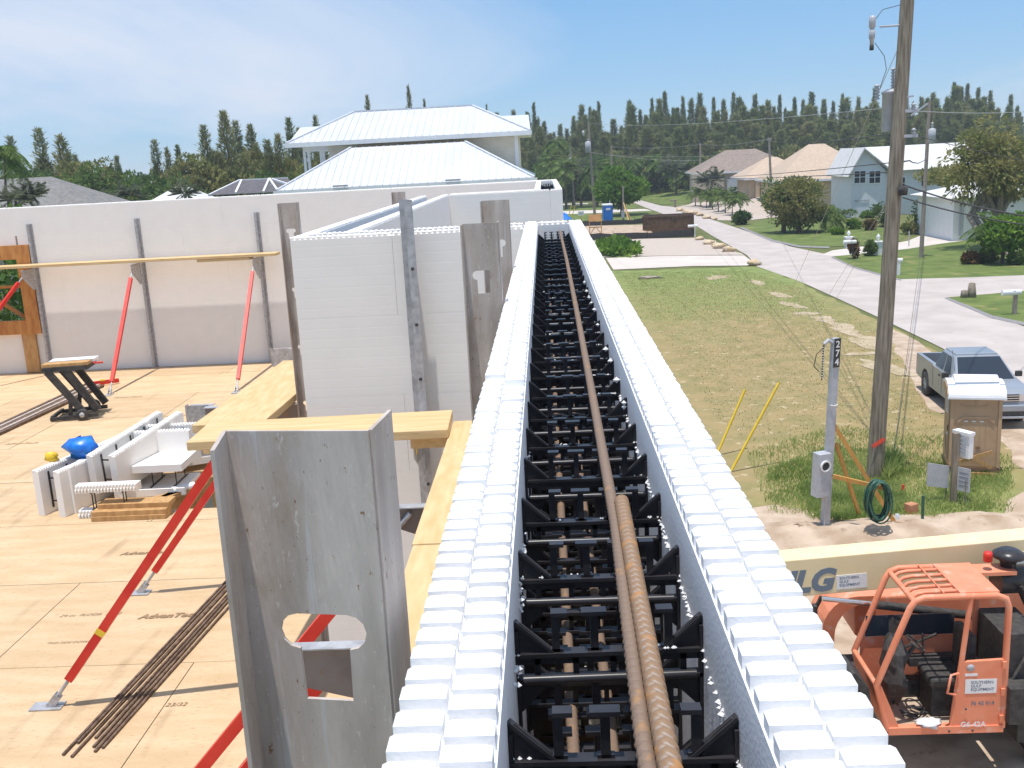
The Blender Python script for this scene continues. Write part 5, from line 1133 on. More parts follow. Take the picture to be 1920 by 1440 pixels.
for i, (px, py, tp, k, lb) in enumerate(((1268,372,318,('grey',0),'silvery palm behind the oval lawn'), (1292,368,328,('palm',1),'small palm right of the silvery one'), (1235,370,312,('palm',2),'bushy green palm behind the oval lawn'), (1250,365,318,('palm',0),'yellowish palm between the silvery palm and the stout one'), (1050,380,270,('palm',2),'shaggy palm right of the white upper roof'), (1036,390,300,('palm',0),'shaggy palm close to the corner of the white house'),
        (1075,385,318,('palm',2),'drooping palm left of the far power pole'), (1090,388,330,('grey',0),'greyish palm behind the far power pole'), (1120,388,320,('palm',2),'dark palm right of the far power pole'), (1140,380,310,('palm',0),'palm behind the round bright green tree'), (1062,392,312,('palm',0),'slender palm near the street lamp'), (1185,372,306,('palm',2),'palm rising right behind the bright green tree'))):
    q = P(px, py); palm(lb, (q.x, q.y, 0), max(1.5, PY(px, tp, q.y).z), 3.6, k, r=0.22, seed=i+3, tm='trunk')
q = P(1548,433); palm('drooping green palm shrub right of the large olive bush', q, 1.6, 2.6, ('palm',1), r=0.12, seed=6)
q = PY(8,320,60); palm('shaggy palm at the left edge in front of the grey bungalow', (q.x,60,0), PY(8,285,60).z, 1.7, ('palm',2), r=0.2, seed=5, tm='trunk')
for px, py, y_, L, lb in ((55,366,58,1.3,'palmetto in front of the grey bungalow wall'), (25,374,56,1.0,'palmetto at the left edge just over the foam wall'), (243,364,80,1.4,'fan palm just left of the pale roofed bungalow'), (345,362,78,1.4,'fan palm just right of the pale roofed bungalow'), (205,374,78,1.1,'light green palmetto beside the peach roof')):
    q = PY(px, py, y_); palm(lb, (q.x, y_, 0), q.z, L, ('grey',0) if L < 2 else ('palm',0), r=0.15, seed=int(px) % 9, tm='trunk')
# bushes along the left skyline and under the pines
GB = 'rounded bushes along the foot of the skyline trees'
bc = [broad('bush_foliage', 1,1,1, 1500, m, 70+i, 0.17, 0.10, 16) for i, m in enumerate(('leaf_mid','leaf_dark','leaf_olive','leaf_bright'))]
def bush(px, py, y_, w_, h_, k, label, group=GB):
    q = PY(px, py, y_); t = thing('bush', label, 'bush', (q.x, y_, 0), 0, group); z = q.z
    c = put('foliage', bc[k], t, (0,0,z-h_)); c.scale = (w_, w_*0.8, h_); c.rotation_euler = (0,0,px)
    MB().tube([(0,0,0),(0,0,max(0.3,z-h_))], [0.2,0.12], 6).build('stem', 'trunk', t); return t
for i, (px, py, w_, h_, k) in enumerate(((165,303,3.0,2.2,0),(190,300,2.6,2.0,2),(225,312,2.4,2.4,1),(252,318,2.4,2.6,0),(350,290,2.4,2.0,2),(375,318,3.2,3.0,0),(150,322,3.0,2.6,0),(270,325,3.0,2.4,1),(310,318,3.0,3.0,2),(345,320,3.0,3.4,0),(420,316,4.0,4.0,2),(470,320,3.6,3.6,0),(520,318,3.2,3.0,1),(195,325,3.4,2.4,0),(110,310,3.4,3.0,2),(60,312,3.0,3.0,1),(550,315,3.4,3.2,2),(595,305,3.4,3.2,0))):
    bush(px, py, 96+(i % 3)*4, w_, h_, k, 'rounded bush in the continuous green band under the left skyline trees', 'bushes in the left skyline band')
for i in range(34):
    px = 1010+i*26.5+rnd.uniform(-8,8); bush(px, 300+rnd.uniform(-14,12)-0.02*(px-1000), 196+rnd.uniform(-5,5), rnd.uniform(4.2,7), rnd.uniform(3.5,5.5), i % 3, 'rounded bush in the shaded band at the foot of the skyline pines', GB)
# big dark tree and bushes at the right edge
q = P(1880,470)
t = shrub('broadleaf_tree', 'tall dark vine covered tree at the right edge of the picture', 'tree', (q.x+0.4, q.y+2, 0), 3.4, 2.6, PY(1880,225,q.y).z, 'leaf_olive', 8000, 51, 0.42, 0.15, stem=3.0, clumps=30, droop=0.6, tr='pole')
t2 = shrub('broadleaf_tree', 'olive lower boughs of trees behind the garage roof', 'tree', PY(1800,370,104), 5.5, 3.0, PY(1790,315,104).z, 'leaf_olive', 2600, 52, 0.5, 0.22, stem=3.4, clumps=16)
for px, dx in ((1858,0.0),(1872,0.0),(1890,0.0)): q2 = P(px, 478); MB().tube([(q2.x-t.location.x, q2.y-t.location.y-0.3, 0), (q2.x-t.location.x+0.1, 0, 2.4), (0.3*(px-1872)/14, 0, 5.5)], [0.22,0.18,0.1], 7).build('stem', 'pole', t)
q = P(1878,495); shrub('shrub', 'yellow green bush with many pale stems at the right edge of the lawn', 'shrub', q, 1.9, 1.4, PY(1880,405,q.y).z, 'leaf_bright', 2600, 53, 0.42, 0.24, stem=1.0, clumps=18)
q = P(1846,490); palm('arching thin palm left of the yellow green bush', (q.x, q.y-0.5, 0), PY(1846,420,q.y).z, 1.9, ('palm',0), r=0.07, seed=2)

# ================================================================== air
hz_ = MB().box((0, 160, 19), (760, 420, 44)).mesh('haze', 'white_paint'); hz_.materials.clear()
hm = bpy.data.materials.new('thin_air'); hm.use_nodes = True; t = hm.node_tree; t.nodes.clear()
vo = t.nodes.new('ShaderNodeVolumePrincipled'); vo.inputs['Color'].default_value = (0.86,0.92,1.0,1); vo.inputs['Density'].default_value = 0.0006; vo.inputs['Anisotropy'].default_value = 0.3
mo = t.nodes.new('ShaderNodeOutputMaterial'); t.links.new(vo.outputs[0], mo.inputs['Volume']); hz_.materials.append(hm)
tag(put('haze', hz_), kind='stuff')

c_ = shrub('broadleaf_tree', 'dark green tree seen through the window hole of the far foam wall', 'tree', (-14.3, 25.5, 0), 3.4, 2.6, 7.5, 'leaf_mid', 5000, 88, 0.3, 0.17, stem=1.2, clumps=26)
# ================================================================== poles and wires
def wire(label, pts, r=0.012, m='wire', sag=0.0, group='overhead wires'):
    a, b_ = Vector(pts[0]), Vector(pts[-1])
    if len(pts) == 2: pts = [a.lerp(b_, i/12)-Vector((0,0,sag*4*(i/12)*(1-i/12))) for i in range(13)]
    o = MB().tube(pts, r, 5).build('power_line', m); return tag(o, label, 'wire', group)
pb = P(1640,895); YP = pb.y; pt_ = PY(1704,-40,YP); up_ = (pt_-pb)
def onpole(py): # point on the pole axis at image row py
    lo, hi = 0.0, 1.0
    f = (895-py)/(895+40); return pb.lerp(pt_, f*(1+0.17*(1-f)))
pl = thing('power_pole', 'tall weathered wooden power pole close by on the right, with grey transformer', 'power pole', pb)
MB().tube([up_*(i/10) for i in range(11)], [0.205-0.0055*i for i in range(11)], 14).build('shaft', 'pole', pl)
def loc(px, py, y=None): return PY(px, py, YP if y is None else y)-pb
b = MB(); b.tube([loc(1650,50), loc(1694,47)], 0.025, 6).build('bracket_arm', 'grey_metal', pl)
c = loc(1635,60); o = MB().lathe([(0,0.36),(0.04,0.36),(0.075,0.31),(0.075,0.10),(0.05,0.09),(0.05,0.05),(0.07,0.04),(0.07,-0.14),(0.05,-0.16),(0.04,-0.30),(0,-0.30)], c, 12).build('surge_arrester', 'porcelain', pl)
MB().lathe([(0,-0.29),(0.05,-0.29),(0.05,-0.40),(0,-0.40)], c, 10).build('arrester_base', 'black_rough', pl)
def sheds(b, c, n, r, hgt): 
    pr = [(0,0)]
    for i in range(n): z = hgt*i/n; pr += [(r*0.5,z),(r,z+hgt/n*0.35),(r*0.5,z+hgt/n*0.7)]
    b.lathe(pr+[(0,hgt)], c, 10); return b
sheds(MB(), loc(1701,26), 5, 0.14, 0.42).build('insulator', 'porcelain', pl)
c = loc(1669,247, YP+0.30)
MB().lathe([(0,0),(0.185,0),(0.20,0.03),(0.20,0.86),(0.22,0.87),(0.22,0.92),(0.15,0.97),(0,0.98)], c, 18).build('transformer', 'grey_metal', pl)
sheds(MB(), c+Vector((0.03,0,0.96)), 7, 0.06, 0.5).build('bushing', 'porcelain', pl); sheds(MB(), c+Vector((-0.30,0.1,0.75)), 5, 0.08, 0.36).build('bushing', 'porcelain', pl)
MB().bar(c+Vector((0.05,-0.15,0.6)), c+Vector((0.3,-0.3,0.6)), 0.08, 0.35).build('mount', 'grey_metal', pl)
for py in (208, 255): q = loc(1703,py,YP-0.1); MB().box(q+Vector((0.05,0,0)), (0.32,0.08,0.07)).build('insulator_rack', 'grey_metal', pl); sheds(MB(), q+Vector((0.12,0,0.04)), 2, 0.07, 0.14).build('insulator', 'porcelain', pl)
MB().bar(loc(1713,180,YP-0.1), loc(1700,182,YP-0.1), 0.04, 0.04).build('cutout_arm', 'grey_metal', pl)
MB().lathe([(0,0),(0.10,0),(0.12,0.2),(0,0.22)], loc(1693,366,YP-0.25), 8).build('splice_case', 'black_rough', pl)
b = MB(); 
for i in range(5): b.bar(loc(1636+i*4,838-i*2,YP-0.21), loc(1641+i*4,834-i*3,YP-0.22), 0.012, 0.09)
MT['ribbon'] = mat('orange_red_ribbon', (0.80,0.10,0.06), rough=0.6); b.build('ribbon', 'ribbon', pl)
MB().tube([loc(1640,80), loc(1658,105), loc(1662,130), loc(1650,165)], 0.008, 5).build('jumper_wire', 'wire', pl)
MB().tube([loc(1641,37), loc(1655,18), loc(1692,8)], 0.008, 5).build('jumper_wire', 'wire', pl)
# guys
wire('long pale guy wire from the top of the near pole down to the dry lot', [loc(1682,95)+pb, P(1486,540)], 0.008, 'wire_pale')
wire('left of the two parallel guy wires running from the near pole to the lot', [loc(1668,370)+pb, P(1534,585)], 0.006, 'wire_pale'); wire('right of the two parallel guy wires running from the near pole to the lot', [loc(1670,372)+pb, P(1556,583)], 0.006, 'wire_pale')
p2 = P(1727,483); p2t = PY(1743,190,p2.y)
wire('dark guy wire rising from the weeds at the near pole towards the second pole', [P(1674,868)+Vector((0,0,0.1)), p2+Vector((0.1,0,1.6))], 0.010, 'wire')
for lb, a, b_, sg, r in (('upper bare wire leaving the near pole to the right', loc(1710,208)+pb, PY(1990,203,38), 0.1, 0.010), ('middle black wire leaving the near pole to the right', loc(1712,253)+pb, PY(1980,312,38), 0.05, 0.010),
        ('upper thick black cable sagging to the right below the transformer', loc(1690,345)+pb, PY(1980,412,24), 0.12, 0.019), ('lower thick black cable sagging to the right below the transformer', loc(1692,370)+pb, PY(1980,428,24), 0.10, 0.017),
        ('upper wire from the near pole to the bleached pole on the left', loc(1690,248)+pb, PY(1443,262,112), 0.3, 0.014), ('dark service wire crossing the white gable and the peach roof', loc(1690,303)+pb, PY(1300,330,112), 0.2, 0.013), ('lowest thin wire crossing the peach roof', loc(1690,322)+pb, PY(1320,334,112), 0.1, 0.014)):
    wire(lb, [a, b_], r, 'wire_pale' if 'bare' in lb else 'wire', sg)
wire('curly service wire from the near pole to the second pole', [loc(1694,303)+pb, PY(1705,301,30), PY(1712,305,36), PY(1722,306,45), PY(1737,299,p2.y)], 0.02)
def far_pole(label, bx, by, tx, ty, r, y=None, m='pole_far', can=None, arm=None):
    q = P(bx, by) if y is None else PY(bx, by, y); q.z = 0; t_ = PY(tx, ty, q.y); t = thing('power_pole', label, 'power pole', q)
    MB().tube([(0,0,0), (t_-q)*0.5, t_-q], [r, r*0.85, r*0.7], 8).build('shaft', m, t)
    if can:
        c = PY(can[0], can[1], q.y-0.3)-q; h = can[2]; MB().lathe([(0,0),(h*0.28,0),(h*0.28,h),(h*0.15,h*1.08),(0,h*1.1)], c, 10).build('transformer', 'grey_metal', t); sheds(MB(), c+Vector((0,0,h)), 3, 0.1, 0.5).build('bushing', 'porcelain', t)
    if arm: MB().bar(PY(arm[0],arm[1],q.y)-q, PY(arm[2],arm[3],q.y)-q, 0.10, 0.10).build('arm', 'grey_metal', t)
    return t
t = far_pole('second wooden pole across the street with a small transformer near its top', 1727, 483, 1743, 190, 0.16, can=(1747,268,0.9), arm=(1708,217,1740,194))
MB().box(PY(1724,355,p2.y-0.2)-Vector(t.location), (0.8,0.1,0.14)).build('cable_bracket', 'wire_pale', t)
far_pole('bleached pole standing by the gravel bank left of the olive bush', 1448, 406, 1442, 258, 0.17, arm=(1438,262,1447,260))
far_pole('far thin pole in front of the pine row, middle of the street', 1313, 372, 1313, 268, 0.2)
t = far_pole('leaning wooden pole with a transformer left of the bright green tree', 1115, 402, 1103, 230, 0.2, can=(1103,286,1.4)); MB().lathe([(0,0),(0.16,0),(0.16,0.7),(0,0.75)], PY(1094,255,t.location.y)-Vector(t.location), 8).build('surge_arrester', 'porcelain', t)
far_pole('thin far pole behind the leaning pole with the transformer', 1146, 345, 1146, 274, 0.16, y=150)
t = far_pole('street lamp pole at the corner of the white house with a pale lamp head', 1078, 390, 1069, 275, 0.14, can=(1068,309,1.1)); MB().box(PY(1057,306,t.location.y)-Vector(t.location), (1.2,0.5,0.25)).build('lamp_head', 'white_paint', t); MB().bar(PY(1058,304,t.location.y)-Vector(t.location), PY(1070,306,t.location.y)-Vector(t.location), 0.1, 0.1).build('lamp_arm', 'grey_metal', t)
t = far_pole('short service pole with timber props beside the blue toilet', 1169, 415, 1168, 348, 0.13); Lq = Vector(t.location)
MB().bar(PY(1169,383,Lq.y)-Lq, P(1184,415)-Lq, 0.12, 0.12).build('prop', 'lumber', t); MB().bar(PY(1169,380,Lq.y)-Lq, P(1180,420)-Lq, 0.12, 0.12).build('prop', 'lumber', t); MB().box(PY(1168,402,Lq.y-0.2)-Lq, (0.4,0.3,0.9)).build('meter_box', 'grey_metal', t)
for lb, a, b_ in (('upper far wire in front of the pine row', PY(1145,275,150), PY(1313,271,120)), ('far wire from the thin pole to the bleached pole', PY(1313,271,120), PY(1442,260,112)), ('lower far wire in front of the pine row', PY(1147,291,150), PY(1442,287,112)), ('highest faint wire across the pines', PY(1104,231,90), PY(1690,200,26)), ('faint wire from the leaning pole to the short pole', PY(1105,285,90), PY(1313,300,120))):
    wire(lb, [a, b_], 0.009 if 'highest' in lb else 0.013, 'wire_pale', 0.3)
def guard(label, x0, y0, x1, y1, gy):
    q = P(x0, y0); t_ = PY(x1, y1, q.y+0.4); o = MB().tube([(0,0,0), t_-q], 0.035, 8).build('guy_guard', 'yellow', None, q); return tag(o, label, 'guy guard', 'yellow guy wire guards')
guard('left one of the two yellow guy guards standing in the dry lot', 1343, 855, 1397, 730, 0); guard('right, taller one of the two yellow guy guards in the dry lot', 1370, 885, 1461, 717, 0)
for a, b_, lb in (((1066,405),(1072,384),'left of the small yellow guards by the far lawn'), ((1072,405),(1079,386),'right of the small yellow guards by the far lawn')):
    q = P(*a); o = MB().tube([(0,0,0), PY(*b_, q.y)-q], 0.06, 6).build('guy_guard', 'yellow', None, q); tag(o, lb, 'guy guard', 'small far guy guards')

# ================================================================== meter post with timber braces and cable coil
mp_ = P(1546,992); mt = thing('meter_post', 'grey electric meter post with black number plate and timber props near the pole', 'meter post', mp_)
tp = PY(1567,634,mp_.y)-mp_; H_ = tp.z; ax3 = tp.normalized(); mx_ = Vector((1,0.10,0)).normalized()
MB().bar((0,0,-0.05), tp, 0.155, 0.13, up=(0.35,-1,0)).build('post', 'grey_metal', mt)
fn = Vector((0.33,-0.94,0)).normalized(); sxv = Vector((0.94,0.33,0)).normalized()
def mpt(py): return (tp*((992-py)/(992-634)*(1.0)))
np_ = MB(); np_.box(ax3*(H_-0.30)+fn*0.078, (0.145,0.02,0.62), ax=(sxv, -fn, ax3)); np_.build('number_plate', 'black_rough', mt)
for i, s in enumerate('274'): text('digit', s, 0.20, 'white_paint', mt, frame4(ax3*(H_-0.12-i*0.19)+fn*0.0905, sxv, ax3), bold=0.004)
MB().tube([ax3*(H_-0.1)-sxv*0.08, ax3*(H_-0.02)-sxv*0.18, ax3*(H_-0.10)-sxv*0.28], 0.04, 8).build('weatherhead', 'grey_metal', mt)
b = MB(); 
for k in range(14): b.tube([ax3*(H_-0.12-k*0.055)-sxv*(0.28+0.012*(k % 2)), ax3*(H_-0.15-k*0.055)-sxv*(0.295-0.012*(k % 2))], 0.016, 6)
b.build('service_lead', 'black', mt); b = MB()
for k in range(13): b.tube([ax3*(H_-0.15-k*0.055)-sxv*0.285, ax3*(H_-0.172-k*0.055)-sxv*0.285], 0.0165, 6)
b.build('service_lead', 'white_paint', mt)
MB().tube([ax3*(H_-0.15)-sxv*0.25, ax3*(H_-0.3)-sxv*0.45, ax3*(H_-0.55)-sxv*0.5, ax3*(H_-0.68)-sxv*0.36], 0.009, 5).build('loose_lead', 'black', mt)
MB().tube([ax3*(H_*0.665)+fn*0.08-sxv*0.09, ax3*(H_*0.66)+fn*0.1, ax3*(H_*0.665)+fn*0.08+sxv*0.09], 0.012, 5).build('cable_tie', 'white_paint', mt)
zc = 1.30; bx = MB(); bx.box(ax3*zc+fn*0.04-sxv*0.20, (0.30,0.26,0.98), ax=(sxv, -fn, ax3)); mb = bx.build('meter_box', 'grey_metal', mt); bevel(mb, 0.012)
cc_ = ax3*(zc+0.22)+fn*0.172-sxv*0.20
def ringz(b, c, r0, r1, n=18): 
    o_ = [c+sxv*r1*math.cos(t)+ax3*r1*math.sin(t) for t in np.linspace(0,2*math.pi,n+1)[:-1]]; i_ = [c+sxv*r0*math.cos(t)+ax3*r0*math.sin(t) for t in np.linspace(0,2*math.pi,n+1)[:-1]]; o2 = [v+fn*0.04 for v in o_]; i2 = [v+fn*0.04 for v in i_]
    vs = o_+i_+o2+i2; b.add(vs, [(2*n+i, 2*n+(i+1) % n, 3*n+(i+1) % n, 3*n+i) for i in range(n)]+[(i,(i+1) % n,2*n+(i+1) % n,2*n+i) for i in range(n)]+[(n+i,3*n+i,3*n+(i+1) % n,n+(i+1) % n) for i in range(n)]); return b
ringz(MB(), cc_, 0.095, 0.125).build('meter_ring', 'paper', mb, (0,0,0)); 
dsk = MB(); dsk.add([cc_+fn*0.006+sxv*0.096*math.cos(t)+ax3*0.096*math.sin(t) for t in np.linspace(0,2*math.pi,19)[:-1]], [tuple(range(18))]); dsk.build('meter_socket', 'black_rough', mb)
MB().tube([(0.0,-0.10,0.85),(-0.03,-0.12,0.5),(-0.05,-0.13,0.0)], 0.02, 6).build('conduit', 'porcelain', mt)
yb = mp_.y
def prop(label, a, b_, w=0.09): 
    a = Vector(a); o = MB().bar((0,0,0), Vector(b_)-a, 0.045, w).build('timber_prop', 'lumber', None, a); return tag(o, label, 'timber', 'timber props of the meter post')
MT['lumber_y'] = mat('yellow_lumber', (0.50,0.25,0.06), (0.58,0.32,0.09), scale=5, rough=0.7, stretch=(3,3,0.6))
o = prop('long timber prop leaning from the meter post to the ground near the grey pipe', PY(1563,796,yb), P(1684,990)+Vector((0,0,0.0))); o.data.materials[0] = MT['lumber_y']
o = prop('shorter timber prop behind the long one on the meter post', PY(1568,832,yb+0.06), P(1612,968)); o.data.materials[0] = MT['lumber_y']
o = prop('level timber rail tying the meter post to the end of the long prop', PY(1562,893,yb-0.05), PY(1668,918,yb-0.6)); o.data.materials[0] = MT['lumber_y']
hc = PY(1647,938,yb-0.65); coil = thing('cable_coil', 'dark green coil of cable hanging on the timber prop', 'coil', hc)
for k in range(16):
    r0, r1 = 0.23+rnd.uniform(-0.07,0.05), 0.43+rnd.uniform(-0.04,0.03); oy = rnd.uniform(-0.10,0.10); pts = []
    for i in range(25): t_ = 2*math.pi*i/24; pts.append(Vector((r0*math.cos(t_)+0.03*math.sin(k), oy+0.06*math.sin(t_*2+k), r1*math.sin(t_)+(0.42-r1)*1.0)))
    MB().tube(pts, 0.017, 6, cap=False).build('loop', 'hose', coil)

# ================================================================== signs and small things by the post
q = P(1787,943); pp_ = thing('permit_post', 'dark wooden post with a white document box beside the tan toilet', 'post', q); h_ = PY(1787,812,q.y).z
MB().box((0,0,h_/2), (0.13,0.11,h_)).build('post', 'pole', pp_)
bb = MB().box((0.18,0.0,h_-0.30), (0.16,0.42,0.56), rz=0.5).build('document_box', 'white_paint', pp_); bevel(bb, 0.02)
MB().box((0.17,0.0,h_+0.005), (0.20,0.46,0.07), rz=0.5).build('box_lid', 'white_paint', bb, (0,0,0))
for k in range(5): MB().box((0.10-0.0,-0.07,h_-0.12-k*0.09), (0.012,0.24,0.03), rz=0.5).build('notice', 'grey_metal', bb)
q = P(1756,942); s_ = thing('sign_board', 'plain grey sign board standing in the grass left of the dark post', 'sign', q); z0 = 0.35
MB().prism([(-0.24,z0+0.06),(0.26,z0-0.02),(0.26,z0+0.52),(-0.24,z0+0.62)], 0.02, (0,0,0)).build('board', 'grey_metal', s_); MB().box((0.22,0.03,0.3), (0.03,0.02,0.75)).build('stake', 'pole', s_)
q = P(1805,948); s_ = thing('sign_board', 'narrow grey notice board seen edgewise right of the dark post', 'sign', q)
MB().box((0,0,0.62), (0.30,0.02,0.56), rz=-0.9).build('board', 'grey_metal', s_); MB().box((0.03,-0.05,0.25), (0.025,0.025,0.75)).build('stake', 'pole', s_)
for k in range(4): MB().box((-0.012,-0.009,0.78-k*0.1), (0.22,0.004,0.02), rz=-0.9).build('printed_line', 'letter', s_)
q = P(1729,985); o = MB().box((0,0,0.33), (0.05,0.05,0.70)).build('stake', 'hose', None, q); tag(o, 'thin dark green stake in the grass below the grey sign board', 'stake')
q = P(1682,985); o = MB().lathe([(0,0.26),(0.05,0.26),(0.05,0)], (0,0,0), 10).build('pipe_stub', 'grey_metal', None, q); tag(o, 'short grey pipe standing at the foot of the long timber prop', 'pipe')
q = P(1708,962); MT['brick'] = mat('orange_clay', (0.40,0.17,0.09), (0.50,0.25,0.14), scale=8, rough=0.9)
o = MB().box((0,0,0.12), (0.24,0.20,0.22), rz=0.5).build('clay_block', 'brick', None, q); bevel(o, 0.01); tag(o, 'orange clay block lying in the grass between pipe and stake', 'block')
q = P(1693,925); o = MB().box((0,0,0.12), (0.07,0.02,0.2), rz=0.3).build('survey_flag', 'ribbon', None, q); tag(o, 'tiny red survey flag in the grass right of the cable coil', 'flag')

# ================================================================== tan portable toilet
pl_ = P(1782,886); pt2 = thing('portable_toilet', 'tan portable toilet with white arched roof in front of the silver pickup', 'portable toilet', (pl_.x-0.06, pl_.y, 0), rz=-0.27)
WX, WY, HZ = 1.17, 1.22, 2.0
o = MB().box((WX/2, WY/2, 0.08), (WX+0.04, WY+0.04, 0.16)).build('base', 'tan_dark', pt2)
o = MB().box((WX/2, WY/2, 0.16+(HZ-0.16)/2), (WX, WY, HZ-0.16)).build('cabin', 'tan', pt2); bevel(o, 0.03)
for x in (0.04, WX-0.04): MB().box((x, -0.012, 1.05), (0.08,0.03,1.75)).build('corner_post', 'tan', pt2)
# pressed shapes of the side panel
MB().prism([(0.16,1.30),(0.30,1.42),(WX-0.30,1.42),(WX-0.16,1.30),(WX-0.16,1.36),(WX-0.28,1.48),(0.28,1.48),(0.16,1.36)], 0.025, (0,-0.025,0)).build('pressed_arch', 'tan', pt2)
for x in (0.36,0.54,0.72): MB().box((x,-0.008,1.355), (0.09,0.016,0.03)).build('vent_slot', 'paper', pt2)
for x in (0.44,0.66): MB().box((x,-0.005,0.68), (0.10,0.012,0.07)).build('vent_slot', 'tan_dark', pt2)
MB().prism([(0.22,1.80),(0.30,1.72),(0.80,1.72),(0.88,1.80),(0.84,1.80),(0.78,1.745),(0.32,1.745),(0.26,1.80)], 0.02, (0,-0.02,0)).build('pressed_arch', 'tan', pt2)
MB().box((WX/2,-0.008,1.80), (0.025,0.016,0.26)).build('ridge', 'tan', pt2)
for x in (0.30, 0.43, 0.56, 0.69, 0.82): MB().box((x,-0.004,1.0), (0.012,0.010,0.55)).build('rib', 'tan', pt2)
dr = MB().box((-0.012, WY/2, 1.02), (0.03, WY-0.26, 1.66)).build('door', 'tan', pt2); MB().box((-0.033, 0.20, 1.12), (0.03,0.06,0.14)).build('latch', 'tan_dark', dr); MB().box((-0.036, 0.20, 0.98), (0.025,0.10,0.03)).build('handle', 'white_paint', dr)
sg_ = MB().box((-0.034, 0.42, 1.66), (0.012,0.36,0.36)).build('notice', 'paper', dr)
for k in range(5): MB().box((-0.042, 0.42, 1.78-k*0.055), (0.004,0.26-0.05*(k % 2),0.02)).build('printed_line', 'letter', dr)
MB().prism([(0.30,0.35),(0.80,0.35),(0.55,0.85)], 0.02, (-0.03,0,0), (Vector((0,1,0)),Vector((0,0,1)),Vector((-1,0,0)))).build('pressed_triangle', 'tan', dr)
arc_ = [(WY/2-(WY/2+0.07)*math.cos(t), HZ-0.02+0.30*math.sin(t)) for t in np.linspace(0, math.pi, 15)]
AXr = (Vector((0,1,0)), Vector((0,0,1)), Vector((1,0,0)))
MB().prism([(-0.09,HZ-0.06)]+[(a*1.0-0.02 if a < WY/2 else a+0.02, z+0.0) for a, z in arc_]+[(WY+0.09,HZ-0.06)], WX+0.14, (-0.07,0,0), AXr, True).build('roof', 'white_paint', pt2)
a3 = [(WY/2-(WY/2-0.10)*math.cos(t), HZ+0.06+0.34*math.sin(t)) for t in np.linspace(0, math.pi, 13)]
o = MB().prism(a3, WX-0.16, (0.10,0,0), AXr, True).build('roof_dome', 'white_paint', pt2)
MB().prism([(WY/2-(WY/2-0.01)*math.cos(t), HZ-0.03+0.24*math.sin(t)) for t in np.linspace(0, math.pi, 13)], 0.03, (-0.085,0,0), AXr).build('gable_panel', 'tan', pt2)
MB().box((WX/2,-0.075,HZ-0.045), (WX+0.16,0.05,0.05)).build('roof_lip', 'white_paint', pt2)
R3 = Matrix.Rotation(-0.27, 3, 'Z')
def pw(x, y, z): return Vector(pt2.location)+R3@Vector((x,y,z))
for a, c, lb in (((0.02,-0.10,0.24),(0.98,-0.13,0.62),'rising board of the wooden cross leaning on the tan toilet'), ((0.30,-0.16,0.60),(0.98,-0.10,0.20),'falling board of the wooden cross leaning on the tan toilet'), ((0.22,-0.2,0.05),(1.05,-0.2,0.05),'board lying on the ground in front of the tan toilet')):
    o = MB().bar((0,0,0), pw(*c)-pw(*a), 0.03, 0.09).build('board', 'lumber', None, pw(*a)); tag(o, lb, 'board', 'boards at the tan toilet')

# ================================================================== silver pickup
tk = thing('pickup_truck', 'silver crew cab pickup parked at the roadside behind the tan toilet', 'pickup truck', (12.98, 31.2, 0), rz=R_(-95.0))
def rbox(n, c, d, m, par, bw=0.05, seg=3): o = MB().box(c, d).build(n, m, par); return bevel(o, bw, seg)
HWD = 0.92
# body sides as one side profile, with wheel openings
def arcpts(cx, r, z0): 
    return [(cx+r*math.cos(t), z0+r*math.sin(t)) for t in np.linspace(math.pi, 0, 11)]
prof = [(-2.72,0.62),(-2.70,0.52)]+[p for p in arcpts(-1.62,0.43,0.46)]+[(-1.15,0.42),(1.25,0.42)]+arcpts(1.72,0.43,0.46)+[(2.18,0.48),(2.62,0.52),(2.68,0.80),(2.60,0.98),(2.3,1.06),(1.18,1.16),(-0.78,1.17),(-0.80,1.22),(-2.70,1.22)]
sideax = (Vector((1,0,0)), Vector((0,0,1)), Vector((0,1,0)))
for s in (-1, 1):
    o = MB().prism(prof, 0.12, (0, s*HWD-(0.12 if s > 0 else 0), 0), sideax).build('body_side', 'silver', tk); bevel(o, 0.035, 3)
MB().box((-1.75,0,0.72), (1.9,1.6,0.06)).build('bed_floor', 'black_rough', tk)
for s in (-1, 1): MB().box((-1.75,s*0.795,0.96), (1.88,0.012,0.5)).build('bed_liner', 'black_rough', tk)
rbox('tailgate', (-2.69,0,0.95), (0.08,1.62,0.52), 'silver', tk, 0.02); MB().box((-0.84,0,0.97), (0.05,1.6,0.5)).build('bed_front', 'black_rough', tk)
o = MB().prism([(1.10,0.60),(1.10,1.17),(1.35,1.17),(2.35,1.09),(2.62,0.99),(2.66,0.60)], 1.64, (0,-0.82,0), sideax).build('hood', 'silver', tk); bevel(o, 0.05, 3)
rbox('hood_scoop', (1.75,0,1.15), (0.6,0.5,0.07), 'silver', tk, 0.03)
MB().box((0.15,0,0.75), (1.95,1.62,0.6)).build('cabin_floor', 'black_rough', tk)
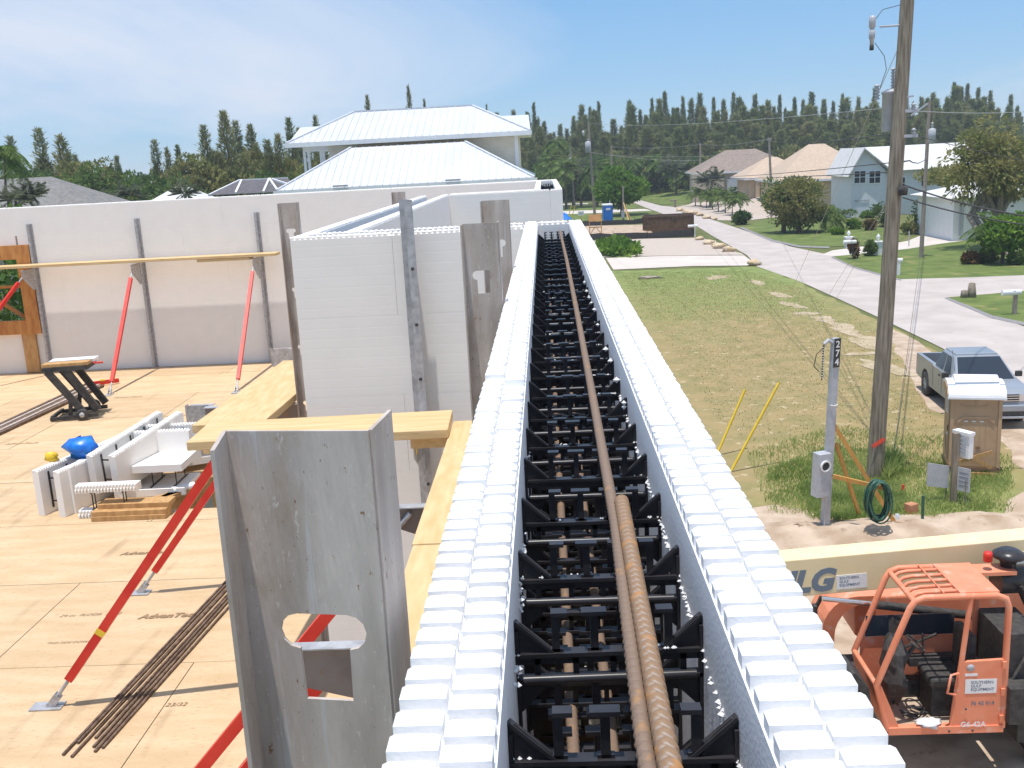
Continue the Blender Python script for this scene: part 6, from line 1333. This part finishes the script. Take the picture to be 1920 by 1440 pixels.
# greenhouse
bt = [(-0.84,-0.90,1.13),(1.42,-0.90,1.13),(1.42,0.90,1.13),(-0.84,0.90,1.13)]; rt = [(-0.66,-0.66,1.74),(0.50,-0.66,1.74),(0.50,0.66,1.74),(-0.66,0.66,1.74)]
gh = MB().add(bt+rt, [(0,1,5,4),(1,2,6,5),(2,3,7,6),(3,0,4,7),(4,5,6,7)]).build('cab', 'silver', tk); bevel(gh, 0.10, 4)
o = rbox('roof', (-0.08,0,1.745), (1.06,1.22,0.07), 'silver', tk, 0.034, 4)
def facequad(a, b_, c, d, u0, u1, v0, v1, off):
    a, b_, c, d = [Vector(v) for v in (a,b_,c,d)]; n = (b_-a).cross(d-a).normalized()
    f = lambda u, v: (a.lerp(b_,u)).lerp(d.lerp(c,u), v)+n*off
    return [f(u0,v0), f(u1,v0), f(u1,v1), f(u0,v1)]
def glass(name, pts): return MB().quad(*pts).build(name, 'glass', tk)
glass('windshield', facequad(bt[1],bt[2],rt[2],rt[1],0.05,0.95,0.06,0.92,0.012))
glass('rear_window', facequad(bt[3],bt[0],rt[0],rt[3],0.12,0.88,0.25,0.9,0.012))
for u0, u1 in ((0.07,0.43),(0.49,0.80)):
    glass('side_window', facequad(bt[0],bt[1],rt[1],rt[0],u0,u1,0.14,0.88,0.012)); glass('side_window', facequad(bt[2],bt[3],rt[3],rt[2],1-u1,1-u0,0.14,0.88,0.012))
for s in (-1, 1):
    for x in (0.18, 1.12): MB().box((x, s*(HWD+0.002), 0.80), (0.012,0.006,0.62)).build('door_gap', 'black_rough', tk)
    MB().box((-0.77, s*(HWD+0.002), 0.85), (0.012,0.006,0.66)).build('door_gap', 'black_rough', tk)
    for x in (0.05, 0.98): MB().box((x-0.10, s*(HWD+0.02), 1.02), (0.16,0.03,0.035)).build('door_handle', 'black_rough', tk)
    mm = rbox('mirror', (0.98, s*1.05, 1.24), (0.10,0.20,0.17), 'black_rough', tk, 0.03)
    for x in (-1.62, 1.72):
        pass
        MB().lathe([(0,-0.30),(0.44,-0.30),(0.44,0.0),(0,0.0)], (x, 0.70 if s > 0 else -0.40, 0.46), 20, 'Y').build('wheel_well', 'black_rough', tk)
        wl_ = MB().lathe([(0.20,-0.11),(0.34,-0.125),(0.39,-0.09),(0.39,0.09),(0.34,0.125),(0.20,0.11)], (x, s*(HWD-0.10), 0.39), 26, 'Y').build('wheel', 'black_rough', tk)
        MB().lathe([(0,0.09*s),(0.07,0.10*s),(0.09,0.07*s),(0.19,0.06*s),(0.215,0.115*s),(0.225,0.10*s)], (x, s*(HWD-0.10), 0.375), 20, 'Y').build('rim', 'porcelain', wl_)
        for k in range(6): a = k*math.pi/3; MB().bar((x, s*(HWD-0.02), 0.375), (x+0.2*math.cos(a), s*(HWD-0.01), 0.375+0.2*math.sin(a)), 0.05, 0.02, up=(0,1,0)).build('spoke', 'porcelain', wl_)
    MB().box((2.58, s*0.68, 0.90), (0.14,0.34,0.20)).build('headlight', 'chrome', tk)
MB().box((2.665,0,0.90), (0.04,0.98,0.22)).build('grille', 'black_rough', tk)
for z in (0.83,0.90,0.97): MB().box((2.69,0,z), (0.02,0.98,0.025)).build('grille_bar', 'chrome', tk)
MB().lathe([(0,0.0),(0.09,0.0),(0.09,0.02),(0,0.02)], (2.70,0,0.92), 16, 'X').build('emblem', 'chrome', tk)
rbox('front_bumper', (2.72,0,0.62), (0.14,1.76,0.20), 'silver', tk, 0.04); MB().box((2.74,0,0.47), (0.10,1.5,0.10)).build('lower_intake', 'black_rough', tk); rbox('skid_bar', (2.74,0,0.36), (0.10,1.6,0.08), 'porcelain', tk, 0.02)
rbox('rear_bumper', (-2.78,0,0.56), (0.12,1.7,0.18), 'chrome', tk, 0.03)
MB().tube([(1.1,-0.78,1.15),(0.72,-0.80,1.95)], 0.006, 5).build('antenna', 'black_rough', tk)
for s in (-1,1): MB().box((-2.70,s*0.86,1.0), (0.06,0.10,0.34)).build('tail_light', 'red', tk)

# ================================================================== orange telehandler
TX, TY = 4.2, 12.1
tl = thing('telehandler', 'faded orange telehandler with open cab and long cream boom parked below the wall', 'telehandler', (TX, TY, 0)); TL = Vector((TX,TY,0))
def tv(px, py, y): return PY(px, py, y)-TL
y0, y1 = TY, TY+0.95
rF, rR = tv(1712,1122,y0), tv(1893,1115,y0); zr = (rF.z+rR.z)/2; sF, sR = tv(1664,1366,y0), tv(1878,1365,y0); zs = (sF.z+sR.z)/2; bend = tv(1643,1285,y0)
D_ = 0.95
def V(x, y, z): return Vector((x,y,z))
tr_ = 0.042
for y_, nm in ((0,'near_frame'),(D_,'far_frame')):
    b = MB(); f = 0.10
    b.tube([V(sF.x,y_,zs), V(bend.x,y_,bend.z), V(rF.x-0.03,y_,zr-0.13), V(rF.x+0.03,y_,zr-0.04), V(rF.x+0.13,y_,zr), V(rR.x-0.16,y_,zr), V(rR.x-0.04,y_,zr-0.05), V(rR.x,y_,zr-0.17), V(sR.x,y_,zs)], tr_, 10)
    b.build('cab_frame', 'orange', tl)
bT, bB = tv(1821,1117,y0), tv(1803,1240,y0)
MB().tube([V(bT.x,0,zr), V(bB.x,0,bB.z), V(tv(1783,1362,y0).x,0,zs)], 0.036, 8).build('door_pillar', 'orange', tl)
b = MB(); b.tube([V(rF.x+0.02,0,zr-0.05), V(rF.x+0.02,D_,zr-0.05)], 0.035, 8); b.build('roof_crossbar', 'orange', tl); MB().tube([V(bend.x,0,bend.z), V(bend.x,D_,bend.z)], 0.035, 8).build('windscreen_sill', 'orange', tl)
xm = tv(1800,1110,y0+0.3).x-0.12
MB().box(((xm+rR.x-0.12)/2, D_/2, zr+0.03), (rR.x-0.12-xm, D_-0.02, 0.04)).build('roof_plate', 'orange', tl)
for k in range(5): yk = 0.13+k*0.17; MB().tube([V(rF.x+0.03,yk,zr-0.06), V(rF.x+0.10,yk,zr-0.005), V(rF.x+0.2,yk,zr+0.012), V(xm,yk,zr+0.02)], 0.026, 6).build('roof_bar', 'orange', tl)
MB().tube([V((xm+rF.x)/2+0.1,0.02,zr+0.045), V((xm+rF.x)/2+0.1,D_-0.02,zr+0.045)], 0.011, 6).build('roof_rod', 'orange', tl); MB().tube([V(rF.x+0.12,0.3,zr+0.03), V(rF.x+0.12,0.3,zr+0.03)+V(0,0.01,0)], 0.01, 5).build('roof_clip', 'orange', tl)
pan = MB(); pan.prism([(tv(1783,1365,y0).x,zs),(sR.x,zs),(tv(1890,1234,y0).x,tv(1890,1234,y0).z),(bB.x,bB.z)], 0.05, (0,-0.03,0)); pan = pan.build('rear_panel', 'orange', tl); bevel(pan, 0.01)
MB().box(((sF.x+sR.x)/2, 0.0, zs), (sR.x-sF.x, 0.10, 0.10)).build('sill', 'orange', tl)
MB().box(((sF.x+sR.x)/2, D_/2, zs-0.03), (sR.x-sF.x+0.02, D_, 0.05)).build('cab_floor', 'sand', tl)
MB().prism([(sF.x,zs),(bend.x,bend.z),(bend.x+0.06,bend.z),(sF.x+0.16,zs)], 0.05, (0,-0.02,0)).build('front_panel', 'orange', tl)
MB().prism([(sF.x-0.02,zs),(bend.x-0.02,bend.z),(bend.x+0.02,bend.z),(sF.x+0.02,zs)], D_, (0,0,0)).build('front_wall', 'orange', tl)
pb2 = MB().prism([(bend.x-0.10,bend.z-0.02),(bend.x-0.28,bend.z+0.20),(bend.x-0.34,bend.z+0.17),(bend.x-0.06,bend.z-0.35)], 0.5, (0,-0.04,0)).build('mud_guard', 'black_rough', tl)
# placard and numbers on the rear panel
nx, nz = Vector((1,0,0.0)), Vector((0.03,0,1)).normalized()
pc_ = tv(1837,1284,y0); sk = MB().box((pc_.x,-0.035,pc_.z), (0.40,0.004,0.20)).build('placard', 'paper', pan)
for i, s in enumerate(('SOUTHERN','GULF','EQUIPMENT')): text('lettering', s, 0.055, 'letter', pan, frame4((pc_.x-0.13,-0.038,pc_.z+0.055-i*0.05), nx, nz), bold=0.001, align='LEFT')
q = tv(1840,1316,y0); text('lettering', '76 42 014', 0.075, 'letter', pan, frame4((q.x,-0.0335,q.z), nx, nz), bold=0.001)
q = tv(1821,1354,y0); text('lettering', 'G6-42A', 0.10, 'paper', pan, frame4((q.x,-0.056,q.z-0.0), nx, nz), bold=0.003)
q = tv(1819,1263,y0); MB().box((q.x,-0.034,q.z), (0.16,0.004,0.035)).build('sticker', 'paper', pan); q = tv(1818,1250,y0); MB().lathe([(0,-0.004),(0.05,-0.004),(0.05,0)], (q.x,-0.032,q.z), 10, 'Y').build('emblem', 'grey_metal', pan)
q0_, q1_ = tv(1782,1260,y0), tv(1780,1300,y0); MB().tube([V(q0_.x+0.09,-0.04,q0_.z+0.0), V(q0_.x-0.02,-0.08,q0_.z+0.0), V(q1_.x-0.06,-0.08,q1_.z+0.05), V(q1_.x+0.06,-0.04,q1_.z)], 0.016, 8).build('grab_handle', 'orange', tl)
# inside the cab
st_ = thing('x','x','x'); bpy.data.objects.remove(st_)
o = MB().box((0.85,0.50,zs+0.50), (0.50,0.52,0.14)).build('seat', 'black_rough', tl); bevel(o, 0.04); o = MB().box((1.12,0.50,zs+0.85), (0.13,0.50,0.62)).build('seat_back', 'black_rough', tl); bevel(o, 0.04)
MB().box((0.85,0.5,zs+0.22), (0.42,0.42,0.42)).build('seat_box', 'black_rough', tl)
o = lump(MB(), (0.20,0.50,zs+0.62), (0.16,0.34,0.50), 21).build('dashboard', 'black_rough', tl); bevel(o, 0.01); MB().tube([V(0.20,0.45,zs+0.5), V(0.46,0.45,zs+0.98)], 0.03, 8).build('steering_column', 'black_rough', tl)
pts = [V(0.46+0.12*math.cos(t)*0.8, 0.45+0.19*math.sin(t), zs+0.99-0.12*math.cos(t)*0.6) for t in np.linspace(0,2*math.pi,21)]; MB().tube(pts, 0.014, 6, cap=False).build('steering_wheel', 'black_rough', tl)
MB().tube([V(0.7,0.80,zs+0.6), V(0.68,0.80,zs+0.95)], 0.012, 6).build('lever', 'black_rough', tl); MB().box((0.55,D_+0.02,zs+0.45), (1.3,0.05,0.8)).build('far_side_panel', 'orange', tl)
MB().box((0.90,0.82,zs+0.55), (0.8,0.16,0.12)).build('console', 'black_rough', tl)
for k in range(3): MB().tube([V(0.25,0.25+0.06*k,zs+0.06), V(0.45,0.15+0.05*k,zs+0.05), V(0.6,0.30+0.06*k,zs+0.05), V(0.4,0.45,zs+0.06)], 0.012, 5).build('hose', 'black_rough', tl)
rg = lump(MB(), (0.98,0.04,zs+0.06), (0.17,0.12,0.06), 33, 14, 8).build('rag', 'paper'); rg.location = TL+Vector((-0.46,0,0)); tag(rg, 'crumpled pale rag lying on the cab floor of the orange machine', 'rag')
# far engine hood and fenders
eh0 = tv(1545,1118,y0+1.95)
hz = tv(1600,1116,y0+1.95).z
o = MB().box((eh0.x+1.75, 2.45, hz-0.36), (2.55,0.95,0.66)).build('engine_hood', 'orange', tl); bevel(o, 0.05, 3)
o = MB().prism([(eh0.x-0.05,hz-0.72)]+[(eh0.x+0.48-0.53*math.cos(t), hz-0.62+0.62*math.sin(t)) for t in np.linspace(0.0,math.pi/2,8)]+[(eh0.x+0.75,hz),(eh0.x+0.75,hz-0.10)]+[(eh0.x+0.62-0.47*math.cos(t), hz-0.62+0.50*math.sin(t)) for t in np.linspace(math.pi/2,0,8)]+[(eh0.x+0.15,hz-0.72)], 0.7, (0,1.9,0)).build('fender', 'orange', tl)
for i, (px, py, w__, h__) in enumerate(((1672,1182,0.12,0.07),(1700,1178,0.22,0.08),(1728,1196,0.24,0.22),(1675,1192,0.10,0.10),(1762,1180,0.16,0.10),(1762,1196,0.14,0.06))):
    q = tv(px, py, y0+1.93); MB().box((q.x, 1.962, q.z), (w__,0.012,h__)).build('warning_label', 'paper', tl)
MB().box((1.3,1.2,0.75), (4.6,0.8,0.5)).build('chassis', 'black_rough', tl)
MB().box((1.95,0.35,0.85), (0.55,0.6,0.75)).build('rear_tank', 'black_rough', tl)
for x, y_ in ((-1.35,0.35),(2.42,0.35),(-1.35,2.35),(2.42,2.35)):
    w__ = MB().lathe([(0.30,-0.17),(0.58,-0.18),(0.66,-0.13),(0.66,0.13),(0.58,0.18),(0.30,0.17)], (x,y_,0.66), 28, 'Y').build('wheel', 'black_rough', tl)
    MB().lathe([(0,-0.08),(0.12,-0.12),(0.14,-0.06),(0.28,-0.05),(0.32,-0.15),(0.34,-0.15),(0.34,0.15),(0,0.15)], (x,y_,0.66), 20, 'Y').build('rim', 'orange', w__)
    tb = MB()
    for k in range(20):
        a = 2*math.pi*k/20; tb.box((x+0.66*math.cos(a), y_+(0.08 if k % 2 else -0.08), 0.66+0.66*math.sin(a)), (0.05,0.18,0.09), ax=(Vector((math.cos(a),0,math.sin(a))), Vector((0,1,0)), Vector((-math.sin(a),0,math.cos(a)))))
    tb.build('tread', 'black_rough', w__)
c = tv(1890,1056,y0+0.9); MB().lathe([(0,0.20),(0.12,0.20),(0.20,0.15),(0.215,0.10),(0.12,0.06),(0.10,0.0),(0.10,-0.2),(0,-0.2)], c, 16).build('air_cleaner', 'black', tl)
MB().tube([c+V(-0.15,0.0,-0.24), c+V(0.45,0.05,-0.26)], 0.19, 14).build('air_canister', 'black', tl)
MB().lathe([(0,0.13),(0.05,0.13),(0.06,0.10),(0.06,0),(0,0)], tv(1852,1052,y0+0.8), 10).build('beacon', 'red', tl); MB().box(tv(1862,1068,y0+0.85), (0.5,0.3,0.05)).build('beacon_shelf', 'orange', tl)
for k in range(4): MB().tube([c+V(0.1,-0.3+0.1*k,-0.25), c+V(0.25,-0.35+0.1*k,-0.6), c+V(0.15+0.1*k,-0.3,-1.0)], 0.025, 6).build('hose', 'black_rough', tl)
MB().box((1.72,0.55,1.62), (0.5,0.8,0.7)).build('rear_block', 'black_rough', tl)
# boom
B0, B1 = V(-3.2,1.2,2.42), V(4.3,1.2,2.86)
bd = (B1-B0).normalized(); bu = bd.cross(V(0,-1,0)).normalized(); bu = bu if bu.z > 0 else -bu
zt_ = tv(1700,1042,y0+1.02).z; zb2 = tv(1600,1117,y0+1.02).z
mid = (B0+B1)/2; sh = (zt_+zb2)/2-(B0+(B1-B0)*((tv(1700,1042,y0+1.02).x-B0.x)/(B1.x-B0.x))).z; mid = mid+V(0,0.22-0.0,sh); HB = (zt_-zb2)*1.0
bo_ = MB().box(mid, ((B1-B0).length, 0.40, HB), ax=(bd, V(0,1,0), bu)).build('boom', 'cream', tl); bevel(bo_, 0.015)
yf = mid.y-0.203
def onb(px, py): 
    q = tv(px, py, TY+yf); return V(q.x, yf, q.z)
text('lettering', 'JLG', 0.44, 'letter', bo_, frame4(tuple(onb(1516,1092)), bd, bu), bold=0.022, shear=0.3, ext=0.002)
q = onb(1597,1090); MB().box(q, (0.42,0.006,0.21), ax=(bd, V(0,1,0), bu)).build('placard', 'paper', bo_)
for i, s in enumerate(('SOUTHERN','GULF','EQUIPMENT')): text('lettering', s, 0.052, 'letter', bo_, frame4((q.x-0.17,yf-0.004,q.z+0.05-i*0.052), bd, bu), bold=0.001, align='LEFT', ext=0.001)
MB().box(onb(1912,1046), (0.3,0.006,0.18), ax=(bd, V(0,1,0), bu)).build('placard', 'paper', bo_)
MB().bar(mid+bd*3.4+V(0,0.02,-0.3), V(2.6,1.4,0.9), 0.25, 0.35).build('boom_pivot', 'black_rough', tl)
MB().tube([V(eh0.x-0.15,1.95,hz-0.25), V(eh0.x-0.05,1.9,hz+0.02)], 0.03, 6).build('mirror_arm', 'black_rough', tl); MB().box((eh0.x-0.14,1.92,hz-0.22), (0.05,0.12,0.2)).build('mirror', 'black_rough', tl)

# ================================================================== street side small things
def mailbox(label, bx, by, ty, box_m='white_paint', post_m='white_paint', L=0.55, rz=0.0, pw=0.10, y=None, group='mailboxes along the street'):
    q = P(bx, by); h = PY(bx, ty, q.y).z; t = thing('mailbox', label, 'mailbox', q, rz, group)
    MB().box((0,0,(h-0.22)/2), (pw,pw,h-0.22)).build('post', post_m, t)
    r = 0.11; pr = [(-r,h-0.24),(r,h-0.24)]+[(r*math.cos(a), h-0.11+r*math.sin(a)) for a in np.linspace(0, math.pi, 9)]
    MB().prism(pr, L, (-L*0.72,0,0), (Vector((0,1,0)),Vector((0,0,1)),Vector((1,0,0))), True).build('box', box_m, t)
    MB().box((-0.1,-0.13,h-0.05), (0.10,0.01,0.05)).build('flag', 'grey_metal', t); return t
mailbox('white mailbox on a pale square post at the right edge of the road', 1902, 590, 543, L=0.85, post_m='pole_far', pw=0.16)
mailbox('white mailbox on a white post right beside the near power pole across the road', 1684, 516, 484, L=0.8, pw=0.18)
mailbox('large white mailbox on a dark thin post at the lawn tip', 1598, 487, 450, L=0.9, post_m='black_rough', pw=0.08)
mailbox('small white mailbox on a thin stick at the edge of the near driveway', 1303, 446, 421, L=0.9, pw=0.07)
mailbox('brown mailbox far away at the edge of the gravel bank', 1266, 388, 374, 'pole', 'pole', L=1.0, pw=0.25)
for px, py, ty, lb in ((1591,465,432,'white lamp pillar at the lawn edge behind the large white mailbox'), (1646,478,438,'white lamp pillar directly left of the near power pole')):
    q = P(px, py); h = PY(px, ty, q.y).z; t = thing('lamp_pillar', lb, 'lamp pillar', q); hp = h*0.60
    MB().box((0,0,hp/2), (0.55,0.55,hp)).build('pillar', 'white_paint', t); MB().box((0,0,hp+0.03), (0.66,0.66,0.08)).build('cap', 'white_paint', t)
    MB().lathe([(0,hp+0.07),(0.05,hp+0.07),(0.05,hp+0.2),(0.13,hp+0.24),(0.15,h-0.2),(0.05,h-0.06),(0,h)], (0,0,0), 10).build('lantern', 'white_paint', t)
q = P(1671,482); t = thing('sign_box', 'small grey box sign on the lawn right of the white mailbox post', 'sign', q); MB().box((0,0,0.55), (0.75,0.25,0.55)).build('box', 'grey_metal', t); MB().box((0,-0.13,0.55), (0.5,0.02,0.32)).build('panel', 'letter', t); MB().box((0,0,0.15), (0.2,0.15,0.3)).build('foot', 'white_paint', t)
q = P(1818,558); t = thing('driftwood_stump', 'dark carved stump standing at the corner of the driveway', 'stump', q); MB().lathe([(0,0.8),(0.16,0.75),(0.22,0.3),(0.25,0),(0,0)], (0.1,0,0), 9).build('tall_part', 'pole', t); MB().lathe([(0,0.42),(0.16,0.38),(0.20,0),(0,0)], (-0.28,0,0), 9).build('low_part', 'pole', t)
q = P(1704,462); o = MB().tube([(0,0,0),(0,0,1.2)], 0.04, 6).build('marker_post', 'porcelain', None, q); tag(o, 'thin pale marker post at the driveway left of the second pole', 'post')
MT['stone'] = mat('pale_yellow_stone', (0.50,0.36,0.20), (0.66,0.54,0.40), scale=3, rough=0.9, bump=0.3, bscale=8)
for i, (px, py, s, lb) in enumerate(((1312,450,0.42,'stone beside the small white mailbox on the driveway edge'), (1329,458,0.5,'second stone along the driveway edge'), (1341,461,0.35,'flat stone between two larger stones on the driveway edge'), (1349,466,0.55,'large stone near the middle of the driveway edge'), (1366,472,0.55,'orange tinted stone at the near end of the driveway row'),
        (1414,497,0.5,'stone at the corner where the near driveway meets the road'), (1274,396,0.55,'first stone along the far gravel bank'), (1287,400,0.6,'second stone along the far gravel bank'), (1299,403,0.65,'third stone along the far gravel bank'), (1312,405,0.55,'fourth stone along the far gravel bank'), (1326,410,0.5,'fifth stone along the far gravel bank'), (1340,412,0.4,'last low stone along the far gravel bank'))):
    q = P(px, py); o = lump(MB(), (0,0,s*0.3), (s,s*0.8,s*0.55), 60+i, 9, 6).build('boulder', 'stone', None, q); tag(o, lb, 'stone', 'stones along the driveway and gravel bank')
# dumpster
q = P(1256,441); dm = thing('dumpster', 'brown rusty open dumpster on the bare building lot by the road', 'dumpster', (q.x, q.y+1.2, 0), rz=-0.12)
dl, dw, dh = 5.0, 2.3, 1.75
for s in (-1,1): MB().box((0,s*dw/2,dh/2+0.15), (dl,0.08,dh)).build('side_wall', 'olive', dm); MB().box((s*dl/2,0,dh/2+0.15), (0.08,dw-0.09,dh)).build('end_wall', 'olive', dm); MB().box((0,s*(dw/2+0.02),dh+0.17), (dl+0.12,0.14,0.12)).build('rim', 'rebar_old', dm); MB().box((s*(dl/2+0.02),0,dh+0.172), (0.14,dw-0.2,0.12)).build('rim', 'rebar_old', dm)
for k in range(6): MB().box((-dl/2+0.3+k*0.88,-dw/2-0.07,dh/2+0.15), (0.10,0.08,dh-0.1)).build('rib', 'olive', dm)
MB().box((0,0,0.25), (dl-0.1,dw-0.1,0.1)).build('bottom', 'olive', dm); lump(MB(), (0,0,1.1), (2.0,0.9,0.6), 5).build('debris', 'rebar_old', dm)
for i, (px, py, lb) in enumerate(((1222,440,'brown heap of soil and scraps left of the dumpster'), (1210,443,'scrap pile lying on the lot further left of the dumpster'))):
    q = P(px, py); o = lump(MB(), (0,0,0.15), (1.1,0.7,0.4), 80+i).build('debris_heap', 'rebar_old' if i == 0 else 'sand', None, q); tag(o, lb, 'heap')
# blue toilet
q = P(1141,417); bt_ = thing('portable_toilet', 'bright blue portable toilet under the round green tree', 'portable toilet', q, rz=0.1)
o = MB().box((0,0.6,1.0), (1.15,1.15,2.0)).build('cabin', 'blue', bt_); bevel(o, 0.04); o = MB().box((0,0.6,2.12), (1.22,1.22,0.26)).build('roof', 'white_paint', bt_); bevel(o, 0.1, 3)
MB().box((0,0.0,1.0), (0.85,0.04,1.75)).build('door', 'blue', bt_); MB().box((0,-0.03,1.62), (0.55,0.03,0.26)).build('sign_panel', 'paper', bt_); MB().tube([(0.4,1.0,2.1),(0.4,1.0,2.6)], 0.05, 8).build('vent_pipe', 'grey_metal', bt_)
for x in (-0.5,0.5): MB().box((x,-0.01,1.0), (0.06,0.06,1.9)).build('corner_post', 'blue', bt_)
# orange board, small white sign, tarp, silt fences
q = P(1117,441); ob = thing('sign_board', 'orange tan plywood board on a timber stand at the edge of the building lot', 'sign', q); hh_ = PY(1117,402,q.y).z
hb = hh_-PY(1117,415,q.y).z; MB().box((0,0,hh_-hb/2), (1.35,0.05,hb)).build('board', 'brick', ob)
ob.children[0].data.materials[0] = mat('orange_board', (0.72,0.36,0.13), (0.78,0.43,0.18), scale=2, rough=0.7)
for x in (-0.62,0.62): MB().box((x,0.05,hh_/2), (0.09,0.09,hh_)).build('leg', 'lumber', ob)
MB().box((0,0.05,hh_*0.38), (1.2,0.06,0.12)).build('rail', 'lumber', ob); MB().bar((-0.58,0.06,0.1), (-0.1,0.06,hh_*0.36), 0.05, 0.08).build('diagonal', 'lumber', ob); MB().bar((0.58,0.06,0.1), (0.1,0.06,hh_*0.36), 0.05, 0.08).build('diagonal', 'lumber', ob)
q = P(1090,418); t = thing('notice_sign', 'small white notice sign on a stake left of the orange board', 'sign', q); hh_ = PY(1090,396,q.y).z; MB().box((0,0,hh_-0.25), (0.75,0.03,0.5)).build('panel', 'paper', t); MB().box((0,0.04,hh_/2), (0.06,0.05,hh_)).build('stake', 'lumber', t); MB().box((0,-0.02,hh_-0.25), (0.5,0.006,0.18)).build('printed_block', 'grey_metal', t)
q = P(1085,372); t = thing('notice_sign', 'white hanging sign on a white post near the street lamp', 'sign', (q.x,q.y,0)); hh_ = PY(1082,354,q.y).z; MB().box((-0.35,0,hh_/2), (0.12,0.12,hh_)).build('post', 'white_paint', t); MB().box((0.2,0,hh_-0.1), (1.2,0.1,0.1)).build('arm', 'white_paint', t); MB().box((0.3,0,hh_-0.55), (0.9,0.05,0.6)).build('panel', 'paper', t)
q = P(1056,411); o = mound('tarp', (q.x,q.y,0.0), 1.2, 2.2, 0.8, 'blue', 4, label='crumpled blue tarp just right of the far foam wall corner', cat='tarp', kind=None)
def silt(label, pts, h=0.55):
    pts = [P(*p) for p in pts]; t = thing('silt_fence', label, 'silt fence', pts[0], 0, 'black silt fences round the building lot'); o = pts[0]; b = MB(); r2 = random.Random(5)
    for p, q_ in zip(pts, pts[1:]):
        n = max(2, int((q_-p).length/1.0)); prev = None
        for i in range(n+1):
            c = p.lerp(q_, i/n)-o; hh = h*(1+0.18*r2.uniform(-1,1)); c = c+Vector((r2.uniform(-0.05,0.05), r2.uniform(-0.15,0.15), 0))
            if prev: b.add([prev[0], c, c+V(0,0,hh), prev[1], prev[0]+V(0,0.02,0), c+V(0,0.02,0), c+V(0,0.02,hh), prev[1]+V(0,0.02,0)], [(0,1,2,3),(7,6,5,4),(3,2,6,7)])
            prev = (c, c+V(0,0,hh))
    b.build('fabric', 'black_rough', t)
    for p, q_ in zip(pts, pts[1:]):
        n = max(1, int((q_-p).length/2.4))
        for i in range(n+1): c = p.lerp(q_, i/n)-o; MB().box(c+V(0,0.06,0.4), (0.05,0.05,0.85)).build('stake', 'lumber', t)
silt('far black silt fence running behind the orange board to the dumpster', ((1085,425),(1140,422),(1190,420),(1222,417),(1232,414)))
silt('near black silt fence along the front of the bare building lot', ((1098,452),(1150,449),(1215,447),(1300,444),(1301,437)), 0.6)
q = P(1470,403); t = thing('utility_cabinet', 'grey utility cabinet half hidden by the large olive bush', 'cabinet', q); o = MB().box((0,0,0.55), (1.1,0.7,1.1)).build('cabinet', 'grey_metal', t); bevel(o, 0.03)
for k in range(4): MB().box((-0.4+k*0.26,-0.355,0.55), (0.03,0.02,0.9)).build('louvre', 'pole_far', t)
q = P(1391,357); o = MB().prism([(-1.2,0.6),(-1.1,1.25),(-0.3,1.35),(0.3,1.8),(1.3,1.8),(1.7,1.2),(2.2,1.1),(2.2,0.6)], 1.6, (q.x-0.5,q.y,-0.1)).build('parked_car', 'white_paint'); bevel(o, 0.15, 3); tag(o, 'white parked car mostly hidden behind the dark round tree', 'car')

for k in range(3): MB().box((sR.x-0.035, -0.05, zs+0.15+k*0.38), (0.05,0.03,0.09)).build('hinge', 'orange', tl)
for x, z in ((0.75,zs-0.01),(1.05,zs-0.01),(0.95,zs+0.30)): MB().lathe([(0,-0.012),(0.014,-0.010),(0.014,0),(0,0)], (x,-0.05,z), 8, 'Y').build('bolt', 'black_rough', tl)
MB().tube([V(0.30,D_-0.05,zs+0.2), V(0.4,D_-0.1,zs+0.7), V(0.9,D_-0.08,zs+0.9)], 0.02, 6).build('hose', 'black_rough', tl)
for k in range(4): MB().tube([V(1.55,0.15+0.1*k,1.2), V(1.75,0.1+0.1*k,1.7+0.05*k), V(2.1,0.2+0.12*k,1.6), V(2.3,0.5,1.2)], 0.022, 6).build('hose', 'black_rough', tl)
MB().box((0.55,0.93,zs+1.02), (1.2,0.02,0.30)).build('far_window', 'glass', tl)
MB().box((1.62,0.02,zs+0.35), (0.30,0.30,0.5)).build('battery_box', 'black_rough', tl)
MB().tube([V(0.15,1.1,2.0), V(2.6,1.35,1.5)], 0.06, 10).build('lift_cylinder', 'black_rough', tl); MB().tube([V(-0.6,1.08,2.13), V(0.2,1.1,2.0)], 0.035, 10).build('cylinder_rod', 'chrome', tl)
